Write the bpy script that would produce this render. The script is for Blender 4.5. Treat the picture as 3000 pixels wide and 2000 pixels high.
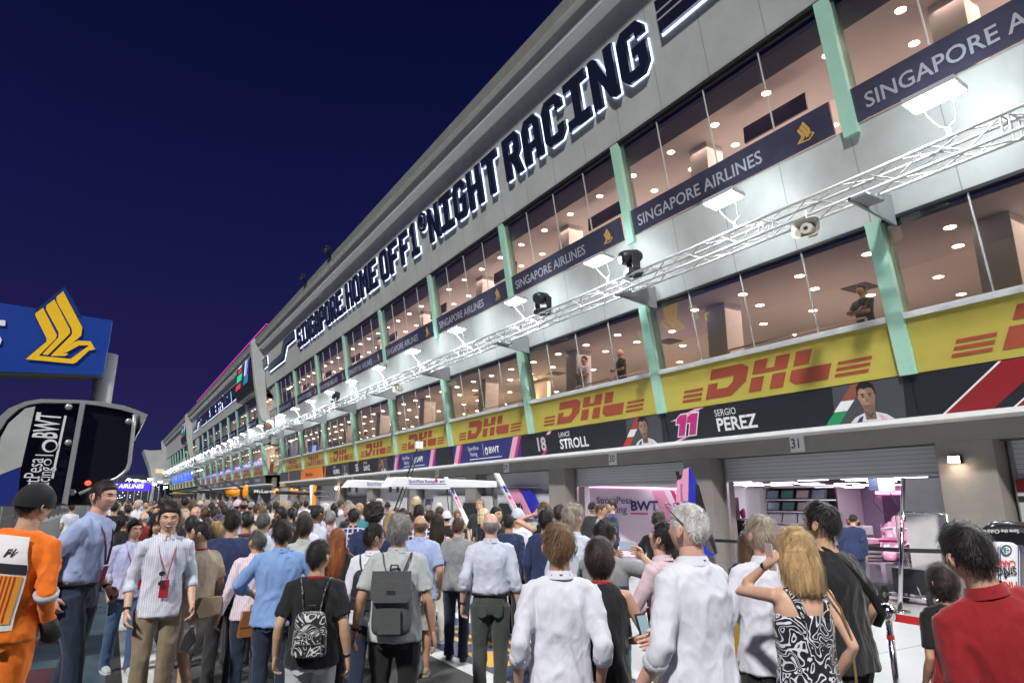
import bpy, math, random
import numpy as np
from mathutils import Vector, Matrix, noise
R = math.radians
S = bpy.context.scene
random.seed(7)
for o in list(bpy.data.objects): bpy.data.objects.remove(o)
COL = S.collection
# ---------------------------------------------------------------- camera (23 mm equivalent, 1.8 m high)
PITCH, HEAD, CAMH = 13.604, 30.964, 1.8
cd = bpy.data.cameras.new('camera'); cam = bpy.data.objects.new('camera', cd); COL.objects.link(cam)
cd.sensor_width = 36; cd.lens = 36*1500/2352; cd.clip_start = .05; cd.clip_end = 3000
cam.location = (0, 0, CAMH); cam.rotation_euler = (R(90+PITCH), 0, R(-HEAD)); S.camera = cam
# ---------------------------------------------------------------- dusk sky
W = bpy.data.worlds.new("World"); S.world = W; W.use_nodes = True
wn = W.node_tree.nodes; wl = W.node_tree.links
bg = wn['Background']; tc = wn.new('ShaderNodeTexCoord'); sx = wn.new('ShaderNodeSeparateXYZ')
cr = wn.new('ShaderNodeValToRGB'); wl.new(tc.outputs['Generated'], sx.inputs[0]); wl.new(sx.outputs['Z'], cr.inputs[0])
e = cr.color_ramp.elements
e[0].position = 0.0; e[0].color = (.026, .027, .110, 1)
e[1].position = .85; e[1].color = (.0018, .0034, .022, 1)
for p, c in ((.18, (.017, .0145, .088, 1)), (.38, (.0075, .0095, .066, 1)), (.6, (.0033, .0055, .040, 1))):
    q = e.new(p); q.color = c
wnz = wn.new('ShaderNodeTexNoise'); wnz.inputs['Scale'].default_value = 2.2; wnz.inputs['Detail'].default_value = 4
wl.new(tc.outputs['Generated'], wnz.inputs['Vector'])
wm = wn.new('ShaderNodeMix'); wm.data_type = 'RGBA'; wm.blend_type = 'MULTIPLY'; wm.inputs['Factor'].default_value = .35
wr = wn.new('ShaderNodeMapRange'); wr.inputs['To Min'].default_value = .55; wr.inputs['To Max'].default_value = 1.35
wl.new(wnz.outputs['Fac'], wr.inputs['Value']); wl.new(cr.outputs[0], wm.inputs['A']); wl.new(wr.outputs[0], wm.inputs['B'])
wl.new(wm.outputs['Result'], bg.inputs[0]); bg.inputs[1].default_value = .74
# ---------------------------------------------------------------- far floodlight banks of the circuit act as one distant lamp
sl = bpy.data.lights.new('circuit_floodlight', 'SUN'); sl.energy = 3.5; sl.angle = R(3.5); sl.color = (1.0, .965, .92)
so = bpy.data.objects.new('circuit_floodlight', sl); COL.objects.link(so)
so.rotation_euler = Vector((.54, .42, -.70)).to_track_quat('-Z', 'Y').to_euler()
S.view_settings.view_transform = 'Standard'; S.view_settings.look = 'None'; S.view_settings.gamma = 1
S.view_settings.exposure = 0.22
S.render.engine = 'CYCLES'
S.cycles.max_bounces = 6; S.cycles.transparent_max_bounces = 16; S.cycles.glossy_bounces = 3; S.cycles.diffuse_bounces = 3
S.cycles.sample_clamp_indirect = 4; S.cycles.use_denoising = True; S.cycles.caustics_reflective = False; S.cycles.caustics_refractive = False
# ---------------------------------------------------------------- pixel of the photo (2352 wide) -> point in the place
_f = Vector((math.sin(R(HEAD))*math.cos(R(PITCH)), math.cos(R(HEAD))*math.cos(R(PITCH)), math.sin(R(PITCH))))
_r = Vector((math.cos(R(HEAD)), -math.sin(R(HEAD)), 0)); _u = _r.cross(_f)
CP = Vector((0, 0, CAMH))
def ray(u, v): return _f + _r*((u-1176)/1500) + _u*((784-v)/1500)
def onX(u, v, X): d = ray(u, v); return CP + d*(X/d.x)
def onY(u, v, Y): d = ray(u, v); return CP + d*(Y/d.y)
def onZ(u, v, Z=0.): d = ray(u, v); return CP + d*((Z-CAMH)/d.z)
def onI(u, v):
    d = ray(u, v); return CP + d*((11.95+.17*3.95-.17*CAMH)/(d.x+.17*d.z))
FH = Vector((math.sin(R(HEAD)), math.cos(R(HEAD)), 0))
def atD(u, v, D): d = ray(u, v); return CP + d*(D/(d.x*FH.x+d.y*FH.y))
# ---------------------------------------------------------------- materials
MATS = {}
def mat(name, col=(.5,.5,.5), rough=.6, metal=0., emit=None, es=1., bump=0., bscale=20., var=0., vscale=3., spec=.5, alpha=None, sheen=0., coat=0., stretch=None, detail=6):
    if name in MATS: return MATS[name]
    m = bpy.data.materials.new(name); m.use_nodes = True; N = m.node_tree.nodes; L = m.node_tree.links
    b = N['Principled BSDF']; b.inputs['Base Color'].default_value = (*col, 1)
    b.inputs['Roughness'].default_value = rough; b.inputs['Metallic'].default_value = metal
    b.inputs['Specular IOR Level'].default_value = spec
    if sheen: b.inputs['Sheen Weight'].default_value = sheen
    if coat: b.inputs['Coat Weight'].default_value = coat; b.inputs['Coat Roughness'].default_value = .08
    if emit: b.inputs['Emission Color'].default_value = (*emit, 1); b.inputs['Emission Strength'].default_value = es
    if alpha is not None: b.inputs['Alpha'].default_value = alpha
    if bump or var:
        t = N.new('ShaderNodeTexCoord'); src = t.outputs['Object']
        if stretch:
            mp = N.new('ShaderNodeMapping'); mp.inputs['Scale'].default_value = stretch; L.new(src, mp.inputs[0]); src = mp.outputs[0]
    if var:
        n = N.new('ShaderNodeTexNoise'); n.inputs['Scale'].default_value = vscale; n.inputs['Detail'].default_value = detail; n.inputs['Roughness'].default_value = .62
        L.new(src, n.inputs['Vector'])
        r = N.new('ShaderNodeMapRange'); r.inputs['From Min'].default_value = .3; r.inputs['From Max'].default_value = .7
        r.inputs['To Min'].default_value = 1-var; r.inputs['To Max'].default_value = 1+var*.6; L.new(n.outputs['Fac'], r.inputs['Value'])
        mx = N.new('ShaderNodeMix'); mx.data_type = 'RGBA'; mx.blend_type = 'MULTIPLY'; mx.inputs['Factor'].default_value = 1
        mx.inputs['A'].default_value = (*col, 1); L.new(r.outputs[0], mx.inputs['B']); L.new(mx.outputs['Result'], b.inputs['Base Color'])
    if bump:
        n2 = N.new('ShaderNodeTexNoise'); n2.inputs['Scale'].default_value = bscale; n2.inputs['Detail'].default_value = 5; L.new(src, n2.inputs['Vector'])
        bp = N.new('ShaderNodeBump'); bp.inputs['Strength'].default_value = min(1, bump); bp.inputs['Distance'].default_value = .02
        L.new(n2.outputs['Fac'], bp.inputs['Height']); L.new(bp.outputs[0], b.inputs['Normal'])
    MATS[name] = m; return m
def ruled(name, col, axis, period, width, dark=.55, rough=.6, off=0., var=.1, line=None, metal=0.):
    """plain surface with thin joints along one object axis (joints of cladding, ribs of a shutter)"""
    if name in MATS: return MATS[name]
    m = mat(name, col, rough, metal, var=var, vscale=.9); N = m.node_tree.nodes; L = m.node_tree.links
    b = N['Principled BSDF']; src = b.inputs['Base Color'].links[0].from_socket
    t = N.new('ShaderNodeTexCoord'); s = N.new('ShaderNodeSeparateXYZ'); L.new(t.outputs['Object'], s.inputs[0])
    ad = N.new('ShaderNodeMath'); ad.operation = 'ADD'; ad.inputs[1].default_value = off+1000*period; L.new(s.outputs[axis], ad.inputs[0])
    md = N.new('ShaderNodeMath'); md.operation = 'MODULO'; md.inputs[1].default_value = period; L.new(ad.outputs[0], md.inputs[0])
    lt = N.new('ShaderNodeMath'); lt.operation = 'LESS_THAN'; lt.inputs[1].default_value = width; L.new(md.outputs[0], lt.inputs[0])
    mx = N.new('ShaderNodeMix'); mx.data_type = 'RGBA'; L.new(lt.outputs[0], mx.inputs['Factor']); L.new(src, mx.inputs['A'])
    mx.inputs['B'].default_value = (*(line or [c*dark for c in col]), 1); L.new(mx.outputs['Result'], b.inputs['Base Color'])
    return m
def glassmat(name, tint=(.9,.95,.93), refl=.14, rough=.0):
    if name in MATS: return MATS[name]
    m = bpy.data.materials.new(name); m.use_nodes = True; N = m.node_tree.nodes; L = m.node_tree.links; N.clear()
    o = N.new('ShaderNodeOutputMaterial'); t = N.new('ShaderNodeBsdfTransparent'); g = N.new('ShaderNodeBsdfGlossy')
    t.inputs[0].default_value = (*tint, 1); g.inputs['Roughness'].default_value = rough; g.inputs[0].default_value = (.9, .95, .95, 1)
    f = N.new('ShaderNodeFresnel'); f.inputs[0].default_value = 1.5; a = N.new('ShaderNodeMath'); a.operation = 'ADD'; a.inputs[1].default_value = refl-.04
    L.new(f.outputs[0], a.inputs[0]); mx = N.new('ShaderNodeMixShader'); L.new(a.outputs[0], mx.inputs[0]); L.new(t.outputs[0], mx.inputs[1]); L.new(g.outputs[0], mx.inputs[2])
    L.new(mx.outputs[0], o.inputs[0]); MATS[name] = m; return m
# ---------------------------------------------------------------- mesh builder
class MB:
    def __init__(s): s.v = []; s.f = []; s.m = []; s.mats = []
    def mi(s, m):
        if m is None: return 0
        if m not in s.mats: s.mats.append(m)
        return s.mats.index(m)
    def poly(s, pts, m=None):
        k = len(s.v); s.v += [tuple(p) for p in pts]; s.f.append(tuple(range(k, k+len(pts)))); s.m.append(s.mi(m)); return s
    def box(s, a, b, m=None):
        x0, y0, z0 = [min(a[i], b[i]) for i in range(3)]; x1, y1, z1 = [max(a[i], b[i]) for i in range(3)]
        return s.hexa([(x0,y0,z0),(x1,y0,z0),(x1,y1,z0),(x0,y1,z0),(x0,y0,z1),(x1,y0,z1),(x1,y1,z1),(x0,y1,z1)], m)
    def hexa(s, p, m=None):
        k = len(s.v); s.v += [tuple(q) for q in p]; i = s.mi(m)
        for f in ((0,3,2,1),(4,5,6,7),(0,1,5,4),(1,2,6,5),(2,3,7,6),(3,0,4,7)): s.f.append(tuple(k+j for j in f)); s.m.append(i)
        return s
    def prism(s, pts, d, m=None):
        """closed polygon pts (3D, planar) pushed by vector d"""
        k = len(s.v); n = len(pts); d = Vector(d); s.v += [tuple(p) for p in pts]; s.v += [tuple(Vector(p)+d) for p in pts]; i = s.mi(m)
        s.f.append(tuple(range(k+n-1, k-1, -1))); s.m.append(i); s.f.append(tuple(range(k+n, k+2*n))); s.m.append(i)
        for j in range(n): s.f.append((k+j, k+(j+1)%n, k+n+(j+1)%n, k+n+j)); s.m.append(i)
        return s
    def tube(s, pts, r, n=8, m=None, cap=True, up=None):
        """lofted tube; r: number or list of numbers / (rx, ry)"""
        pts = [Vector(p) for p in pts]; K = len(pts); rr = r if isinstance(r, (list, tuple)) and len(r) == K else [r]*K
        k = len(s.v); i = s.mi(m); prev = None
        for a, p in enumerate(pts):
            t = (pts[min(a+1, K-1)]-pts[max(a-1, 0)]); t = t.normalized() if t.length > 1e-9 else Vector((0,0,1))
            if prev is None:
                ref = Vector(up) if up else (Vector((0,1,0)) if abs(t.y) < .9 else Vector((1,0,0))); x = (ref.cross(t)).normalized()
            else: x = (prev - t*prev.dot(t)).normalized()
            prev = x; y = t.cross(x); q = rr[a]; rx, ry = (q if isinstance(q, (list, tuple)) else (q, q))
            for b in range(n):
                an = 2*math.pi*b/n; s.v.append(tuple(p + x*(rx*math.cos(an)) + y*(ry*math.sin(an))))
        for a in range(K-1):
            for b in range(n):
                c = (b+1) % n; s.f.append((k+a*n+b, k+a*n+c, k+(a+1)*n+c, k+(a+1)*n+b)); s.m.append(i)
        if cap:
            s.f.append(tuple(k+b for b in range(n-1, -1, -1))); s.m.append(i); s.f.append(tuple(k+(K-1)*n+b for b in range(n))); s.m.append(i)
        return s
    def ell(s, c, r, m=None, nu=16, nv=10, rot=None):
        k = len(s.v); i = s.mi(m); c = Vector(c); M = rot or Matrix.Identity(3)
        for a in range(nv+1):
            th = math.pi*a/nv
            for b in range(nu):
                ph = 2*math.pi*b/nu; s.v.append(tuple(c + M @ Vector((r[0]*math.sin(th)*math.cos(ph), r[1]*math.sin(th)*math.sin(ph), r[2]*math.cos(th)))))
        for a in range(nv):
            for b in range(nu):
                d = (b+1) % nu; q = (k+a*nu+b, k+(a+1)*nu+b, k+(a+1)*nu+d, k+a*nu+d)
                s.f.append(q); s.m.append(i)
        return s
    def lathe(s, c, prof, n=20, m=None):
        k = len(s.v); i = s.mi(m); K = len(prof)
        for (r, z) in prof:
            for b in range(n): an = 2*math.pi*b/n; s.v.append((c[0]+r*math.cos(an), c[1]+r*math.sin(an), c[2]+z))
        for a in range(K-1):
            for b in range(n): d = (b+1) % n; s.f.append((k+a*n+b, k+a*n+d, k+(a+1)*n+d, k+(a+1)*n+b)); s.m.append(i)
        return s
    def mesh(s, name, default=None):
        me = bpy.data.meshes.new(name); me.from_pydata(s.v, [], s.f)
        for m in (s.mats or [default]):
            if m: me.materials.append(m)
        if s.mats and len(s.mats) > 1: me.polygons.foreach_set('material_index', s.m)
        me.update(); return me
    def build(s, name, m=None, parent=None, smooth=False, bevel=0.):
        if m and m not in s.mats: s.mats.insert(0, m) if not s.mats else None
        me = s.mesh(name, m)
        if smooth: me.polygons.foreach_set('use_smooth', [True]*len(me.polygons))
        o = bpy.data.objects.new(name, me); COL.objects.link(o)
        if parent: o.parent = parent
        if bevel:
            bv = o.modifiers.new('bevel', 'BEVEL'); bv.width = bevel; bv.segments = 2; bv.limit_method = 'ANGLE'
        return o
def tag(o, label=None, cat=None, group=None, kind=None):
    if label: o['label'] = label
    if cat: o['category'] = cat
    if group: o['group'] = group
    if kind: o['kind'] = kind
    return o
def thing(name, label, cat, loc=(0,0,0), rz=0., group=None):
    o = bpy.data.objects.new(name, None); COL.objects.link(o); o.location = loc; o.rotation_euler = (0, 0, rz); o.empty_display_size = .2
    return tag(o, label, cat, group)
def put(o, loc, rz=0.): o.location = loc; o.rotation_euler = (0, 0, rz); return o
def copy_tree(o, parent=None):
    c = o.copy(); COL.objects.link(c)
    if parent: c.parent = parent
    for ch in list(o.children): copy_tree(ch, c)
    return c
def area(name, loc, direction, sx_, sy_, power, col=(1,1,1), parent=None, spread=180):
    l = bpy.data.lights.new(name, 'AREA'); l.shape = 'RECTANGLE'; l.size = sx_; l.size_y = sy_; l.energy = power; l.color = col; l.spread = R(spread)
    o = bpy.data.objects.new(name, l); COL.objects.link(o); o.location = loc; o.rotation_euler = Vector(direction).to_track_quat('-Z', 'Y').to_euler()
    if parent: o.parent = parent
    return o
# flat writing; frame: origin, x axis, y axis (unit); returns mesh object
def text(txt, org, xa, ya, size, m, parent=None, name='lettering', sx_=1., bold=0., shear=0., align='LEFT', depth=0., lift=.012, fit=None):
    cu = bpy.data.curves.new('tmp', 'FONT'); cu.body = txt; cu.size = size; cu.offset = bold*size; cu.shear = shear; cu.align_x = align; cu.extrude = depth; cu.resolution_u = 3
    t = bpy.data.objects.new('tmp', cu); COL.objects.link(t); dg = bpy.context.evaluated_depsgraph_get()
    me = bpy.data.meshes.new_from_object(t.evaluated_get(dg)); bpy.data.objects.remove(t); bpy.data.curves.remove(cu)
    if fit: xs = [v.co.x for v in me.vertices]; sx_ = fit/(max(xs)-min(xs))
    return _flat(me, org, xa, ya, m, parent, name, sx_, lift)
def shape(loops, org, xa, ya, m, parent=None, name='logo', sx_=1., depth=0., lift=.012, offset=0., sc=1.):
    cu = bpy.data.curves.new('tmp', 'CURVE'); cu.dimensions = '2D'; cu.fill_mode = 'BOTH'; cu.extrude = depth; cu.offset = offset
    for lp in loops:
        sp = cu.splines.new('POLY'); sp.points.add(len(lp)-1); sp.use_cyclic_u = True
        for p, (x, y) in zip(sp.points, lp): p.co = (x*sc, y*sc, 0, 1)
    t = bpy.data.objects.new('tmp', cu); COL.objects.link(t); dg = bpy.context.evaluated_depsgraph_get()
    me = bpy.data.meshes.new_from_object(t.evaluated_get(dg)); bpy.data.objects.remove(t); bpy.data.curves.remove(cu)
    return _flat(me, org, xa, ya, m, parent, name, sx_, lift)
def _flat(me, org, xa, ya, m, parent, name, sx_, lift):
    me.materials.clear(); me.materials.append(m); me.name = name
    o = bpy.data.objects.new(name, me); COL.objects.link(o); xa = Vector(xa).normalized(); ya = Vector(ya).normalized(); n = xa.cross(ya)
    org = Vector(org)+n*lift
    M = Matrix(((xa.x*sx_, ya.x, n.x, org.x), (xa.y*sx_, ya.y, n.y, org.y), (xa.z*sx_, ya.z, n.z, org.z), (0, 0, 0, 1)))
    me.transform(M)
    if parent: o.parent = parent
    return o
# ================================================================ THE PIT BUILDING
def XI(z): return 11.95-.17*(z-3.95)
NI = Vector((-1, 0, -.17)).normalized(); UPI = Vector((-.17, 0, 1)).normalized(); LEFT = Vector((0, -1, 0))
def fp(y, z, o=0.): return Vector((XI(z), y, z)) + NI*o
def settle(t):
    """children were built in place: keep them there under the Empty"""
    inv = Matrix.Translation(t.location).inverted()
    for c in t.children: c.matrix_parent_inverse = inv
white = ruled('panel_white', (.46,.485,.48), 'Y', 1.55, .022, rough=.42, var=.16)
grey_metal = mat('grey_fascia', (.48,.50,.49), .45, var=.10, vscale=.5)
fascia_m = ruled('fascia_panels', (.42,.45,.435), 'Y', 1.55, .022, dark=.55, rough=.5, var=.13, off=.35)
soffit_l = ruled('soffit_light', (.72,.73,.66), 'Y', 1.55, .014, dark=.7, rough=.5, var=.06, off=.35)
roof_dark = mat('roof_edge', (.20,.21,.20), .6, var=.12)
green_mull = mat('green_mullion', (.36,.62,.50), .4, var=.06)
sill_m = mat('white_sill', (.78,.80,.80), .4)
dark_gasket = mat('dark_gasket', (.02,.02,.022), .5)
conc = mat('taupe_render', (.25,.235,.215), .75, var=.12, vscale=1.5, bump=.25, bscale=60)
glass = glassmat('window_glass', refl=.17)
glass_dk = glassmat('window_glass_far', (.8,.88,.86), .16)
ceil_m = ruled('ceiling_tiles', (.46,.36,.335), 'Y', 1.2, .02, dark=.8, rough=.8, var=.08)
inwall = mat('interior_wall', (.26,.20,.19), .8, var=.25, vscale=.7)
incol = mat('interior_column', (.62,.60,.58), .6)
shutter_m = ruled('roller_shutter', (.66,.67,.69), 'Z', .085, .010, dark=.5, rough=.4, var=.06, metal=.0)
lamp_w = mat('warm_downlight', (1,.9,.8), emit=(1,.74,.52), es=26)
yellow_m = mat('yellow_film', (.50,.425,.09), .12, var=.14, vscale=.35)
dhlred = mat('brick_red_print', (.33,.075,.045), .25)
navy_film = mat('navy_film', (.052,.052,.082), .2, var=.4, vscale=.5)
white_print = mat('white_print', (.72,.74,.76), .35)
grey_print = mat('faded_white_print', (.33,.34,.39), .35)
black_banner = mat('black_banner', (.018,.021,.027), .35)
led_white = mat('cold_led', (.5,.6,1), emit=(.55,.66,1.0), es=2.3)
letter_dark = mat('letter_navy', (.008,.012,.030), .35, coat=.3)
BAY = 6.2
def quadI(mb, y0, y1, z0, z1, o=0., m=None, th=.06):
    """slab lying on the leaning facade plane, its face o metres proud of it"""
    a = [fp(y0, z0, o), fp(y1, z0, o), fp(y1, z1, o), fp(y0, z1, o)]
    return mb.prism(a, -NI*th, m)
def block(y0, y1, m0, nb, label, far=0, low1=None):
    """y0..y1 extent, first mullion m0, nb bays"""
    T = thing('pit_building', label, 'building', (12.6, y0, 0)); low1 = low1 or y1-2
    P = lambda mb, n, m=None, **k: mb.build(n, m, T, **k)
    # slabs and long facade members
    mb = MB(); quadI(mb, y0, low1, 6.75, 8.62, .0, th=.25); P(mb, 'spandrel', white)
    mb = MB(); quadI(mb, y0, y1, 11.25, 13.95, .02, th=.3); P(mb, 'fascia', fascia_m)
    prof = [(10.25,13.95),(10.08,14.70),(9.70,14.72),(9.63,15.18),(9.40,15.18),(9.34,15.56),(10.2,16.2),(24,16.4),(24,13.6),(10.6,13.6)]
    mb = MB(); n = len(prof)
    for i in range(n):
        a, b = prof[i], prof[(i+1) % n]
        mm = soffit_l if i in (1,3) else (fascia_m if i == 0 else (grey_metal if i == 2 else roof_dark))
        mb.poly([(a[0],y0,a[1]),(a[0],y1,a[1]),(b[0],y1,b[1]),(b[0],y0,b[1])], mm)
    mb.poly([(p[0],y1,p[1]) for p in prof], roof_dark); mb.poly([(p[0],y0,p[1]) for p in prof][::-1], roof_dark); P(mb, 'roof')
    # end frame, the grey C that closes the block
    o = [(9.30,15.6),(9.05,15.2),(9.15,14.9),(9.75,11.5),(10.35,8.9),(10.5,8.55),(10.75,8.35),(11.2,8.35),(11.3,8.6),(10.95,9.2),(10.35,13.4),(10.3,15.6)]
    mb = MB().prism([(x, y1, z) for x, z in o], (0, .9, 0), grey_metal); mb.box((10.2,y1,15.4),(24,y1+.9,16.3), grey_metal)
    mb.box((11.3,y1+.02,8.3),(24,y1+.5,15.4), fascia_m); P(mb, 'end_frame', bevel=.06)
    mb = MB(); quadI(mb, y0, low1, 4.93, 5.04, .06, th=.2); P(mb, 'window_sill', sill_m)
    mb = MB(); quadI(mb, y0, low1, 6.70, 6.755, .03, th=.1); quadI(mb, y0, y1, 11.18, 11.255, .05, th=.1); quadI(mb, y0, y1, 11.10, 11.175, .01, th=.1); P(mb, 'window_head', dark_gasket)
    mb = MB(); mb.box((11.98,y0,3.13),(12.64,low1,3.215)); P(mb, 'ledge', sill_m)
    mb = MB(); mb.box((12.651,y0,2.80),(13.0,low1,3.8)); P(mb, 'garage_header', conc)
    # floors and back walls behind the glass
    mb = MB(); mb.box((12.15,y0+.05,4.0),(19,low1-.1,4.25)); mb.box((11.65,y0+.05,6.95),(19,low1-.1,7.2)); P(mb, 'floor_slab', mat('floor_slab', (.22,.20,.19), .6))
    mb = MB(); mb.box((11.62,y0+.06,6.6),(18.9,low1-.1,6.69)); mb.box((10.95,y0+.06,11.0),(18.9,y1-.1,11.09)); mb.poly([(10.9,y0,11.09),(11.2,y0,10.7),(11.2,y1,10.7),(10.9,y1,11.09)], incol); P(mb, 'ceiling', ceil_m)
    mb = MB(); mb.box((19,y0+.04,3.0),(19.3,y1-.1,13)); mb.box((13,y1-.3,8.62),(19,y1-.2,11)); mb.box((13,low1-.3,4.0),(19,low1-.2,6.6)); P(mb, 'inner_wall', inwall)
    for k in range(nb):
        y = m0+BAY*k
        if y > low1-1: break
        for (z0, z1, nm) in ((3.96,6.76,'mullion'),(8.45,11.2,'mullion')):
            mb = MB(); quadI(mb, y-.14, y+.14, z0, z1, .10, th=.35); P(mb, nm, green_mull)
    # panes: one per bay and floor, joints inside the pane
    ends = [y0]+[m0+BAY*k for k in range(nb)]+[low1]
    ends = sorted(set(round(v, 3) for v in ends if y0 <= v <= low1))
    for a, b in zip(ends[:-1], ends[1:]):
        if b-a < .5: continue
        for (z0, z1) in ((5.04,6.70),(9.30,11.12)):
            mb = MB(); mb.poly([fp(a+.14,z0,-.02), fp(b-.14,z0,-.02), fp(b-.14,z1,-.02), fp(a+.14,z1,-.02)][::-1], glass_dk if far else glass)
            w = P(mb, 'window')
            if not far:
                nj = 4 if b-a > 4 else 2
                for j in range(1, nj):
                    yy = a+(b-a)*j/nj; quadI(MB(), yy-.012, yy+.012, z0, z1, .0, th=.03).build('glazing_joint', grey_metal, w)
        # interior column and its downlights
        mb = MB(); yc = a+(b-a)*.78
        mb.box((12.6,yc-.3,4.25),(13.2,yc+.3,6.6)); mb.box((12.4,yc-.3,8.0),(13.0,yc+.3,11.0)); P(mb, 'column', incol)
        mb = MB(); nn = 4
        for zc, xs in ((6.597, [12.5,13.6,15.2,17.0]), (10.997, [12.0,13.2,14.6,16.4])):
            for xi, x in enumerate(xs):
                for j in range(nn if not far else 3):
                    yy = a+(b-a)*(j+.5+(.25 if xi % 2 else 0))/nn
                    pts = [(x+.10*math.cos(t*math.pi/5), yy+.10*math.sin(t*math.pi/5), zc) for t in range(10)]
                    mb.poly(pts[::-1])
        P(mb, 'downlight', lamp_w)
        if not far:
            mb = MB()
            for (x, yy, zc) in ((14.4, a+2.1, 6.594), (13.9, a+2.6, 10.994)):
                mb.box((x-.3,yy-.3,zc-.01),(x+.3,yy+.3,zc))
            P(mb, 'ceiling_grille', mat('grille', (.10,.08,.075), .6))
            mb = MB(); ph = sum([[(12.35,yy,4.25,5.28)] for yy in (a+.9,a+2.4,a+2.55,a+4.3)], [])
            for (x, yy, q0, q1) in ph: mb.box((x,yy-.02,q0),(x+.03,yy+.02,q1))
            mb.box((12.34,a+.9,5.27),(12.38,a+2.4,5.31)); mb.box((12.34,a+2.55,5.27),(12.38,a+4.3,5.31)); P(mb, 'handrail', mat('rail_steel', (.35,.30,.26), .3, .8))
            mb = MB(); mb.box((12.2,a+1.5,10.2 if 1 else 0),(12.25,a+3.2,10.62)); P(mb, 'hanging_banner', navy_film)
    # garages: piers, reveal, shutters, side walls, ceiling
    mb = MB(); k = 0
    piers = [m0-.9+BAY*j+.1 for j in range(-1, nb+1)]
    for y in piers:
        a, b = max(y, y0), min(y+.92, low1)
        if b > a: mb = MB().box((12.65,a,0),(13.45,b,2.80)); P(mb, 'pier', conc, bevel=.01)
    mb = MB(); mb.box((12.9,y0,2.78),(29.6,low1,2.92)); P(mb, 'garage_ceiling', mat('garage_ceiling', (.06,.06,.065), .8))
    settle(T); return T
block(-14, 59.6, 6.15-BAY*3, 12, 'long white glazed pit building nearest the camera, raised lettering along its fascia', low1=57.6)
block(63.6, 119.5, 63.6+.2, 10, 'second stretch of the pit building, beyond the first big screen', far=1, low1=117.5)
block(124, 178, 124+.2, 10, 'farthest stretch of the pit building, small and dark beyond the second screen', far=1, low1=176)
# link pieces between the stretches (recessed, glazed stair lobby)
for (a, b, lb) in ((57.62, 63.58, 'recessed lobby link with small lit windows between first and second building'), (117.6, 123.9, 'recessed lobby link between second and third building stretches')):
    T = thing('link_building', lb, 'building', (13, a, 0))
    MB().box((13.4,a,0),(20,b,16.2)).build('wall', grey_metal, T)
    MB().box((12.2,a+.02,6.75),(13.38,b-.02,8.4)).build('canopy', white, T)
    MB().box((13.2,a+.8,4.0),(13.36,b-.8,6.7)).build('lobby_wall', inwall, T)
    mb = MB()
    for i in range(4):
        for j in range(7): mb.box((13.17,a+1.1+i*1.1,4.3+j*.34),(13.19,a+1.17+i*1.1,4.36+j*.34))
    mb.build('downlight', lamp_w, T)
    MB().poly([(12.6,a+.05,4),(12.6,b-.05,4),(12.6,b-.05,6.7),(12.6,a+.05,6.7)], glass_dk).build('window', None, T)
    MB().box((12.5,a+.1,2.9),(13.3,a+2.2,3.95)).build('yellow_panel', yellow_m, T)
    settle(T)
# interior light of the real downlights
for fl, z, xs in ((0, 6.5, 13.6), (1, 10.9, 13.2)):
    for k in range(10):
        l = bpy.data.lights.new('downlight_glow', 'AREA'); l.shape = 'RECTANGLE'; l.size = 4; l.size_y = 4; l.energy = 86 if fl == 0 else 190; l.color = (1, .66, .57)
        o = bpy.data.objects.new('downlight_glow', l); COL.objects.link(o); o.location = (xs+1, 3+BAY*(k-1), z-.05)
        if k > 6: l.energy *= .8
        # added upward lamp imitating light bounced back on the ceiling
        l2 = l.copy(); l2.energy *= .42; o2 = bpy.data.objects.new('ceiling_bounce_fill', l2); COL.objects.link(o2); o2.location = (xs+1.3, 3+BAY*(k-1), z-2.1); o2.rotation_euler = (math.pi, 0, 0)
for k in range(9):
    l = bpy.data.lights.new('downlight_glow', 'AREA'); l.size = 4; l.energy = 90; l.color = (1, .72, .54)
    for z in (8.9, 4.6):
        o = bpy.data.objects.new('ceiling_bounce_fill', l); COL.objects.link(o); o.location = (14.5, 66+6.1*k, z); o.rotation_euler = (math.pi, 0, 0)  # added upward lamps standing in for light bounced inside the second stretch

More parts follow.
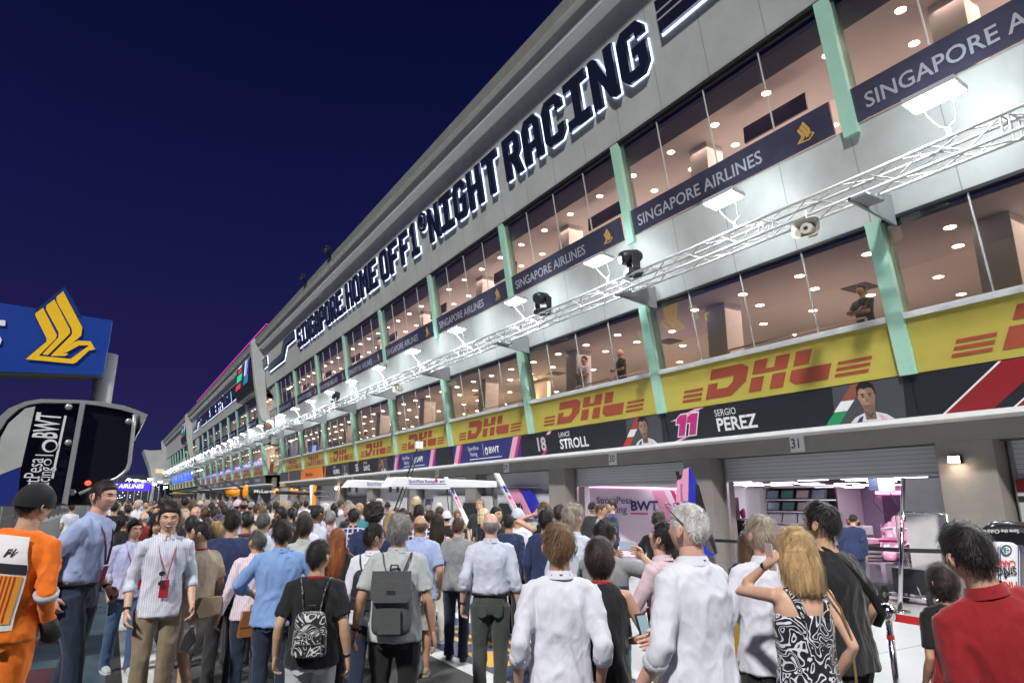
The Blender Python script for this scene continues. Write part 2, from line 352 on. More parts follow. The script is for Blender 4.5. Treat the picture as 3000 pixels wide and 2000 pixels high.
# ---------------------------------------------------------------- raised back-lit lettering on the fascia
LT = {
'I': [[(0,0),(6,0),(6,2),(4,2),(4,8),(6,8),(6,10),(0,10),(0,8),(2,8),(2,2),(0,2)]],
'N': [[(0,0),(2,0),(2,5.2),(4.1,.5),(4.8,0),(6,0),(6,10),(4,10),(4,4.6),(2.0,9.4),(1.2,10),(0,10)]],
'G': [[(1.3,0),(4.7,0),(6,1.6),(6,5.6),(3,5.6),(3,3.9),(4.1,3.9),(4.1,1.9),(2,1.9),(2,8.1),(4.1,8.1),(4.1,7),(6,7),(6,8.4),(4.7,10),(1.3,10),(0,8.4),(0,1.6)]],
'A': [[(0,0),(2,0),(2,2.6),(4,2.6),(4,0),(6,0),(6,8.0),(4.6,10),(1.4,10),(0,8.0)],[(2,4.4),(4,4.4),(4,8.1),(2,8.1)]],
'P': [[(0,0),(2,0),(2,3.5),(4.8,3.5),(6,5),(6,8.5),(4.8,10),(0,10)],[(2,5.3),(4,5.3),(4,8.1),(2,8.1)]],
'O': [[(1.3,0),(4.7,0),(6,1.6),(6,8.4),(4.7,10),(1.3,10),(0,8.4),(0,1.6)],[(2,1.9),(4,1.9),(4,8.1),(2,8.1)]],
'R': [[(0,0),(2,0),(2,3.7),(2.6,3.7),(4,0),(6,0),(4.8,4),(6,5.3),(6,8.5),(4.8,10),(0,10)],[(2,5.5),(4,5.5),(4,8.1),(2,8.1)]],
'E': [[(0,0),(6,0),(6,1.9),(2,1.9),(2,4.1),(5,4.1),(5,5.9),(2,5.9),(2,8.1),(6,8.1),(6,10),(0,10)]],
'H': [[(0,0),(2,0),(2,4.1),(4,4.1),(4,0),(6,0),(6,10),(4,10),(4,5.9),(2,5.9),(2,10),(0,10)]],
'M': [[(0,0),(2,0),(2,6),(3.5,3),(5,6),(5,0),(7,0),(7,10),(5.2,10),(3.5,6.8),(1.8,10),(0,10)]],
'F': [[(0,0),(2,0),(2,4),(5,4),(5,5.9),(2,5.9),(2,8.1),(6,8.1),(6,10),(0,10)]],
'1': [[(1,0),(6,0),(6,1.9),(4.5,1.9),(4.5,10),(2.8,10),(1,8.6),(1,6.8),(2.5,7.4),(2.5,1.9),(1,1.9)]],
'T': [[(2,0),(4,0),(4,8.1),(6,8.1),(6,10),(0,10),(0,8.1),(2,8.1)]],
'C': [[(1.3,0),(4.7,0),(6,1.6),(6,3.3),(4.1,3.3),(4.1,1.9),(2,1.9),(2,8.1),(4.1,8.1),(4.1,6.7),(6,6.7),(6,8.4),(4.7,10),(1.3,10),(0,8.4),(0,1.6)]],
'S': [[(1.3,0),(4.7,0),(6,1.5),(6,4.6),(5,5.9),(2,5.9),(2,8.1),(4,8.1),(4,7),(6,7),(6,8.5),(4.7,10),(1.3,10),(0,8.5),(0,5.4),(1,4.1),(4,4.1),(4,1.9),(2,1.9),(2,3),(0,3),(0,1.5)]],
'.': [[(0,0),(2,0),(2,2),(0,2)]],
}
def lettering(T, word, yl, yr, z0, hgt, lit=1):
    n = len(word); W_ = sum(2.6 if c == '.' else (8 if c == 'M' else 7) for c in word)-1; s = (yl-yr)/W_; x = 0
    for c in word:
        w = 2.6 if c == '.' else (8 if c == 'M' else 7)
        loops = [[(px*s, py*hgt/10) for px, py in lp] for lp in LT[c]]
        org = fp(yl-x*s, z0)
        L_ = shape(loops, org, LEFT, UPI, letter_dark, T, 'letter', depth=.05, lift=.12)
        hl = shape(loops, org, LEFT, UPI, led_white, L_, 'back_light', depth=.012, lift=.04, offset=.022*(1 if lit else .6)) if lit else None
        x += w
def big_sign(label, dy, lit=1):
    T = thing('fascia_lettering', label, 'sign', fp(30+dy, 13.1))
    for wd, a, b in (('SINGAPORE.', 47.25, 36.0), ('HOME', 35.6, 30.5), ('OF', 29.95, 27.6), ('F1', 27.25, 25.2), ('NIGHT', 24.0, 18.05), ('RACING', 17.6, 10.5)):
        lettering(T, wd, a+dy, b+dy, 12.36, 1.47, lit)
    an = [(.42+.42*math.cos(t*math.pi/6+.26), .42+.42*math.sin(t*math.pi/6+.26)) for t in range(12)]; an2 = [(.42+.30*math.cos(t*math.pi/6+.26), .42+.30*math.sin(t*math.pi/6+.26)) for t in range(12)]
    rr = [[(px*.045+.28, py*.045+.20) for px, py in lp] for lp in LT['R']]
    c = shape([an, an2]+rr, fp(25.0+dy, 13.1), LEFT, UPI, letter_dark, T, 'letter', depth=.05, lift=.12)
    if lit: shape([an, an2], fp(25.0+dy, 13.1), LEFT, UPI, led_white, c, 'back_light', depth=.012, lift=.04, offset=.04)
    # stepped striped band at both ends
    for yl, sgn in ((57.5, 1), (10.0, -1)):
        if sgn > 0: lp = [(0,0),(5.6,0),(6.9,.85),(9.5,.85),(9.5,1.5),(6.3,1.5),(5.0,.62),(0,.62)]
        else: lp = [(0,.62),(12,.62),(12,1.46),(0,1.46)]
        b = shape([lp], fp(yl+dy, 12.38), LEFT, UPI, letter_dark, T, 'striped_band', depth=.05, lift=.12)
        if lit: shape([lp], fp(yl+dy, 12.38), LEFT, UPI, led_white, b, 'back_light', depth=.012, lift=.04, offset=.045)
        for q in (.22, .42):
            if sgn > 0: l2 = [(0,q),(5.35,q),(6.6,q+.86),(9.5,q+.86),(9.5,q+.9),(6.55,q+.9),(5.3,q+.04),(0,q+.04)]
            else: l2 = [(0,q+.7),(12,q+.7),(12,q+.75),(0,q+.75)]
            shape([l2], fp(yl+dy, 12.38), LEFT, UPI, grey_print, b, 'stripe', lift=.176)
    settle(T)
big_sign('long raised dark lettering with cold back-lighting on the nearest fascia', 0)
big_sign('distant raised dark lettering with thin cold outline on the second building stretch', 60.0)

# ---------------------------------------------------------------- banners on the facade
def bird(sc=1.):
    """three-feather bird emblem, traced outline in a 0..1 box"""
    b = [((447,130),(400,170),(402,200),(508,395),(510,425),(440,500),(440,560),(455,558),(575,480),(582,380)),
         ((385,188),(330,230),(330,262),(415,420),(408,462),(300,578),(345,580),(498,435),(500,405)),
         ((305,247),(252,285),(250,300),(332,465),(182,610),(515,641),(670,540),(640,482),(550,478),(480,545),(435,560),(485,562),(562,510),(632,512),(498,607),(275,585),(398,465),(410,440))]
    return [[((x-180)/510*sc, (641-y)/510*sc) for x, y in lp] for lp in b]
def film(name, label, cat, y0, y1, z0, z1, m, group, o=.012):
    T = thing(name, label, cat, fp((y0+y1)/2, z0), group=group)
    mb = MB(); quadI(mb, y0, y1, z0, z1, o, th=.05); mb.build('panel', m, T); return T
DHL_ = [[(-.1,1),(.85,1),(1.1,.85),(1.1,.4),(.72,0),(-.12,0),(-.12,.52),(.2,.52),(.2,.3),(.55,.3),(.68,.45),(.68,.66),(-.1,.66)],
 [(1.25,.56),(1.25,1),(1.62,1),(1.62,.68),(1.85,.68),(1.85,1),(2.22,1),(2.22,.56)],[(1.25,0),(1.25,.46),(1.62,.46),(1.62,0)],[(1.85,0),(1.85,.46),(2.22,.46),(2.22,0)],
 [(2.38,.56),(2.38,1),(2.78,1),(2.78,.56)],[(2.36,.46),(3.35,.46),(3.35,0),(2.55,0),(2.36,.15)]]+\
 [[(-.95,a),(-.28,a),(-.28,a+.09),(-.95,a+.09)] for a in (.02,.19,.36)]+[[(3.5,a),(4.25,a),(4.25,a+.09),(3.5,a+.09)] for a in (.02,.19,.36)]
def dhl_logo(T, yc, zc, h, wid):
    sx = wid/5.3; lp = [[((x-1.6+.36*y)*sx, (y-.5)*h) for x, y in l] for l in DHL_]
    return shape(lp, fp(yc, zc, .012), LEFT, UPI, dhlred, T, 'logo', lift=.008)
ordn = ['nearest', 'second', 'third', 'fourth', 'fifth', 'sixth', 'seventh', 'eighth', 'ninth', 'tenth', 'eleventh', 'twelfth']
lowm = [-6.25, -.05]+[6.15+BAY*k for k in range(9)]
for i in range(1, len(lowm)-1):
    a, b = lowm[i], min(lowm[i+1], 57.5)
    if b-a < 1: continue
    T = film('yellow_banner', 'yellow band with slanted red logo below the lower windows, %s from the right' % ordn[i-1], 'banner', a+.15, b-.15, 3.97, 4.925, yellow_m, 'yellow logo bands below the lower windows')
    dhl_logo(T, (a+b)/2+.05, 4.44, .66, 4.85 if b-a > 5 else 1.4); settle(T)
for blk, (a0, n, wh) in enumerate(((63.8, 9, 'second'), (124.2, 8, 'third'))):
    for i in range(n):
        a, b = a0+BAY*i, min(a0+BAY*(i+1), 117.4 if blk == 0 else 175.5)
        if b-a < 1: continue
        T = film('yellow_banner', 'small yellow logo band on the %s building stretch, its %s bay' % (wh, ordn[i]), 'banner', a+.15, b-.15, 3.97, 4.925, yellow_m, 'yellow logo bands on the far buildings')
        dhl_logo(T, (a+b)/2, 4.44, .66, 4.7); settle(T)
upm = [6.3-BAY*3+BAY*k for k in range(12)]
for i in range(2, len(upm)):
    a = upm[i]; b = min(a+BAY, 59.4)
    if b-a < 1: continue
    T = film('airline_banner', 'navy airline banner with pale lettering under the upper windows, %s from the right' % ordn[i-2], 'banner', a+.16, b-.16, 8.64, 9.29, navy_film, 'navy airline banners under the upper windows', o=.03)
    text('SINGAPORE AIRLINES', fp(b-.5, 8.80, .03), LEFT, UPI, .40, grey_print, T, 'lettering', sx_=(1.02 if b-a > 5 else .55), bold=.012)
    shape(bird(.42), fp(a+.95, 8.76, .03), LEFT, UPI, mat('gold_print', (.50,.30,.10), .3), T, 'bird_emblem'); settle(T)
T = film('airline_banner', 'long navy airline band across the second building stretch', 'banner', 63.8, 117, 8.64, 9.29, navy_film, 'navy airline banners under the upper windows', o=.03)
for k in range(9): text('SINGAPORE AIRLINES', fp(69.5+BAY*k, 8.80, .03), LEFT, UPI, .40, grey_print, T, 'lettering', bold=.01)
settle(T)
# driver and team panels along the ledge
pinkp = mat('pink_print', (.80,.42,.55), .35); magp = mat('magenta_print', (.50,.03,.20), .35); navyp = mat('navy_print', (.03,.035,.17), .35)
dred = mat('dark_red_print', (.26,.018,.022), .35); orangep = mat('orange_print', (.80,.22,.03), .35); greyp = mat('charcoal_print', (.065,.07,.08), .4)
greenp = mat('green_print', (.02,.28,.10), .4); skinp = mat('portrait_skin', (.36,.22,.16), .5); skinp2 = mat('portrait_shade', (.20,.115,.085), .5); hairp = mat('portrait_hair', (.012,.010,.010), .5)
Z0, Z1 = 3.222, 3.955
def band(T, ya, yb, m, slant=0., lift=.004, z0=Z0+.004, z1=Z1-.004, name='stripe'):
    """parallelogram ya(left)..yb(right) at its foot, leaning right by slant at its top"""
    return MB().poly([fp(ya, z0, .02+lift), fp(yb, z0, .02+lift), fp(yb-slant, z1, .02+lift), fp(ya-slant, z1, .02+lift)], m).build(name, None, T)
def portrait(T, yc, flag):
    band(T, yc+.75, yc-.62, greyp, .1, .003, name='portrait_background')
    for (q0, q1, mm) in ((0, .33, flag[0]), (.33, .6, flag[1]), (.6, 1., flag[2])):
        za, zb = Z0+(Z1-Z0)*q0, Z0+(Z1-Z0)*q1; y = yc+.95
        MB().poly([fp(y-.7*q0, za+.004, .026), fp(y-.28-.7*q0, za+.004, .026), fp(y-.28-.7*q1, zb-.004, .026), fp(y-.7*q1, zb-.004, .026)], mm).build('flag_ribbon', None, T)
    def g(pts, m, l, nm='portrait'): return shape([pts], fp(yc, Z0+.01, .026), LEFT, UPI, m, T, nm, lift=l)
    def el(cx, cy, rx, ry, n=18, a0=0, a1=2*math.pi): return [(cx+rx*math.cos(a0+(a1-a0)*i/n), cy+ry*math.sin(a0+(a1-a0)*i/n)) for i in range(n)]
    g([(-.42,0),(-.30,.10),(-.12,.16),(.12,.16),(.30,.10),(.42,0)], white_print, .003, 'portrait_collar')
    g([(-.10,.03),(.10,.03),(.11,.26),(-.11,.26)], skinp2, .006)
    g(el(0,.53,.185,.175), hairp, .008, 'portrait_hair')
    g([(-.155,.56),(-.15,.38),(-.11,.26),(-.05,.20),(.05,.20),(.11,.26),(.15,.38),(.155,.56),(.11,.62),(-.11,.62)], skinp, .011)
    g([(-.12,.33),(-.08,.235),(0,.205),(.08,.235),(.12,.33),(.06,.30),(-.06,.30)], skinp2, .013)
    g([(0,.62),(.11,.62),(.155,.56),(.15,.38),(.11,.26),(.05,.20),(.01,.20),(.03,.30),(.02,.40),(.05,.47)], mat('portrait_half', (.27,.155,.11), .5), .012)
    g([(-.155,.50),(-.175,.49),(-.172,.42),(-.15,.40)], skinp, .0105); g([(.155,.50),(.175,.49),(.172,.42),(.15,.40)], skinp2, .0105)
    g([(-.16,.55),(-.12,.64),(-.02,.60),(.06,.63),(.13,.60),(.16,.54),(.17,.66),(.08,.73),(-.08,.73),(-.17,.66)], hairp, .0125)
    g([(-.10,.40),(-.05,.385),(-.04,.42),(-.09,.43)], mat('portrait_light', (.46,.30,.22), .5), .0125); g([(-.09,.54),(-.01,.54),(-.02,.585),(-.09,.585)], mat('portrait_light', (.46,.30,.22), .5), .0125)
    g([(-.30,.0),(-.22,.085),(-.14,.115),(-.19,.0)], navyp, .004); g([(.30,.0),(.22,.085),(.14,.115),(.19,.0)], pinkp, .004); g([(-.07,.13),(0,.06),(.07,.13),(.05,.16),(0,.11),(-.05,.16)], greyp, .007)
    for sx in (-1, 1):
        g(el(sx*.065,.465,.028,.010,10), hairp, .015); g([(sx*.105,.50),(sx*.03,.495),(sx*.03,.512),(sx*.10,.522)], hairp, .015)
    g([(-.018,.36),(.018,.36),(.010,.46),(-.006,.46)], skinp2, .0145); g([(-.045,.292),(.045,.292),(.03,.305),(-.03,.305)], mat('portrait_lip', (.22,.07,.06), .5), .015)
def nm_panel(label, y0, y1, m=black_banner, grp='driver and team panels above the garages'):
    T = thing('driver_panel', label, 'banner', fp((y0+y1)/2, Z0), group=grp); mb = MB(); quadI(mb, y0, y1, Z0, Z1, .02, th=.08); mb.build('panel', m, T); return T
white_b = mat('bright_print', (.85,.87,.88), .4)
T = nm_panel('black panel with dark red slanted stripes at the right edge of the photo', -8, 6.15)
band(T, 5.72, 5.0, dred, 1.0, .004); band(T, 5.72+.05, 5.72, white_b, 1.0, .005); band(T, 4.7, 3.9, dred, 1.0, .004); band(T, 4.72, 4.68, white_b, 1.0, .005); band(T, 3.9, -7.9, dred, 0, .004); settle(T)
T = nm_panel('black name panel with a magenta number 11 above the open garage', 6.16, 12.3)
band(T, 12.15, 11.85, pinkp, .9, .004, z0=3.72); band(T, 12.10, 11.9, pinkp, .35, .004, z1=3.33)
one = lambda x, e: [(x+a+.38*b, b) for a, b in ((-.03-e,0-e),(.20+e,0-e),(.20+e,.52+e),(-.03,.52+e),(-.14-e,.44),(-.14-e,.30-e),(-.03-e,.30-e))]
for x in (.20, .56): shape([one(x, .025)], fp(12.12, 3.34, .02), LEFT, UPI, white_b, T, 'number', lift=.014)
for x in (.20, .56): shape([one(x, -.005)], fp(12.12, 3.34, .02), LEFT, UPI, magp, T, 'number', lift=.019)
text('SERGIO', fp(10.68, 3.70, .02), LEFT, UPI, .22, white_b, T, 'lettering', sx_=.85); text('PEREZ', fp(10.68, 3.36, .02), LEFT, UPI, .42, white_b, T, 'lettering', bold=.025, sx_=.98)
portrait(T, 7.0, (greenp, white_b, mat('flag_brown', (.25,.08,.05), .5))); settle(T)
T = nm_panel('black name panel with a pale number 18 above the second open garage', 12.32, 19.35)
band(T, 18.2, 18.0, magp, .25, .004, z1=3.4); band(T, 17.75, 17.55, pinkp, .15, .004, z0=3.85)
text('18', fp(18.42, 3.38, .02), LEFT, UPI, .60, mat('pale_print', (.62,.55,.60), .4), T, 'number', bold=.03, sx_=1.0)
text('LANCE', fp(17.05, 3.72, .02), LEFT, UPI, .21, white_b, T, 'lettering', sx_=.9); text('STROLL', fp(17.05, 3.36, .02), LEFT, UPI, .42, white_b, T, 'lettering', bold=.025, sx_=1.0)
portrait(T, 13.15, (mat('flag_red', (.45,.05,.03), .5), white_b, mat('flag_red2', (.30,.05,.04), .5))); settle(T)
for (ya, yb, tx) in ((24.75, 19.4, 'navy team panel edged in pink above garage 29'), (31.6, 26.4, 'navy team panel edged in pink above garage 28')):
    T = nm_panel(tx, yb, ya, navyp)
    for q in (0, 1):
        y = ya if q == 0 else yb+.9
        band(T, y, y-.35, pinkp, .5 if q == 0 else .5, .005); band(T, y-.35, y-.55, magp, .5, .005)
    yc = (ya+yb)/2
    text('SportPesa', fp(yc+1.25, 3.68, .02), LEFT, UPI, .22, white_b, T, 'lettering', sx_=1.0); text('Racing', fp(yc+1.1, 3.46, .02), LEFT, UPI, .22, white_b, T, 'lettering', sx_=1.0)
    MB().poly([fp(yc+.02,3.42,.03), fp(yc,3.42,.03), fp(yc,3.88,.03), fp(yc+.02,3.88,.03)], white_b).build('rule', None, T)
    text('BWT', fp(yc-.42, 3.50, .02), LEFT, UPI, .32, white_b, T, 'lettering', bold=.03, sx_=1.1)
    shape([[(.12+.12*math.cos(t*math.pi/8), .12+.15*math.sin(t*math.pi/8)) for t in range(16)], [(.12+.06*math.cos(t*math.pi/8), .10+.08*math.sin(t*math.pi/8)) for t in range(16)]], fp(yc-.12, 3.47, .02), LEFT, UPI, white_b, T, 'roundel')
    MB().poly([fp(yc+1.2,3.32,.026), fp(yc-1.3,3.32,.026), fp(yc-1.3,3.35,.026), fp(yc+1.2,3.35,.026)], white_b).build('rule', None, T); settle(T)
T = nm_panel('plain black panel between the two navy team panels', 24.8, 26.35); settle(T)
T = nm_panel('dark name panel with number 55 left of the navy team panels', 31.65, 38.6)
text('55', fp(37.5, 3.40, .02), LEFT, UPI, .55, white_b, T, 'number', bold=.03, sx_=.9); text('CARLOS', fp(36.1, 3.74, .02), LEFT, UPI, .18, white_b, T, 'lettering'); text('SAINZ', fp(36.1, 3.38, .02), LEFT, UPI, .38, white_b, T, 'lettering', bold=.02)
band(T, 37.2, 37.0, orangep, .2, .004, z0=3.8); portrait(T, 33.0, (greyp, mat('flag_ochre', (.30,.17,.03), .5), greyp)); settle(T)
T = nm_panel('dark name panel just right of the orange team panel', 38.65, 44.4)
band(T, 44.2, 44.0, orangep, .4); text('LANDO', fp(42.0, 3.74, .02), LEFT, UPI, .18, white_b, T, 'lettering'); text('NORRIS', fp(42.0, 3.38, .02), LEFT, UPI, .38, white_b, T, 'lettering', bold=.02); portrait(T, 39.5, (greyp, greyp, greyp)); settle(T)
T = nm_panel('orange team panel with a swoosh above the far garages', 44.5, 50.6, orangep)
text('McLaren', fp(49.0, 3.42, .02), LEFT, UPI, .42, black_banner, T, 'lettering', bold=.01, sx_=1.3); band(T, 51.0, 50.7, greyp, .5); settle(T)
T = nm_panel('last dark panel before the gap in the building', 50.7, 57.5, greyp); band(T, 54.6, 54.3, orangep, .3); settle(T)
for k in range(9):
    T = nm_panel('dim grey team panel on the second building stretch, %s bay' % ordn[k], 63.9+6*k, 69.7+6*k, mat('dim_panel_%d' % (k % 3), [(.10,.10,.11),(.06,.06,.07),(.15,.13,.13)][k % 3], .4), 'team panels on the second building')
    MB().poly([fp(68.5+6*k,3.5,.026), fp(66+6*k,3.5,.026), fp(66+6*k,3.7,.026), fp(68.5+6*k,3.7,.026)], grey_print).build('print', None, T); settle(T)
# garage number boards
for k in range(6):
    y = 9.04+BAY*k; n = 31-k
    T = thing('number_board', 'white board with black garage number %d on the grey header' % n, 'sign', (12.6, y, 2.87), group='garage number boards')
    MB().box((12.60,y-.17,2.80),(12.645,y+.17,3.17)).build('board', sill_m, T)
    text(str(n), (12.60, y+.15, 2.885), LEFT, (0,0,1), .29, black_banner, T, 'number', bold=.01, sx_=.88, lift=.004); settle(T)

for i in range(7):
    T = thing('blue_lit_screen', 'blue lit window of the farthest stretch, %s of seven' % ordn[i], 'screen', fp(128+6.0*i, 5.1), group='blue lit windows of the farthest building'); MB().poly([fp(126.3+6.0*i,5.15,.03), fp(129.6+6.0*i,5.15,.03), fp(129.6+6.0*i,6.6,.03), fp(126.3+6.0*i,6.6,.03)][::-1]).build('display', mat('far_blue', (.02,.03,.3), emit=(.04,.09,.95), es=1.6), T); settle(T)
# ================================================================ GROUND
def tilegrid(name, col, var=.14, rough=.5, bump=.2, spots=0.): return mat(name, col, rough, var=var, vscale=.8, bump=bump, bscale=90, spec=.4)
asph = mat('asphalt', (.085,.085,.082), .75, var=.35, vscale=1.3, bump=.8, bscale=160)
def sheet(name, x0, x1, y0, y1, z, m):
    return tag(MB().poly([(x0,y0,z),(x1,y0,z),(x1,y1,z),(x0,y1,z)]).build(name, m), kind='structure')
sheet('ground', -900, 900, -300, 1500, 0, asph)
paint_b = mat('navy_floor_paint', (.045,.055,.16), .55, var=.3, vscale=5, bump=.3, bscale=120); paint_y = mat('yellow_floor_paint', (.85,.45,.03), .5, var=.15, vscale=8, bump=.2, bscale=120)
paint_w = mat('white_floor_paint', (.66,.68,.68), .5, var=.22, vscale=4, bump=.3, bscale=120)
conc_f = ruled('pale_concrete', (.44,.46,.46), 'Y', 3.1, .03, dark=.45, rough=.32, var=.10, off=1.2)
sheet('pit_apron', 4.86, 12.58, -12, 180, .008, conc_f); sheet('garage_floor', 12.6, 29.5, -12, 60, .012, mat('garage_floor', (.55,.53,.57), .22, var=.06))
sheet('red_line', 12.52, 12.64, -12, 60, .018, mat('red_floor_paint', (.5,.05,.04), .5))
sheet('lane_line', 3.50, 3.72, -12, 180, .004, paint_w); sheet('apron_line', 4.86, 5.1, -12, 180, .013, paint_w)
for k in range(9):
    y0 = 5.6+BAY*k*1.0
    sheet('painted_box', 3.74, 4.85, y0-.2, y0+6.0, .004, paint_b if k < 1 else mat('grey_floor_paint', (.16,.17,.19), .6, var=.2))
# yellow figure in the painted box
def gy(pts): return tag(MB().poly([(x, y, .0085) for x, y in pts]).build('floor_marking', paint_y), kind='structure')
gy([(4.05,10.9),(4.7,10.75),(4.7,10.6),(4.2,10.68),(4.2,9.3),(4.7,9.2),(4.7,9.1),(4.05,9.2)])
gy([(4.35,8.9),(4.45,8.9),(4.5,6.6),(4.4,6.6)]); gy([(4.1,8.75),(4.22,8.75),(4.25,8.0),(4.13,8.0)]); gy([(3.9,7.6),(4.3,7.5),(4.3,7.2),(4.15,7.2),(4.15,6.75),(3.82,6.85)])
gy([(4.62,8.6),(4.74,8.6),(4.74,6.2),(4.62,6.2)]); gy([(3.85,9.1),(4.0,9.1),(4.0,8.4),(3.85,8.45)])
sheet('fast_lane_line', .34, .74, -12, 200, .004, paint_w)
sheet('kerb_joint', .20, .33, -12, 200, .004, mat('worn_joint', (.03,.03,.028), .8, var=.3))
teal_p = mat('teal_floor_paint', (.06,.10,.13), .45, var=.4, vscale=3, bump=.4, bscale=80)
sheet('verge_paint', -1.75, .19, -12, 200, .004, teal_p)
for k in range(14): sheet('verge_square', -.55, -.08, 4.2+2.2*k, 4.9+2.2*k, .009, mat('dark_red_floor_paint', (.07,.025,.03), .6, var=.3))
# pit wall
T = thing('pit_wall', 'low concrete pit wall running beside the lane on the far left', 'wall', (-1.9, 40, 0))
MB().box((-2.2,9,0),(-1.8,200,1.05)).build('wall', mat('wall_concrete', (.25,.25,.25), .8, var=.2)); bpy.data.objects['wall'].parent = T
mb = MB()
for i in range(60): mb.box((-2.04,9.3+3*i,1.05),(-1.98,9.36+3*i,3.0))
for z in (1.4,1.8,2.2,2.6,3.0): mb.box((-2.02,9,z),(-2.0,200,z+.02))
mb.build('debris_fence', mat('fence_grey', (.12,.12,.13), .5, .5), T); settle(T)
# ================================================================ TRUSS AND LAMPS
alu = mat('truss_aluminium', (.56,.58,.58), .32, .35)
for q, (ya, yb, lb) in enumerate(((-9, 62, 'bright aluminium lighting truss along the nearest building'), (62, 180, 'far end of the lighting truss along the second and third buildings'))):
    T = thing('lighting_truss', lb, 'truss', (10.4, ya, 6.8), group='lighting truss')
    mb = MB(); X0, X1, A0, A1 = 10.22, 10.54, 6.80, 7.12
    for x in (X0, X1):
        for z in (A0, A1): mb.tube([(x,ya,z),(x,yb,z)], .028, 8)
    mb.build('chord', alu, T, smooth=True)
    mb = MB(); st = .52 if q == 0 else 1.05; n = int((yb-ya)/st)
    for i in range(n):
        y, y2 = ya+i*st, ya+(i+1)*st; s_ = i % 2
        for (p, r_) in (((X0,A0),(X0,A1)), ((X1,A0),(X1,A1)), ((X0,A0),(X1,A0)), ((X0,A1),(X1,A1))):
            a, b = (p, r_) if s_ else (r_, p); mb.tube([(a[0],y,a[1]),(b[0],y2,b[1])], .014, 5, cap=False)
        if i % 8 == 0:
            for (a, b) in (((X0,A0),(X0,A1)),((X1,A0),(X1,A1)),((X0,A1),(X1,A1))): mb.tube([(a[0],y+.05,a[1]),(b[0],y+.05,b[1])], .016, 5, cap=False); mb.tube([(a[0],y-.05,a[1]),(b[0],y-.05,b[1])], .016, 5, cap=False)
    mb.build('lacing', alu, T, smooth=True)
    for k in range(40):
        y = -.35+6.1*k
        if ya <= y < yb:
            mb = MB(); mb.prism([(XI(7.1),y,7.14),(10.1,y,6.76),(10.1,y,6.70),(XI(6.9),y,6.55)], (0,.05,0)); mb.box((10.1,y-.28,6.70),(10.62,y+.05,6.745)); mb.build('bracket', mat('bracket_grey', (.22,.24,.25), .5), T)
    settle(T)
lamp_m = mat('floodlight_lens', (1,1,1), emit=(.86,.96,1.0), es=60)
hous = mat('lamp_housing', (.55,.57,.58), .4, .3)
def make_flood():
    T = thing('floodlight', 'x', 'lamp', (0,0,0))
    # lens faces the lane and the ground (-X, -Z)
    n = Vector((-.12, 0, -.99)).normalized(); u = Vector((0,1,0)); w = n.cross(u)
    def B(a, b, c, d, e, f, m, nm):
        p = [T.location+u*x+w*y+n*z for x, y, z in ((a,c,e),(b,c,e),(b,d,e),(a,d,e),(a,c,f),(b,c,f),(b,d,f),(a,d,f))]; return MB().hexa(p).build(nm, m, T)
    B(-.38,.38,-.20,.20,-.09,0,hous,'housing'); B(-.36,.36,-.18,.18,.003,.008,lamp_m,'lens')
    mb = MB(); mb.tube([(.02,-.20,-.04),(.14,-.20,-.16),(.28,-.12,-.34),(.28,0,-.42),(.28,.12,-.34),(.14,.20,-.16),(.02,.20,-.04)], .012, 6); mb.tube([(.28,0,-.42),(.3,0,-.58)], .035, 6); mb.build('yoke', alu, T)
    return T
F0 = make_flood()
for k in range(-1, 43):
    y = .14+4.08*k
    o = F0 if k == -1 else copy_tree(F0); o.location = (10.0, y, 7.72); o['group'] = 'floodlights on the truss'
    nm_ = {1: 'glaring floodlight on the truss nearest the right edge of the photo', 2: 'second glaring floodlight from the right on the truss', 3: 'third floodlight from the right, beside a black moving head', 4: 'fourth floodlight from the right, left of the second moving head', 5: 'fifth floodlight from the right on the truss', 6: 'sixth floodlight from the right on the truss'}
    o['label'] = nm_.get(k, 'small cold floodlight in the receding row on the truss' if k > 6 else 'floodlight on the truss beyond the right edge of the photo')
    if k == -1: o.location.y = -3.9
for k in list(range(-1, 12))+[14, 17, 20, 24, 28, 33, 38]:
    area('floodlight_beam', (9.97, .14+4.08*k, 7.68), (-.62, 0, -.79), .7, .36, 260 if k < 12 else 160, (.88,.96,1.0))
    area('facade_fill', (10.15, .14+4.08*k, 7.95), (.74, 0, .16), .5, .2, 17 if k < 12 else 40, (.86,.97,.97))  # added fill aimed at fascia and soffits; the truss lamps face the lane
blk = mat('black_plastic', (.02,.02,.023), .45)
mh = thing('moving_head_light', 'black moving head light on the truss, rightmost of three', 'lamp', (0,0,0), group='moving head lights on the truss')
MB().box((-.2,-.22,0),(.2,.22,.13)).build('base', blk, mh, bevel=.02)
mb = MB(); mb.box((-.1,-.25,.1),(.1,-.19,.5)); mb.box((-.1,.19,.1),(.1,.25,.5)); mb.build('yoke', blk, mh, bevel=.015)
hd = MB().tube([(.22,0,.52),(.12,0,.5),(-.2,0,.44),(-.32,0,.41)], [.1,.17,.19,.15], 14).build('lamp_head', blk, mh, smooth=True)
MB().tube([(-.322,0,.41),(-.33,0,.409)], [.12,.12], 14).build('lens', mat('dark_lens', (.03,.04,.06), .1), hd)
put(mh, (10.38, 11.5, 7.15), -.4)
for (y, lb) in ((15.5, 'black moving head light before the airline lettering, middle of three'), (36.8, 'black moving head light on the far truss, leftmost of three')):
    c = copy_tree(mh); put(c, (10.38, y, 7.15), .3); c['label'] = lb
hornm = mat('horn_beige', (.55,.54,.48), .5)
hs = thing('horn_speaker', 'beige horn loudspeaker hanging under the truss near the right', 'speaker', (0,0,0), group='horn loudspeakers under the truss')
def rr(w, h, x): return [(x, w*math.copysign(abs(math.cos(a))**.45, math.cos(a)), h*math.copysign(abs(math.sin(a))**.45, math.sin(a))) for a in [i*math.pi/12 for i in range(24)]]
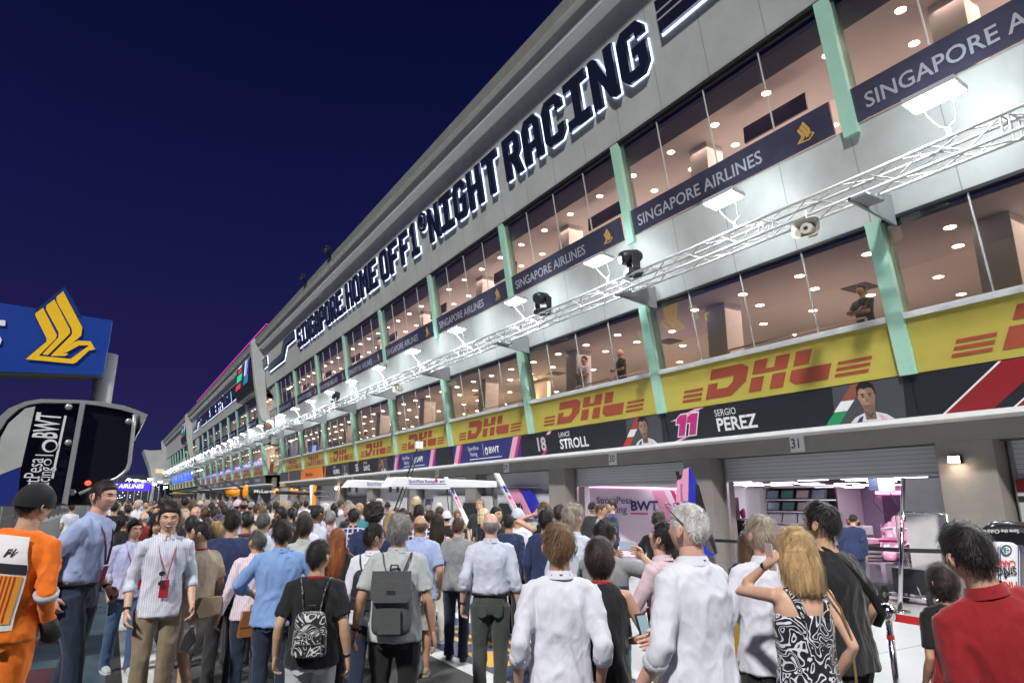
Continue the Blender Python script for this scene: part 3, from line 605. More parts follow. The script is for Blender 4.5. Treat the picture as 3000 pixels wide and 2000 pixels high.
mb = MB(); rings = [rr(.25,.17,-.12), rr(.235,.155,-.10), rr(.10,.09,.05), rr(.09,.08,.22)]; base = 0
for a, b in zip(rings[:-1], rings[1:]):
    for i in range(24): j = (i+1) % 24; mb.poly([a[i], a[j], b[j], b[i]])
mb.poly(rings[-1]); mb.build('horn', hornm, hs)
mb = MB(); mb.tube([(-.10,0,0),(.02,0,0)], [.10,.12], 16); mb.build('driver', mat('horn_core', (.45,.44,.40), .5), hs); MB().box((-.108,-.035,-.03),(-.10,.035,.03)).build('mouth', blk, hs)
MB().tube([(0,0,.14),(0,0,.36)], .02, 6).build('hanger', hous, hs)
put(hs, (10.2, 6.65, 6.52), .25)
c = copy_tree(hs); put(c, (10.2, 26.6, 6.5), .25); c['label'] = 'small beige horn loudspeaker under the far truss'
# big screens hung at the gaps
for (y, lb, dx) in ((61.0, 'large black video screen hanging off the building corner, showing coloured graphics', 0), (121.5, 'smaller far video screen hanging at the next building corner', 0)):
    T = thing('video_screen', lb, 'screen', (9.3, y+2, 11))
    MB().prism([(9.75,y+.6,15.9),(9.72,y+.6,12.3),(10.0,y+.6,11.3),(11.3,y+.6,11.2),(11.3,y+.6,15.9)], (0,9.6,0)).build('housing', blk, T, bevel=.15)
    def scr(y0, y1, z0, z1, m, l): MB().poly([(9.70-l, yy, z) for yy, z in ((y0,z0),(y1,z0),(y1,z1),(y0,z1))]).build('display', m, T)
    E_ = lambda n, c, s: mat(n, (.02,.02,.02), emit=c, es=s)
    scr(y+2.6,y+10,12.3,15.7,E_('screen_black',(.01,.012,.02),1),0); scr(y+2.9,y+5.0,12.4,13.2,E_('screen_teal',(.01,.18,.35),1),.01)
    scr(y+3.6,y+4.6,13.2,15.5,E_('screen_blue',(.12,.16,.95),1.4),.01); scr(y+4.6,y+5.2,13.3,15.3,E_('screen_pale',(.8,.75,.95),1),.01)
    scr(y+6.6,y+9.4,13.2,13.9,E_('screen_green',(.02,.6,.3),1),.01); scr(y+6.9,y+9.6,12.4,12.9,E_('screen_red',(.7,.03,.03),1),.01); scr(y+7.2,y+9.2,14.6,15.4,E_('screen_white',(.5,.8,.8),1),.01); scr(y+7,y+9,14.1,14.4,E_('screen_red',(.7,.03,.03),1),.01)
    settle(T)
# magenta light line on the parapet of the second building + blue-lit roof box
T = thing('roof_light_line', 'magenta light line along a dark parapet above the second building', 'light', (11, 62, 17))
mb = MB(); mb.box((10.6,62.0,16.3),(11.4,119,17.6)); mb.build('parapet', mat('parapet', (.06,.05,.055), .7), T)
mb = MB()
for i in range(76): mb.box((10.5,62.4+.75*i,17.55),(10.56,62.95+.75*i,17.62))
mb.box((10.5,62.0,17.6),(13.5,62.06,17.68)); mb.build('light_line', mat('magenta_led', (.3,.02,.2), emit=(.6,.06,.42), es=1.0), T); settle(T)
T = thing('roof_plant_box', 'blue-lit box on the roof behind the magenta light line', 'rooftop box', (13,60.5,16.5))
MB().box((12.6,59.2,16.3),(13.6,60.6,18.4)).build('box', mat('blue_box', (.02,.1,.3), emit=(.01,.12,.38), es=.8), T); MB().box((12.5,59.1,18.41),(13.7,60.7,18.5)).build('trim', mat('pale_led', (.3,.4,.5), emit=(.5,.7,.9), es=.8), T); settle(T)
for (y, lb) in ((36.2,'small dark lamp bracket clipped on the roof edge, upper one'),(41.8,'small dark lamp bracket clipped on the roof edge, lower one')):
    T = thing('roof_edge_lamp', lb, 'lamp', (9.4,y,15.6)); MB().tube([(9.36,y,15.5),(9.1,y,15.9),(9.15,y-.3,16.05)], .05, 6).build('arm', blk, T); MB().box((8.95,y-.5,15.85),(9.2,y+.3,16.02)).build('head', blk, T, bevel=.03); settle(T)
# far end: lane sign, control tower, far lamps
T = thing('overhead_sign', 'far blue-violet lit sign with white lettering across the pit lane', 'sign', (0,150,6))
p0, p1 = onY(278,1108,150), onY(344,1127,150)
MB().box((p0.x-9,150,p1.z),(p1.x,151,p0.z)).build('panel', mat('violet_lit_panel', (.05,.03,.4), emit=(.06,.02,.62), es=1.1), T)
text('SINGAPORE AIRLINES', (p1.x-1.2,150,p1.z+.55), (1,0,0), (0,0,1), 1.05, mat('lit_white', (.8,.8,.8), emit=(.8,.8,1), es=.9), T, align='RIGHT', bold=.03, shear=.2)
MB().tube([(p1.x+.4,150.5,0),(p1.x+.4,150.5,p0.z+1)], .25, 8).build('post', alu, T, smooth=True); settle(T)
T = thing('control_tower', 'dark grey angular control tower with a small lit window far down the lane', 'building', (14,215,0))
Y=215; q = lambda u, v: onY(u, v, Y)
pts = [q(330,1032), q(345,1034), q(390,1032), q(392,1110), q(352,1110), q(345,1075)]
MB().prism(pts, (0,14,0)).build('tower', grey_metal, T); a, b = q(357,1086), q(378,1077); MB().box((a.x,214.9,a.z),(b.x,214.95,b.z)).build('window', mat('far_window', (.3,.2,.1), emit=(.9,.6,.35), es=.8), T)
a, b = q(308,1112), q(352,1104); MB().box((a.x,214,a.z),(b.x,220,b.z)).build('canopy', fascia_m, T); settle(T)
for i, (u, v) in enumerate(((298,1101),(313,1103),(329,1104),(345,1100),(355,1112),(368,1106),(380,1118))):
    p = onY(u, v, 185+6*i); T = thing('far_lamp', 'tiny cold lamp on a mast far down the lane', 'lamp', (p.x,p.y,0), group='tiny lamps far down the lane')
    MB().box((p.x-.5,p.y,p.z-.12),(p.x+.5,p.y+.2,p.z+.12)).build('lamp_panel', lamp_m, T); MB().tube([(p.x,p.y+.3,0),(p.x,p.y+.3,p.z)], .1, 6).build('mast', hous, T); settle(T)
mb = MB()
T = thing('grandstand', 'dark hazy buildings and stands closing the far end of the pit lane', 'building', (-10,230,0))
MB().box((-60,232,0),(40,240,9)).build('wall', mat('far_dark', (.05,.055,.08), .8, var=.5, vscale=.3), T)
mb = MB(); rnd = random.Random(3)
for i in range(46): x = rnd.uniform(-25,20); z = rnd.uniform(2,8); mb.box((x,231.9,z),(x+.25,231.95,z+.2))
mb.build('window', mat('far_lights', (.8,.8,.8), emit=(.8,.85,1), es=2.5), T); settle(T)
# ================================================================ LEFT: airline sign and pit wall stand
SY = 24.0; c0 = lambda x, y, Y=SY: onY(*[(a+b)/1.2755 for a, b in zip((x/2.413, y/2.413), (0, 800))], Y)
blue_s = mat('royal_blue_sign', (.006,.045,.30), .4); gold_s = mat('golden_yellow', (.90,.55,.02), .4)
T = thing('airline_sign', 'big royal blue sign with a golden bird emblem on a grey pole, upper left', 'sign', c0(700,915)-Vector((0,0,3)))
mb = MB().prism([c0(-1500,-30), c0(-1500,640), c0(728,722), c0(795,335)], (0,.5,0)); mb.build('panel', blue_s, T)
pb = [c0(255,258,SY-.02), c0(455,95,SY-.02), c0(520,195,SY-.02), c0(575,305,SY-.02)]
MB().prism(pb, (0,.10,0)).build('crest_panel', mat('crest_blue', (.005,.028,.19), .4), T)
bl = [((447,130),(403,168),(402,205),(508,395),(510,428),(440,500),(438,560),(458,556),(578,480),(582,385),(560,300)),
      ((385,188),(330,230),(330,262),(415,420),(408,462),(300,578),(345,580),(498,435),(502,405)),
      ((305,247),(252,285),(250,300),(332,465),(325,490),(182,610),(515,641),(540,632),(635,545),(672,540),(642,484),(552,478),(515,495),(438,560),(487,562),(560,512),(632,512),(500,607),(275,585),(405,462),(410,440))]
bl[0] = ((447,130),(400,170),(402,205),(508,395),(510,428),(498,446),(358,583),(400,590),(458,588),(480,565),(440,560),(575,440),(582,385),(560,320))
bl[1] = ((385,188),(330,230),(326,258),(415,420),(413,452),(300,575),(342,580),(490,440),(502,425),(500,398))
bl[2] = ((305,247),(252,285),(250,300),(330,462),(330,485),(182,610),(515,641),(540,632),(630,548),(673,541),(642,484),(552,478),(515,497),(445,560),(485,562),(560,512),(632,512),(500,607),(275,585),(400,465),(402,440))
mb = MB()
def tri(pts, m=gold_s, l=.03):
    cu = [(c0(x, y, SY).x, c0(x, y, SY).z) for x, y in pts]; shape([cu], (0,SY,0), (1,0,0), (0,0,1), m, T, 'bird_emblem', lift=l)
tri([(447,130),(400,170),(402,205),(508,395),(510,430),(497,448),(358,585),(460,588),(485,572),(440,562),(575,442),(582,385)], l=.05)
tri([(385,188),(330,230),(326,258),(415,420),(413,455),(300,575),(340,580),(484,440),(496,425),(494,398)], l=.05)
tri([(305,247),(252,285),(250,300),(330,462),(330,485),(182,610),(273,602),(275,585),(395,465),(404,440)], l=.05)
tri([(182,610),(515,641),(540,632),(630,548),(673,541),(642,484),(552,478),(515,497),(438,562),(470,562),(560,512),(632,512),(500,607),(275,585)], l=.052)
MB().prism([c0(30,332,SY-.05), c0(38,336,SY-.05), c0(36,372,SY-.05), c0(-50,366,SY-.05), c0(-60,420,SY-.05), c0(-8,430,SY-.05), c0(12,470,SY-.05), c0(2,500,SY-.05), c0(-40,515,SY-.05), c0(-160,510,SY-.05), c0(-160,330,SY-.05)], (0,.03,0), white_b).build('lettering', white_b, T)
mb = MB().prism([c0(-1500,650), c0(-1500,680), c0(690,738), c0(728,722)], (0,.6,0)); mb.build('soffit_frame', blk, T)
a = c0(768,575,25); b = c0(705,915,25)
mb = MB().tube([(a.x-.02,25,a.z),((b.x),25,0)], .30, 18); mb.build('pole', alu, T, smooth=True)
mb = MB()
for i in range(5): mb.box((a.x-.36,24.66,a.z-.9-.35*i),(a.x-.2,24.7,a.z-.84-.35*i))
mb.build('pole_clips', blk, T); settle(T)
# pit wall stand
PY = 8.4; cp = lambda x, y, Y=PY: c0(x, y, Y)
frame_m = mat('stand_aluminium', (.42,.44,.44), .35, .5, var=.1); gloss_blk = mat('gloss_black', (.008,.009,.011), .06, coat=.5)
T = thing('pit_wall_stand', 'curved black pit wall stand with aluminium rim and white sponsor lettering', 'stand', (-3,PY,0))
outer = [(-500,1300),(-420,1160),(-200,1080),(0,1010),(60,955),(180,905),(290,888),(560,895),(700,905),(880,935),(950,960),(1045,998)]
inner = [(935,1010),(950,990),(850,962),(700,935),(560,918),(290,915),(200,930),(130,960),(50,1030),(0,1110),(-200,1180),(-400,1300)]
for i in range(len(outer)-1):
    k = min(len(inner)-1-i, len(inner)-1); k2 = max(k-1, 0)
    MB().prism([cp(*outer[i]), cp(*outer[i+1]), cp(*inner[k2]), cp(*inner[k])], (0,1.6,0)).build('rim', frame_m, T)
MB().poly([cp(1045,998), cp(935,1200), cp(935,1010)]).build('eave', frame_m, T); 
MB().prism([cp(1045,998), cp(935,1200), cp(925,1195), cp(938,1010)], (0,1.6,0)).build('side_sheet', frame_m, T)
MB().prism([cp(565,915,PY+.05), cp(930,965,PY+.05), cp(948,1010,PY+.05), cp(905,1350,PY+.05), cp(880,1400,PY+.05), cp(830,1450,PY+.05), cp(700,1510,PY+.05), cp(640,1640,PY+.05), cp(430,1640,PY+.05)], (0,.04,0)).build('glass_panel', gloss_blk, T)
MB().prism([cp(-300,1120,PY+.08), cp(0,1060,PY+.08), cp(130,960,PY+.08), cp(290,910,PY+.08), cp(580,915,PY+.08), cp(440,1640,PY+.08), cp(-300,1640,PY+.08)], (0,.04,0)).build('side_panel', gloss_blk, T)
MB().prism([cp(250,940), cp(180,955), cp(60,1060), cp(5,1160), cp(-40,1440), cp(150,1365)], (0,.02,0)).build('white_panel', mat('stand_white', (.42,.44,.43), .4, var=.15), T)
MB().prism([cp(-40,1446), cp(148,1372), cp(120,1640), cp(-60,1640)], (0,.02,0)).build('blue_panel', mat('stand_blue', (.01,.025,.20), .4), T)
MB().prism([cp(565,920,PY-.06), cp(602,920,PY-.06), cp(470,1660,PY-.06), cp(430,1660,PY-.06)], (0,.14,0)).build('post', frame_m, T)
mb = MB(); rp = [cp(x, y, PY-.04) for x, y in ((950,1000),(945,1080),(915,1340),(900,1385),(870,1415),(825,1450),(700,1500),(560,1560))]; mb.tube(rp, .02, 6); mb.build('edge_rail', frame_m, T, smooth=True)
b0, b1 = cp(400,1380), cp(470,1010); up_ = (b1-b0).normalized(); lf = up_.cross(Vector((0,-1,0))); lf = Vector((0,-1,0)).cross(up_)
s_ = (cp(310,1160)-cp(350,1000)).length
text('BWT', cp(397,1172,PY-.02), up_, lf, .30, white_print, T, bold=.02, fit=(cp(397,1172)-cp(418,998)).length, lift=.0)
text('Racing', cp(335,1550,PY-.02), up_, lf, .17, white_print, T, lift=.0, fit=(cp(335,1545)-cp(352,1370)).length); text('SportPesa', cp(245,1640,PY-.02), up_, lf, .20, white_print, T, lift=.0, fit=(cp(250,1640)-cp(282,1312)).length)
an = [(.068*math.cos(t*math.pi/10), .068*math.sin(t*math.pi/10)) for t in range(20)]; an2 = [(x*.72-.006, y*.72-.008) for x, y in an]
shape([[(x*.5, y*.5) for x, y in an], [(x*.5, y*.5) for x, y in an2]], cp(336,1334,PY-.02), up_, lf, white_print, T, 'roundel', lift=.0); shape([an, an2], cp(352,1218,PY-.02), up_, lf, white_print, T, 'roundel', lift=.0)
MB().prism([cp(455,1005,PY-.01), cp(472,1007,PY-.01), cp(378,1450,PY-.01), cp(360,1450,PY-.01)], (0,.01,0)).build('rule', white_print, T)
MB().prism([cp(250,1280,PY-.01), cp(378,1284,PY-.01), cp(377,1291,PY-.01), cp(248,1287,PY-.01)], (0,.01,0)).build('rule', white_print, T)
for (x, y) in ((910,1047),(483,1197),(512,1548),(485,945)):
    p = cp(x, y, PY); MB().ell(p, (.035,.02,.035), nu=10, nv=6).build('bolt', frame_m, T, smooth=True)
# desk, legs and panels under the roof
mb = MB(); mb.box((-3.6,8.6,0),(-1.85,10.6,1.0)); mb.build('plinth', mat('stand_dark', (.03,.03,.033), .5), T)
MB().box((-1.55,9.2,.98),(-.75,10.4,1.36)).build('pink_panel', mat('stand_pink', (.55,.22,.33), .3, var=.2), T)
mb = MB()
for i in range(3): mb.box((-1.4+.28*i,9.3,1.4),(-1.28+.28*i,9.34,1.72))
mb.build('white_slat', sill_m, T)
mb = MB(); mb.tube([(-1.9,8.5,1.6),(-.35,10.5,1.95)], .02, 6); mb.tube([(-1.9,8.5,1.68),(-.35,10.5,2.02)], .02, 6); mb.tube([(-1.9,8.5,.9),(-.4,10.5,1.0)], .02, 6); mb.build('handrail', frame_m, T, smooth=True)
MB().ell(cp(622,1482,PY-.05), (.03,.02,.026), nu=10, nv=6).build('red_lamp', mat('red_tail_lamp', (.6,.02,.01), emit=(1,.05,.02), es=3), T); settle(T)
# ================================================================ GARAGES
lil = mat('lilac_wall', (.36,.27,.40), .35, var=.08); pinkw = mat('pink_wall', (.60,.22,.42), .3); gwhite = mat('gloss_white', (.78,.78,.80), .25, coat=.4)
tube_l = mat('strip_lamp', (1,1,1), emit=(1,.90,1), es=7); pink_l = mat('pink_lamp', (1,.5,.8), emit=(1,.30,.70), es=4)
pinkb = mat('pink_body', (.80,.34,.50), .25, coat=.6); blueb = mat('blue_stripe', (.02,.03,.42), .3, coat=.3); magb = mat('magenta_stripe', (.55,.03,.18), .3)
chrome = mat('chrome', (.8,.8,.82), .12, 1.); steel = mat('brushed_steel', (.55,.55,.56), .3, .9); carbon = mat('carbon_black', (.015,.015,.018), .3, coat=.3); rub = mat('rubber', (.02,.02,.02), .7)
G0 = [(-.0-.0+5.25-BAY-.0, 0)]
gx = 13.1
for k in range(-1, 8):
    a = 6.17+BAY*k; b = a+5.28; n = 31-k
    T = thing('roller_shutter', 'grey ribbed roller shutter half raised over garage %d' % n if 0 <= k else 'grey ribbed roller shutter at the right edge of the photo', 'shutter', (gx, a, 2.2), group='roller shutters of the garages')
    bot = {-1: 2.2, 0: 2.28, 1: 2.26}.get(k, 1.9 if k < 4 else .02)
    MB().box((gx,a-.05,bot),(gx+.06,b+.05,2.85)).build('curtain', shutter_m, T); MB().box((gx-.02,a-.05,bot-.06),(gx+.05,b+.05,bot-.002)).build('bottom_rail', sill_m, T)
    mb = MB(); mb.box((gx-.04,a-.06,0),(gx-.03+.07,a+.0,2.8)); mb.build('guide_rail', steel, T); MB().box((gx-.04,b,0),(gx+.04,b+.06,2.8)).build('guide_rail', steel, T); settle(T)
# side walls between the garages
for k in range(-2, 9):
    y = 5.3+BAY*k+.35
    if k == 1: continue
    T = thing('partition_wall', 'white partition wall between two garages', 'wall', (16.5,y,0), group='partition walls inside the garages')
    T['label'] = 'white partition wall inside the building between two neighbouring garages'
    MB().box((13.45,y-.05,0),(29.4,y+.05,2.77)).build('wall', lil if k in (0,1) else sill_m, T); settle(T)
T = thing('garage_back_wall', 'lilac back wall of the garages with a dark smoked window band', 'wall', (20,10,0))
MB().box((29.3,-8,0),(29.5,58,2.77)).build('wall', lil, T); MB().box((29.2,6.3,.75),(29.27,17,1.98)).build('window_band', mat('purple_glass', (.10,.03,.10), .08, coat=.3), T)
MB().box((29.1,6.2,2.04),(29.2,17.2,2.16)).build('neon_strip', pink_l, T); settle(T)
for k, n in ((0,'31'), (1,'30'), (2, '29'), (3,'28'), (4,'27')):
    a = 6.3+BAY*k
    T = thing('ceiling_light_grid', 'grid of long white strip lamps under the ceiling of garage %s' % n, 'lamp', (17,a,2.7), group='strip lamps in the garages')
    for j in range(9 if k < 2 else 3):
        for i in range(4 if k < 2 else 2):
            x = 14.3+1.6*j; y = a+.35+1.25*i+(.35 if j % 2 else 0); MB().box((x,y,2.30),(x+.24,y+.75,2.32)).build('strip_lamp', tube_l, T)
    mb = MB()
    for j in range(14): mb.box((14.0+1.1*j,a,2.37),(14.06+1.1*j,a+5,2.43))
    mb.box((14.0,a-.1,2.50),(29.0,a+5.2,2.52))
    mb.build('rail', blk, T); settle(T)
    area('garage_light', (22,a+2.4,2.25), (0,0,-1), 7, 4, 42 if k < 2 else 40, (1,.90,1) if k < 2 else (.92,.95,1)); area('garage_light', (15.6,a+2.4,2.25), (0,0,-1), 3, 4, 40 if k < 2 else 36, (1,.90,1) if k < 2 else (.92,.95,1))
area('garage_pink_glow', (28.9,10,2.0), (-1,0,-.3), 6, .4, 26, (1,.35,.72)); area('garage_pink_glow', (17.9,17.0,2.0), (-.3,-1,-.2), 3, .3, 20, (1,.35,.72))
# partition with team lettering in garage 30, standing askew
A = Vector((13.35,17.35,0)); B = Vector((15.3,14.15,0)); d = (B-A).normalized(); nrm = Vector((-d.y*-1, d.x*-1, 0)); nrm = Vector((d.y, -d.x, 0)); nrm = nrm if nrm.x < 0 else -nrm
T = thing('team_partition', 'white partition with pink and blue slanted stripes and dark team lettering', 'partition', tuple(A))
L_ = (B-A).length; P_ = lambda s, z, o=0: A+d*s+nrm*o+Vector((0,0,z))
MB().prism([P_(0,.1), P_(L_,.1), P_(L_,2.08), P_(0,2.2)], -nrm*.12).build('panel', mat('lit_partition', (.80,.70,.80), .25, coat=.3), T)
def st(s0, s1, sl, m, o): MB().poly([P_(s0+sl,.1,o), P_(s1+sl,.1,o), P_(s1,2.06,o), P_(s0,2.09,o)]).build('stripe', m, T)
st(2.05,2.45,.75,pinkb,.006); st(2.62,2.75,.8,magb,.008); st(2.9,3.55,.15,blueb,.007); st(2.78,2.86,.75,mat('silver_stripe',(.5,.5,.55),.3),.008)
text('SportPesa', P_(.22,1.68,.01), d, (0,0,1), .30, navyp, T); text('Racing', P_(.45,1.40,.01), d, (0,0,1), .30, navyp, T); text('BWT', P_(1.35,1.48,.01), d, (0,0,1), .40, navyp, T, bold=.03)
MB().poly([P_(1.35,1.36,.01), P_(1.9,1.36,.01), P_(1.9,1.40,.01), P_(1.35,1.40,.01)]).build('rule', magb, T)
mb = MB(); mb.tube([P_(-.02,2.21,.0), P_(L_,2.10,.0)], .02, 6); mb.build('glow_edge', pink_l, T); settle(T)
T = thing('white_partition', 'plain grey-white partition leaning in the right of garage 31', 'partition', (13.4,6.7,0))
MB().prism([(13.15,6.35,.06),(13.35,7.35,.06),(13.35,7.35,2.2),(13.15,6.35,2.2)], (.07,-.01,0)).build('panel', mat('bright_matt_white', (.80,.81,.83), .45, var=.08), T)
mb = MB(); mb.tube([(13.0,6.3,.05),(13.0,6.3,.4)], .02, 6); mb.build('foot', steel, T); settle(T)
# screens further down: pale partitions in front of garages 29, 28, 27
for (ya, yb, h, lb, dark) in ((18.8,22.6,2.02,'pale grey partition before garage 29',0), (23.0,24.7,1.95,'narrow pale partition left of garage 29',0), (25.2,28.6,2.0,'pale grey partition before garage 28',0), (31.0,32.4,1.9,'narrow white partition before garage 27',0), (38,43,1.95,'dark grey partition in front of the orange team garages',1)):
    T = thing('garage_screen', lb, 'partition', (12.95,(ya+yb)/2,0), group='partitions before the garages'); MB().box((12.9,ya,.05),(12.98,yb,h)).build('panel', mat('matt_white', (.55,.56,.58), .5, var=.08) if not dark else mat('stand_dark', (.03,.03,.033)), T, bevel=.02)
    MB().box((12.8,ya+.1,0),(13.08,ya+.2,.05)).build('foot', steel, T); settle(T)
# leaning stripe panels in front of garage 29
for (u0, u1, m, lb) in ((1153,1190,pinkb,'tall leaning pink panel behind the nearer white gantry leg'), (1194,1220,blueb,'leaning dark blue panel against the pale partition')):
    p = onX(u0, 1122, 12.8); q = onX(u1, 1122, 12.8); p2 = onX(u0+33, 1190, 12.8); q2 = onX(u1+33, 1190, 12.8)
    T = thing('leaning_panel', lb, 'panel', (12.8, q.y, 0)); MB().prism([p, q, q2, p2], (.05,0,0)).build('panel', m, T); settle(T)
# hanging black suits on rails
for (y0, y1, lb) in ((20.4,21.9,'row of black team jackets hanging on a rail before garage 29'), (23.6,24.9,'black team jackets hanging on a rail behind the blond mechanic')):
    T = thing('clothes_rail', lb, 'clothes rail', (12.6,y0,0)); mb = MB(); mb.tube([(12.6,y0,0),(12.6,y0,1.72),(12.6,y1,1.72),(12.6,y1,0)], .015, 6); mb.build('rail', steel, T)
    n = int((y1-y0)/.28)
    for i in range(n):
        y = y0+.15+.28*i; MB().prism([(12.45,y-.12,.5),(12.45,y+.12,.5),(12.45,y+.13,1.55),(12.45,y+.03,1.68),(12.45,y-.03,1.68),(12.45,y-.13,1.55)], (.25,0,0)).build('jacket', mat('black_cloth', (.012,.013,.016), .85, bump=.5, bscale=14), T, bevel=.03)
    settle(T)
# ---------------------------------------------------------------- racing car on stands in garage 31
car = thing('racing_car', 'pink and white open-wheel racing car without wheels in the open garage', 'racing car', (14.9,9.3,0))
def loft(mb, secs, m=None, n=16):
    """secs: (pos, half width, z bottom, z top) rounded boxes along a path"""
    k = len(mb.v); i = mb.mi(m)
    for (c, w, z0, z1) in secs:
        for b in range(n):
            a = 2*math.pi*b/n; ca, sa = math.cos(a), math.sin(a)
            x = w*math.copysign(abs(ca)**.6, ca); z = (z0+z1)/2+(z1-z0)/2*math.copysign(abs(sa)**.6, sa)
            mb.v.append((c[0]+x*c[2], c[1]+x*c[3], z))
    for a in range(len(secs)-1):
        for b in range(n): d_ = (b+1) % n; mb.f.append((k+a*n+b, k+a*n+d_, k+(a+1)*n+d_, k+(a+1)*n+b)); mb.m.append(i)
    mb.f.append(tuple(k+b for b in range(n))); mb.m.append(i); mb.f.append(tuple(k+(len(secs)-1)*n+b for b in range(n))); mb.m.append(i)
    return mb
# car axis: nose towards the lane (-X), slightly turned
CA = R(205); cx_, cy_ = math.cos(CA), math.sin(CA); cw = (-cy_, cx_)
def cpt(s, w=0, z=0): return Vector((15.9+cx_*s+cw[0]*w, 9.0+cy_*s+cw[1]*w, z))
def sec(s, w, z0, z1): p = cpt(s); return ((p.x, p.y, cw[0], cw[1]), w, z0+.35, z1+.35)
loft(MB(), [sec(-2.2,.12,.3,.55), sec(-1.6,.22,.2,.75), sec(-.6,.34,.15,.95), sec(.0,.36,.15,.62), sec(.7,.34,.15,.60), sec(1.5,.26,.2,.55), sec(2.3,.14,.22,.42), sec(2.5,.08,.26,.36)]).build('body', pinkb, car, smooth=True)
for s_ in (-1, 1):
    def sp(s, w, z0, z1): p = cpt(s, .55*s_); return ((p.x, p.y, cw[0], cw[1]), w, z0+.35, z1+.35)
    loft(MB(), [sp(-1.5,.10,.15,.3), sp(-.8,.24,.12,.5), sp(.1,.28,.12,.58), sp(.35,.26,.15,.55)]).build('sidepod', gwhite if s_ > 0 else pinkb, car, smooth=True)
MB().tube([cpt(-.6,0,1.0), cpt(-.6,0,1.32), cpt(-1.1,0,1.25)], [.16,.13,.05], 12).build('airbox', pinkb, car, smooth=True)
mb = MB(); mb.tube([cpt(-.35,.32,1.0), cpt(.15,.28,1.13), cpt(.55,0,1.17), cpt(.15,-.28,1.13), cpt(-.35,-.32,1.0)], .035, 8); mb.tube([cpt(.55,0,1.17), cpt(.85,0,.93)], .03, 8); mb.build('halo', gwhite, car, smooth=True)
for s_ in (-1, 1):
    for sx2 in (1.55, -1.7):
        mb = MB()
        for z in (.55,.85):
            mb.tube([cpt(sx2-.25,.25*s_,z), cpt(sx2,.72*s_,z-.02)], .018, 6); mb.tube([cpt(sx2+.25,.22*s_,z), cpt(sx2,.72*s_,z-.02)], .018, 6)
        mb.build('wishbone', carbon, car)
        h = MB().tube([cpt(sx2,.68*s_,.70), cpt(sx2,.95*s_,.70)], .22, 20).build('brake_drum', mat('bronze_carbon', (.07,.065,.05), .35, .6), car, smooth=True)
        MB().tube([cpt(sx2,.95*s_,.70), cpt(sx2,1.02*s_,.70)], .07, 12).build('hub', steel, h, smooth=True)
MB().prism([cpt(-2.3,-.5,1.05), cpt(-2.3,.5,1.05), cpt(-2.05,.5,1.0), cpt(-2.05,-.5,1.0)], (0,0,.03)).build('rear_wing', carbon, car)
for s_ in (-1,1): MB().prism([cpt(-2.35,.5*s_,.5), cpt(-1.95,.5*s_,.5), cpt(-1.95,.5*s_,1.15), cpt(-2.35,.5*s_,1.2)], cpt(0,.02*s_,0)-cpt(0,0,0)).build('wing_endplate', pinkb, car)
MB().prism([cpt(.4,-.9,.47), cpt(.4,.9,.47), cpt(-1.2,.75,.47), cpt(-1.2,-.75,.47)], (0,0,.03)).build('floor_plank', carbon, car)
mb = MB(); loft(mb, [sec(.95,.30,.58,.63), sec(1.35,.27,.55,.60)]); mb.build('magenta_stripe', magb, car)
for s_ in (.9,-1.2): MB().box(tuple(cpt(s_,-.3,0)-Vector((.05,.1,0))), tuple(cpt(s_,.3,.42)+Vector((.05,.1,0)))).build('stand', steel, car)
settle(car)
# front wing lying low towards the lane
T = thing('front_wing', 'black front wing assembly resting low beside the racing car', 'wing', (13.8,8.4,0))
mb = MB(); pa, pb_ = Vector((13.85,7.2,.62)), Vector((13.45,8.9,.52))
for i, h in enumerate((0,.07,.15)): mb.prism([pa+Vector((.12*i,0,h)), pb_+Vector((.12*i,0,h)), pb_+Vector((.35+.12*i,.05,h+.03)), pa+Vector((.35+.12*i,.05,h+.03))], (0,0,.015))
mb.build('wing_plane', carbon, T); 
for p in (pa, pb_): MB().prism([p+Vector((-.05,0,-.1)), p+Vector((.6,0,-.1)), p+Vector((.6,0,.25)), p+Vector((.1,0,.2))], (0,.02,0)).build('endplate', pinkb, T)
MB().box((13.5,8.3,0),(13.9,8.7,.5)).build('trestle', steel, T); settle(T)
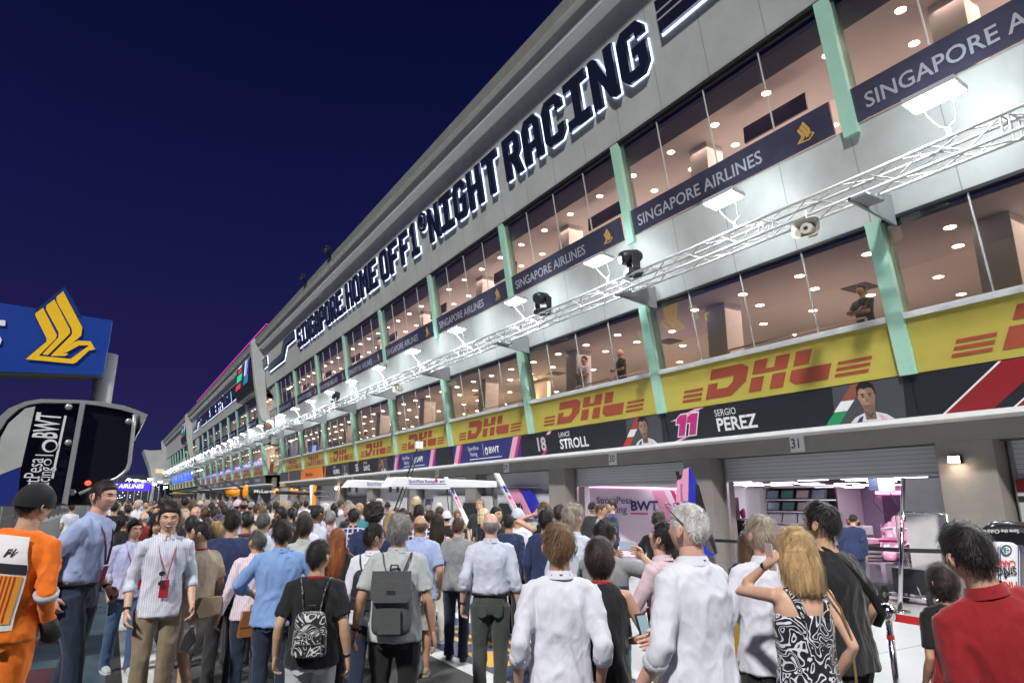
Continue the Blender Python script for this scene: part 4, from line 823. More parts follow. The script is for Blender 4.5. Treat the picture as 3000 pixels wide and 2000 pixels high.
# cabinet with monitors
T = thing('monitor_cabinet', 'white rounded cabinet carrying two rows of black monitors in garage 31', 'cabinet', (15.2,11.0,0))
CX_ = 15.2; ya_, yb_, yc_ = onX(1704,1116,CX_).y, onX(1752,1116,CX_).y, onX(1892,1116,CX_).y; zt = onX(1704,1116,CX_).z
MB().box((CX_,yb_,0),(CX_+.6,ya_,zt)).build('cabinet_side', gwhite, T, bevel=.12); MB().box((CX_+.05,yc_,zt-.06),(CX_+.5,yb_+.05,zt-.003)).build('cabinet_top', gwhite, T, bevel=.03)
MB().box((CX_+.45,yc_,.9),(CX_+.5,yb_,zt-.065)).build('back_panel', blk, T); MB().box((CX_,yc_,.2),(CX_+.5,yb_,1.15)).build('desk', gwhite, T, bevel=.03)
nw = (yb_-yc_)/4
for r_ in range(3):
    zz = zt-.36-.30*r_; MB().box((CX_+.05,yc_,zz-.03),(CX_+.44,yb_,zz)).build('shelf', gwhite, T)
    for c_ in range(4):
        y = yc_+.03+nw*c_; z = zz+.005
        m_ = MB().prism([(CX_+.05,y,z),(CX_+.12,y,z+.24),(CX_+.17,y,z+.24),(CX_+.10,y,z)], (0,nw-.06,0)).build('monitor', blk if r_ < 2 else mat('pale_sheet', (.6,.6,.62), .3), T)
        if r_ < 2: MB().prism([(CX_+.046,y+.03,z+.03),(CX_+.104,y+.03,z+.215),(CX_+.108,y+.03,z+.215),(CX_+.05,y+.03,z+.03)], (0,nw-.12,0)).build('display', mat('screen_dim%d' % (c_ % 3), (.02,.02,.03), .2, emit=[(.05,.06,.09),(.13,.09,.10),(.02,.05,.05)][c_ % 3], es=1.0), m_)
settle(T)
T = thing('dark_wall_screen', 'pale screen in a black frame hanging left of the white cabinet', 'screen', (19,13,1.2)); q0, q1 = onX(1640,1142,19), onX(1696,1196,19); MB().box((19,q1.y,q1.z),(19.1,q0.y,q0.z)).build('frame', blk, T); MB().box((18.97,q1.y+.25,q1.z+.15),(18.99,q0.y-.25,q0.z-.08)).build('display', mat('lavender_screen', (.3,.28,.4), emit=(.32,.28,.5), es=.8), T); settle(T)
T = thing('wire_shelf', 'chrome wire shelf stacked with black parts at the left of garage 31', 'shelf', (13.6,11.2,0)); SX_ = 13.55; s1, s0 = onX(1640,1200,SX_).y, onX(1712,1200,SX_).y
for x in (SX_,SX_+.4):
    for y in (s0,s1): MB().tube([(x,y,0),(x,y,1.36)], .014, 6).build('upright', chrome, T)
for z in (.3,.75,1.32):
    mb = MB()
    for i in range(12): mb.box((SX_+.035*i,s0,z),(SX_+.01+.035*i,s1,z+.012))
    mb.box((SX_-.01,s0,z-.02),(SX_+.01,s1,z+.03)); mb.build('shelf', chrome, T)
MB().box((SX_+.38,s0,.1),(SX_+.42,s1,1.3)).build('back_panel', blk, T); settle(T)
for z in (.33,.78,1.34):
    for i in range(3):
        y = s0+.12+.27*i; b = tag(MB().tube([(SX_+.1,y,z+.02),(SX_+.12,y+.05,z+.14),(SX_+.25,y+.12,z+.22)], [.05,.08,.04], 10).build('car_part', rub if i != 0 else magb, smooth=True), 'x', 'car part', 'car parts on the wire shelf')
        b['label'] = ('dark red' if i == 0 else 'black') + ' curved car part on the ' + {.33: 'lowest', .78: 'middle', 1.34: 'top'}[z] + ' tier of the wire shelf'
# trolley with frame and the chrome pole
T = thing('pit_trolley', 'black wheeled pit trolley with chrome frame before the white partition', 'trolley', (12.2,6.9,0))
mb = MB(); P = [(12.55,6.2,.15),(12.55,6.2,1.55),(12.5,6.95,1.58),(12.5,7.05,1.5),(12.5,7.1,.15)]; mb.tube(P, .02, 8); mb.tube([(12.1,6.35,.16),(12.1,7.25,.16)], .018, 6); mb.tube([(12.55,6.2,.16),(12.1,6.35,.16)], .018, 6); mb.tube([(12.5,7.1,.16),(12.1,7.25,.16)], .018, 6); mb.tube([(12.5,7.0,.9),(12.15,6.6,.2)], .02, 6); mb.build('frame', chrome, T, smooth=True)
for (x, y) in ((12.1,6.4),(12.1,7.25),(12.6,6.25),(12.6,7.15)):
    w = MB().tube([(x,y-.03,.15),(x,y+.03,.15)], .15, 20).build('wheel', rub, T, smooth=False); MB().tube([(x,y-.04,.15),(x,y+.04,.15)], .05, 10).build('wheel_hub', steel, w)
MB().box((12.2,6.45,.2),(12.5,7.1,.62)).build('crate', carbon, T, bevel=.02); settle(T)
T = thing('barrier_pole', 'tall chrome pole with a black belt at the garage mouth', 'pole', (11.7,6.15,0))
a = onX(2075,1098,12.3); MB().tube([(11.35,6.55,0), tuple(a)], .035, 10).build('pole', chrome, T, smooth=True); MB().tube([(11.35,6.55,0),(11.35,6.55,.03)], .16, 20).build('base', chrome, T, smooth=True)
settle(T)
T = thing('black_belt', 'long black barrier belt stretched across the mouth of garage 31', 'belt', (12,8,1)); mb = MB().prism([(11.85,6.55,.92),(12.25,12.2,.83),(12.25,12.2,.90),(11.85,6.55,.99)], (.01,0,0)); mb.build('belt', blk, T); MB().prism([(11.85,6.55,.92),(12.6,5.6,.92),(12.6,5.6,.99),(11.85,6.55,.99)], (.01,0,0)).build('belt', blk, T); settle(T)
# stanchions and red belt
def stanch(loc, lb):
    T = thing('stanchion', lb, 'stanchion', (0,0,0), group='chrome stanchions')
    MB().lathe((0,0,0), [(.0,.0),(.17,.0),(.17,.012),(.12,.028),(.03,.04),(.024,.05)], 28).build('base', chrome, T, smooth=True)
    MB().tube([(0,0,.04),(0,0,.92)], .022, 14).build('post', chrome, T, smooth=True); MB().tube([(0,0,.80),(0,0,.83)], .026, 14).build('ring', mat('red_band', (.35,.02,.02), .4), T)
    MB().ell((0,0,.985), (.068,.068,.068), nu=24, nv=16).build('ball', chrome, T, smooth=True); put(T, loc); return T
sb = atD(2040,1418,5.2); S1 = (sb.x, sb.y, 0); stanch(S1, 'chrome stanchion with a ball top in the right foreground')
T1 = onZ(1960,1462,0); stanch((T1.x,T1.y,0), 'chrome stanchion partly hidden behind the big man in black')
redb = mat('red_belt', (.50,.02,.025), .45)
T = thing('red_belt', 'red barrier belt running to both sides of the ball-topped stanchion', 'belt', (S1[0],S1[1],.9))
e1 = atD(1700,1375,8.0); e1.z = .90; e2 = atD(2520,1470,4.6); e2.z = .92
def ribbon(a, b, nm):
    mb = MB(); n = 12; a, b = Vector(a), Vector(b)
    for i in range(n):
        t0, t1 = i/n, (i+1)/n; q = lambda t: a.lerp(b, t)+Vector((0,0,-.03*4*t*(1-t)))
        mb.prism([q(t0), q(t1), q(t1)+Vector((0,0,.055)), q(t0)+Vector((0,0,.055))], (.004,.004,0))
    return mb.build(nm, redb, T)
ribbon((T1.x,T1.y,.93), (S1[0],S1[1],.93), 'belt'); ribbon((S1[0],S1[1],.93), e2, 'belt'); ribbon((T1.x,T1.y,.93), e1, 'belt'); settle(T)
# low black barrier further left (before garages 29/30)
T = thing('low_barrier', 'low dark barrier board on the pale apron behind the crowd', 'barrier', (9.6,15,0)); MB().box((9.5,12.6,.72),(9.56,16.4,.80)).build('board', blk, T)
for y in (12.7,14.5,16.3): MB().tube([(9.53,y,0),(9.53,y,.72)], .02, 8).build('leg', steel, T)
settle(T)
# tubs and cloths on the garage floor
T = thing('parts_tub', 'dark blue-grey plastic tub on the floor under the racing car', 'tub', (13.7,8.3,0)); MB().prism([(13.4,8.0,.0),(13.4,8.8,.0),(13.35,8.85,.16),(13.35,7.95,.16)], (.4,0,0)).build('tub', mat('tub', (.06,.07,.09), .5), T); settle(T)
T = thing('wheel_gun_box', 'open black case with white cloths on the garage floor', 'case', (12.9,8.0,0)); MB().box((12.85,7.8,.012),(13.2,8.5,.07)).build('case', blk, T, bevel=.01); mb = MB(); rnd = random.Random(2)
for i in range(5): mb.ell((13.0+rnd.uniform(-.08,.08),8.2+rnd.uniform(-.2,.2),.1), (.09,.12,.06), nu=10, nv=6)
mb.build('cloth', gwhite, T, smooth=True); settle(T)
# hanging monitor in the middle of garage 31
T = thing('hanging_monitor', 'white and blue monitor hanging from the ceiling of garage 31', 'monitor', (14.6,8.3,2.2)); MB().box((14.6,8.2,1.95),(14.66,8.55,2.42)).build('screen', gwhite, T, bevel=.01); MB().box((14.58,8.56,2.0),(14.64,8.75,2.4)).build('side_screen', mat('blue_grey', (.15,.2,.32), .4), T)
MB().tube([(14.63,8.4,2.42),(14.63,8.4,2.7)], .02, 6).build('hanger', blk, T); mb = MB(); mb.tube([(14.7,8.35,1.95),(14.7,8.2,1.6),(14.7,8.5,1.45),(14.7,8.75,1.75),(14.7,8.7,2.0)], .012, 6); mb.build('cable', blk, T, smooth=True); settle(T)
for i, (y, x) in enumerate(((7.9,15.6),(7.5,15.2),(8.0,16.2))):
    pts = [(x+.04*math.cos(t*.9), y+.04*math.sin(t*.9), 2.65-.022*t) for t in range(48)]
    T = thing('coiled_hose', 'coiled air hose hanging from the garage ceiling, %s of three' % ['middle','right','left'][i], 'hose', (x,y,1.6), group='coiled air hoses'); MB().tube(pts, .008, 5, cap=False).build('hose', rub, T); settle(T)
# ---------------------------------------------------------------- right edge: garage 32 front, lamp, upright nose
T = thing('team_front_panel', 'dark red and white team panel across the garage at the right edge', 'panel', (12.9,3,0))
MB().box((12.95,-2,1.92),(13.02,5.24,2.13)).build('red_band', mat('maroon', (.22,.012,.018), .35), T); MB().box((12.95,-2,1.86),(13.03,5.24,1.915)).build('white_line', sill_m, T); MB().box((12.95,-2,1.76),(13.02,5.24,1.855)).build('black_line', blk, T); MB().box((12.95,-2,.05),(13.02,5.24,1.755)).build('panel', mat('pale_grey_panel', (.42,.44,.46), .35), T); settle(T)
T = thing('wall_lamp', 'lit square wall lamp on the pier right of garage 31', 'lamp', (12.6,5.7,2.3)); p = onX(2190,1055,12.55)
MB().box((12.56,p.y-.10,p.z-.065),(12.65,p.y+.10,p.z+.065)).build('lamp_body', blk, T); MB().box((12.552,p.y-.09,p.z-.055),(12.558,p.y+.09,p.z+.055)).build('glass', mat('warm_lamp', (1,.9,.8), emit=(1,.78,.6), es=30), T); settle(T)
area('wall_lamp_light', (12.5,p.y,p.z), (-1,0,-.4), .18, .12, 6, (1,.75,.55)); area('wall_lamp_light', (12.5,p.y,p.z-.05), (.8,0,-1), .18, .12, 3, (1,.75,.55))
T = thing('small_wall_lamp', 'small lit round lamp on the wall between the far garages', 'lamp', (12.6,30,2)); p = onX(985-0*5,1139,12.5); p = onX((700+688/2.412)/1.2755,(1350+190/2.412)/1.2755,12.5)
MB().ell(p, (.07,.1,.1)).build('lamp_body', mat('warm_lamp', (1,.9,.8), emit=(1,.78,.6), es=30), T, smooth=True); MB().box((12.5,p.y-.05,p.z-.05),(12.65,p.y+.05,p.z+.05)).build('bracket', blk, T); settle(T)
ND = 6.5; nq = lambda x, y, D=ND: atD((2000+x/2.24)/1.2755, (1100+y/2.24)/1.2755, D)
T = thing('upright_nose', 'white racing car nose with navy stripes and emblems standing upright at the right edge', 'car nose', tuple(nq(2120,1700)-Vector((0,0,.5))))
T['label'] = 'white car nose with navy stripes standing upright at the right edge'
NR = (nq(2300,1300)-nq(2000,1300)).normalized(); NU = Vector((0,0,1)); NN = NR.cross(NU)
sh = [nq(2062,1100), nq(2085,1090), nq(2170,1092), nq(2210,1115), nq(2225,1180), nq(2235,1800), nq(2060,1800), nq(2048,1180)]
MB().prism(sh, -NN*.25).build('nose_cone', gwhite, T, bevel=.02)
for x in (2066,2200):
    for w in (0, 14): MB().poly([nq(x+w,1120,ND-.01), nq(x+w+7,1120,ND-.01), nq(x+w+14,1795,ND-.01), nq(x+w+7,1795,ND-.01)]).build('stripe', navyp, T)
def circ(cx, cy, r, l, m, nm='emblem'): 
    pts = [nq(cx+r*math.cos(t*math.pi/12), cy+r*math.sin(t*math.pi/12), ND-l) for t in range(24)]; MB().poly(pts).build(nm, m, T)
circ(2125,1145,36,.012,navyp); circ(2125,1145,26,.014,white_b); MB().poly([nq(2104,1130,ND-.016), nq(2124,1123,ND-.016), nq(2124,1167,ND-.016), nq(2106,1160,ND-.016)]).build('emblem', greenp, T)
MB().poly([nq(2132,1125,ND-.016), nq(2138,1125,ND-.016), nq(2138,1166,ND-.016), nq(2132,1166,ND-.016)]).build('emblem', dred, T); MB().poly([nq(2126,1142,ND-.016), nq(2148,1142,ND-.016), nq(2148,1148,ND-.016), nq(2126,1148,ND-.016)]).build('emblem', dred, T)
text('CARRERA', nq(2183,1212,ND-.012), -NR, -NU, .085, mat('red_print', (.55,.03,.03), .4), T, bold=.02, sx_=.75, lift=0); text('SINGHA', nq(2188,1257,ND-.012), -NR, -NU, .10, black_banner, T, bold=.02, sx_=.85, lift=0)
text('PIRELLI', nq(2196,1352,ND-.012), -NR, -NU, .11, mat('red_print', (.55,.03,.03), .4), T, bold=.03, sx_=.75, lift=0)
mb = MB(); rn = random.Random(8)
for i in range(9):
    x, y = 2135+rn.uniform(-24,24), 1306+rn.uniform(-18,18); mb.prism([nq(x-9,y-4,ND-.014), nq(x+6,y-8,ND-.014), nq(x+9,y+3,ND-.014), nq(x-4,y+7,ND-.014)], NN*.001)
mb.build('lion_emblem', black_banner, T)
MB().tube([nq(1975,1010), nq(2040,990), nq(2130,985), nq(2330,1005)], [.02,.05,.055,.05], 10).build('front_wing', carbon, T, smooth=True)
MB().prism([nq(1985,1010,ND+.1), nq(2330,1000,ND+.1), nq(2330,1250,ND+.1), nq(2230,1110,ND+.1), nq(2050,1110,ND+.1), nq(1990,1250,ND+.1)], -NN*.08).build('wing_plane', carbon, T)
text('Save the Children', nq(2205,1008,ND-.08), -NR, -NU, .05, white_b, T, lift=0); settle(T)
# ================================================================ TEAM GANTRIES
def gantry(lb, d1, d2, tip, elbow, ptop, pbot, w):
    T = thing('team_gantry', lb, 'gantry', (0,0,0), group='white team gantries')
    f = lambda x, y, d: atD((1000+x/3.36)/1.2755, (1280+y/3.36)/1.2755, d)
    a0, a1 = f(tip[0], tip[1], d2), f(tip[0]+50, tip[2], d2); 
    top = [f(tip[0]+45,tip[2],d2), f(tip[0]+190,tip[2],d2-.1+.2), f(*elbow[:2],d1)]; bot = [f(tip[0],tip[1],d2), f(tip[0]+60,tip[1]+10,d2), f(elbow[0],elbow[2],d1)]
    bk = Vector((.10,.34,0))
    pe = bot[2]+(bot[2]-bot[0]).normalized()*.12; Zv = Vector((0,0,1)); hd_ = (pe-bot[0]); ln_ = Vector((hd_.x, hd_.y, 0)).normalized(); nv = Vector((ln_.y, -ln_.x, 0)); nv = nv if nv.dot(FH) < 0 else -nv; h0, h1 = (top[0]-bot[0]).length*.95, (top[2]-bot[2]).length*.98
    a_ = bot[0]; MB().prism([a_, pe, pe+Zv*h1, a_+hd_*.22+Zv*h0*.98, a_+hd_*.05+Zv*h0], -nv*.30).build('arm', mat('bright_white_gloss', (.88,.88,.89), .25, coat=.4), T, bevel=.012)
    g = f(pbot[0], pbot[1], d1); t = f(ptop[0], ptop[1], d1); gg = t+(g-t)*(t.z/(t.z-g.z)); ww = (f(ptop[0]+w,ptop[1],d1)-t)
    p_ = MB().prism([t, t+ww, gg+ww*1.4, gg], bk*.6).build('leg', gwhite, T, bevel=.02)
    fr = -FH*.014
    for (q0, q1, m) in ((.13,.20,blueb),(.20,.235,mat('silver_stripe',(.5,.5,.55),.3)),(.235,.27,magb),(.27,.36,pinkb)):
        x = lambda q, e: t+(gg-t)*q+ww*e*(1+.4*q)+fr; MB().poly([x(q0,.3), x(q0,.85), x(q1,.85), x(q1,.3)]).build('stripe', m, T)
    dr = hd_.normalized(); upv = (Zv-dr*dr.z).normalized(); h = h0; o = bot[0]+hd_*.16+Zv*h*.48+nv*.012
    text('SportPesa Racing', o, dr, upv, h*.42, navyp, T, lift=.0, fit=hd_.length*.22, bold=.01); q = o+dr*hd_.length*.27
    text('BWT', q, dr, upv, h*.34, navyp, T, bold=.03, lift=0); MB().poly([o-upv*h*.18, o-upv*h*.18+dr*hd_.length*.33, o-upv*h*.12+dr*hd_.length*.33, o-upv*h*.12]).build('rule', blueb, T)
    shape([[(.05*math.cos(i*math.pi/8), .05*math.sin(i*math.pi/8)) for i in range(16)]], q-dr*.12+upv*.05, dr, upv, magb, T, 'dot', lift=0)
    for s in (.02,.08,.98): 
        c = bot[0].lerp(bot[2], s); MB().tube([c, c-Vector((0,0,.12))], .035, 8).build('bracket', blk, T)
    c = bot[0].lerp(bot[2], .56); MB().tube([c, c+Vector((0,0,-.75))], .012, 6).build('hose', rub, T); c2 = c+dr*.05; MB().tube([c2, c2+Vector((0,0,-.7))], .012, 6).build('hose', rub, T)
    e_ = bot[2]; MB().tube([e_, e_+(f(1970,495,d1)-f(1500,490,d1))*(1 if d1 < 18 else .1)], .012, 6).build('rod', blk, T)
    c = bot[0].lerp(bot[2], .97); MB().tube([c, c+Vector((.12,0,-.75))], .014, 6).build('stay', blk, T)
    settle(T); return T
gantry('nearer white team gantry arm with a leaning striped leg over the crowd', 17.8, 15.2, (460,490,395), (1505,430,495), (1510,355), (1715,760), 46)
gantry('farther white team gantry arm, left of and behind the nearer one', 20.5, 17.6, (60,495,425), (1060,440,512), (1010,392), (1180,760), 40)
T = thing('camera_boom', 'white box on a thin black boom rising in front of a yellow band', 'boom', tuple(atD(930,1110,17)-Vector((0,0,2))))
a = atD(962,1021,16.5); b = atD(928,1112,16.5); MB().box(tuple(a-Vector((.10,.05,.10))), tuple(a+Vector((.10,.05,.08)))).build('box', gwhite, T, bevel=.015); bb = b+(b-a)*((b.z)/(a.z-b.z)); mb = MB(); mb.tube([a, bb], .02, 6); mb.tube([a+Vector((.02,0,-.2)), bb+Vector((.1,0,0))], .012, 6); mb.build('boom', blk, T); settle(T)
# orange team gantry, far
T = thing('orange_team_gantry', 'long black pit gantry tube with orange knobs crossing above the far crowd', 'gantry', tuple(atD(700,1160,30)))
f = lambda x, y, d: atD((400+x/3.137)/1.2755, (1050+y/3.137)/1.2755, d); orb = mat('bright_orange', (.85,.30,.01), .4)
a, b, c = f(345,1226,36), f(960,1224,32), f(1655,1236,27); MB().tube([a,b,c], [.03,.05,.09], 10).build('boom', blk, T, smooth=True); mb = MB(); mb.tube([f(345,1232,36), f(500,1230,35)], .05, 8); mb.build('yellow_sleeve', mat('yellow_sleeve', (.8,.6,.03), .4), T)
MB().tube([f(852,1230,32), f(915,1228,31.5)], [.20,.20], 14).build('foam_roll', orb, T, smooth=True)
for (x, y) in ((1000,1220),(1283,1225),(1425,1222),(1465,1228),(1540,1240)): MB().ell(f(x,y,29.5), (.12,.12,.16 if x != 1000 else .3)).build('knob', orb, T, smooth=True)
text('McLaren', f(1075,1232,29.2), (f(1200,1232,29)-f(1075,1232,29.2)).normalized(), (0,0,1), .2, gwhite, T, sx_=1.6, bold=.02, lift=0)
mb = MB(); mb.tube([f(560,1215,33), f(1650,1165,27)], .02, 5); mb.tube([f(1180,1340,29), f(1300,1250,28.5)], .02, 5); mb.tube([f(780,1110,34), f(1010,1205,32)], .03, 5); mb.tube([f(525,1135,36), f(690,1205,35)], .03, 5); mb.tube([f(720,1285,33), f(755,1215,32)], .04, 5); mb.build('stay', blk, T)
w0, w1, w2, w3 = f(1590,1163,27), f(1622,1158,27), f(1625,1345,27), f(1597,1345,27); MB().prism([w0,w1,f(1610,1345,27),w3], (.1,.3,0)).build('white_panel', gwhite, T); MB().prism([w1,f(1652,1160,27),f(1640,1345,27),f(1610,1345,27)], (.1,.3,0)).build('orange_panel', orb, T)
g = f(1610,1345,27); MB().box((g.x-.2,g.y-.1,0),(g.x+.3,g.y+.3,g.z)).build('foot', blk, T)
mb = MB()
for z in (1.3,): mb.tube([f(1660,1215,27), f(1750,1225,27), f(1775,1268,27), f(1660,1262,27)], .015, 5)
mb.build('hook', blk, T); settle(T)
# pink and blue fin before garage 30's pier
T = thing('team_fin', 'tall pink fin with a blue side standing before the pier of garage 30', 'fin', tuple(onX(1590,1300,11.8)))
f = lambda x, y: onX((1350+x/2.412)/1.2755, (1350+y/2.412)/1.2755, 11.9)
MB().prism([f(1570,60), f(1610,45), f(1606,280), f(1520,290), f(1530,110), f(1565,105)], (.06,0,0)).build('pink_side', pinkb, T); p = [f(1612,45), f(1660,160), f(1658,300), f(1725,620), f(1795,660), f(1660,700), f(1606,300)]
MB().prism(p, (.05,0,0)).build('blue_side', blueb, T); MB().prism([f(1660,160), f(1672,170), f(1810,650), f(1795,660), f(1660,300)], (.04,0,0)).build('edge', carbon, T)
MB().prism([f(1516,72), f(1532,75), f(1535,105), f(1565,95), f(1560,125), f(1530,135)], (.05,0,0)).build('clamp', blk, T); text('Acronis', f(1552,160), (0,0,-1), (0,-1,0), .13, navyp, T, lift=.02); settle(T)
# overhead orange lit slats etc. in far garages: lit interiors
for k, (y, m) in enumerate(((29.5,'blue_stripe'),(33.5,'lilac_wall'),(40.5,'lilac_wall'),(46,'matt_white'))):
    T = thing('garage_display', 'lit %s display board inside a far garage' % ['blue','pale first','pale second','grey'][k], 'display', (13.8,y,0)); MB().box((13.7,y,.2),(13.8,y+1.4,1.95)).build('board', MATS.get(m, gwhite), T); MB().box((13.66,y+.3,.8),(13.69,y+1.1,1.7)).build('screen', mat('pale_screen', (.5,.55,.7), emit=(.35,.4,.6), es=.7), T); settle(T)

for i, (x, y, w, h, m, lb) in enumerate(((16.5,6.5,.9,1.0,gwhite,'white tool cabinet beside the pink car'),(18.5,7.2,1.2,1.25,carbon,'black equipment rack in the depth of garage 31'),(17.8,11.0,1.0,1.1,gwhite,'white tool trolley left of the pink car'),(20.5,9.5,1.4,1.3,pinkb,'pink bodywork piece standing in the depth of garage 31'),(22.5,7.8,1.0,1.45,gwhite,'tall white cabinet at the back of garage 31'),(24.5,10.6,1.2,1.4,carbon,'black rack at the very back of garage 31'),(19.5,13.6,1.2,1.2,gwhite,'white cabinet at the back of garage 30'))):
    T = thing('tool_cabinet' if m is not pinkb else 'bodywork_panel', lb, 'cabinet', (x,y,0)); MB().box((x,y,0.05),(x+.5,y+w,h)).build('body', m, T, bevel=.03)
    for j in range(4): MB().box((x-.012,y+.04,.12+j*h*.22),(x-.002,y+w-.04,.12+j*h*.22+h*.19)).build('drawer', m if m is not gwhite else mat('drawer_grey', (.4,.4,.44), .3), T, bevel=.005)
    for j in range(3): MB().tube([(x+.15+.05*j,y+w*(.2+.3*j),h),(x+.15,y+w*(.2+.3*j),h+.12+.05*j)], .05, 10).build('bottle', [blk, redb, chrome][j], T, smooth=True)
    settle(T)
T = thing('blue_suit_rack', 'blue and white garments on a rail by the car', 'clothes rail', (16,10.8,0)); MB().tube([(16,10.6,0),(16,10.6,1.7),(16,11.6,1.7),(16,11.6,0)], .015, 6).build('rail', steel, T)
for j in range(4): MB().prism([(15.9,10.7+.2*j,.6),(15.9,10.85+.2*j,.6),(15.9,10.87+.2*j,1.6),(15.9,10.68+.2*j,1.6)], (.2,0,0)).build('garment', [navyp, gwhite, pinkb, blueb][j], T, bevel=.02)
settle(T)
# furniture, plants and guests behind the windows
rnd = random.Random(12)
leafm = mat('indoor_leaf', (.03,.075,.03), .6)
for i, (y, x, z) in enumerate(((20.6,13.0,4.25),(21.2,13.3,4.25),(27.0,13.2,4.25),(31.5,13.0,4.25),(44,13.0,4.25))):
    T = thing('potted_plant', 'dark bushy indoor plant behind the %s lower window from the right' % ['fourth','fourth','fifth','sixth','eighth'][i], 'plant', (x,y,z)); T['group'] = 'indoor plants'; 
    MB().tube([(x,y,z),(x,y,z+.4)], [.13,.17], 12).build('pot', incol, T); mb = MB()
    for j in range(170):
        a, b, r_ = rnd.uniform(0,6.28), rnd.uniform(-.4,1.4), rnd.uniform(.1,.42); c = Vector((x+r_*math.cos(a)*math.cos(b), y+r_*math.sin(a)*math.cos(b), z+.75+r_*1.1*math.sin(b))); d1 = Vector((rnd.uniform(-1,1),rnd.uniform(-1,1),rnd.uniform(-.6,1))).normalized()*.11; d2 = d1.cross(Vector((0,0,1))).normalized()*.03
        mb.poly([c-d1, c+d2, c+d1, c-d2])
    mb.build('foliage', leafm, T); settle(T)
    if i == 0: T['label'] = 'dark bushy plant just right of the lit wall niche, lower floor'
    if i == 1: T['label'] = 'second dark bushy plant beside the lit wall niche, lower floor'
T = thing('lit_wall_niche', 'cream wall niche lit by a warm up and down lamp behind the lower window', 'wall lamp', (14.6,22.3,4.25)); MB().box((14.6,21.6,4.25),(14.8,23.3,6.5)).build('niche_wall', mat('cream_wall', (.6,.5,.38), .7), T); MB().box((14.5,22.4,5.5),(14.58,22.5,5.62)).build('lamp', lamp_w, T); MB().box((14.55,21.4,4.6),(14.6,21.46,6.4)).build('glow_strip', mat('amber_strip', (.9,.6,.2), emit=(1,.6,.15), es=6), T); settle(T)
for s_ in (-1, 1): area('niche_lamp', (14.45,22.45,5.56+.08*s_), (.35,0,s_), .1, .1, 9, (1,.72,.42))
T = thing('amber_light_strip', 'long amber light strip inside behind the fifth lower window', 'lamp', (15,27,5.9)); MB().box((15,25.5,5.3),(15.1,30,5.38)).build('strip', MATS['amber_strip'], T); settle(T)
for i, y in enumerate((1.5, 8.2, 14.5, 26, 33, 39.5, 46)):
    T = thing('cafe_table', 'small table with stools behind the lower windows, %s from the right' % ordn[i], 'table', (14,y,4.25), group='small tables behind the lower windows'); MB().tube([(14,y,4.25),(14,y,5.25)], .04, 8).build('leg', blk, T); MB().tube([(14,y,5.25),(14,y,5.29)], .38, 20).build('table_top', incol, T); settle(T)
for i, (x, y, w) in enumerate(((16.5,2,3.2),(17,16,3.5),(16.5,34,3),(17,48,4))):
    T = thing('bar_counter', 'dark bar counter with lit shelves deep inside, %s from the right' % ordn[i], 'counter', (x,y,4.25), group='bar counters'); MB().box((x,y,4.25),(x+.6,y+w,5.35)).build('counter', inwall, T); MB().box((x+1.6,y,4.6),(x+1.65,y+w,6.2)).build('back_panel', mat('bar_back', (.12,.08,.07), .5), T)
    for j in range(3): MB().box((x+1.5,y+.1,5.2+.35*j),(x+1.58,y+w-.1,5.22+.35*j)).build('lit_shelf', MATS['amber_strip'], T)
    settle(T)
T = thing('hanging_sign', 'small yellow hanging sign with reversed red logo inside the lower window', 'sign', (13,9.6,6)); q = onX(1638,718,13.0); MB().box((13.0,q.y-.28,q.z-.15),(13.02,q.y+.28,q.z+.15)).build('panel', mat('lit_yellow', (.7,.6,.1), emit=(.7,.6,.15), es=.5), T)
shape([[((x-1.6+.36*yv)*-.09, (yv-.5)*.15) for x, yv in l] for l in DHL_], (13.0,q.y,q.z), LEFT, (0,0,1), mat('bright_red', (.6,.03,.02), .4), T, 'logo', lift=.01); settle(T)
for i, (y, z0) in enumerate(((62,0),)): pass
for i, (y, c) in enumerate(((56.3,(.1,.2,1)),(53.2,(.15,.3,1)))):
    T = thing('indoor_screen', 'bright blue screen glowing behind the %s lower window of the near building' % ['last','last but one'][i], 'screen', (13.5,y,5.4)); MB().box((13.5,y-.5,5.2),(13.56,y+.5,6.0)).build('display', mat('blue_screen%d' % i, (.02,.03,.2), emit=c, es=2), T); settle(T)
# ================================================================ PEOPLE
def sm(a, b, x): t = min(1, max(0, (x-a)/(b-a))); return t*t*(3-2*t)
skin_c = {'light': (.62,.38,.27), 'tan': (.50,.28,.18), 'asian': (.55,.34,.22), 'brown': (.26,.13,.08), 'dark': (.11,.06,.045), 'pink': (.66,.38,.30)}
def skin(k): return mat('skin_'+k, skin_c[k], .48, var=.10, vscale=14, bump=.12, bscale=90)
eyew = mat('eye_white', (.75,.73,.70), .3); iris = mat('iris_dark', (.03,.02,.015), .2); lipm = mat('lip', (.42,.13,.11), .4); toothm = mat('teeth', (.85,.83,.78), .3)
def hairmat(n, c): return mat('hair_'+n, c, .52, var=.45, vscale=34, bump=.22, bscale=110, spec=.3, stretch=(1,1,.18), sheen=.15)
HC = {'black': (.012,.010,.010), 'dark': (.028,.019,.014), 'brown': (.075,.040,.022), 'lightbrown': (.16,.09,.045), 'blond': (.45,.30,.14), 'paleblond': (.58,.46,.28), 'red': (.27,.085,.025), 'grey': (.22,.215,.21), 'dgrey': (.085,.085,.085), 'white': (.58,.57,.55), 'sandgrey': (.34,.29,.23)}
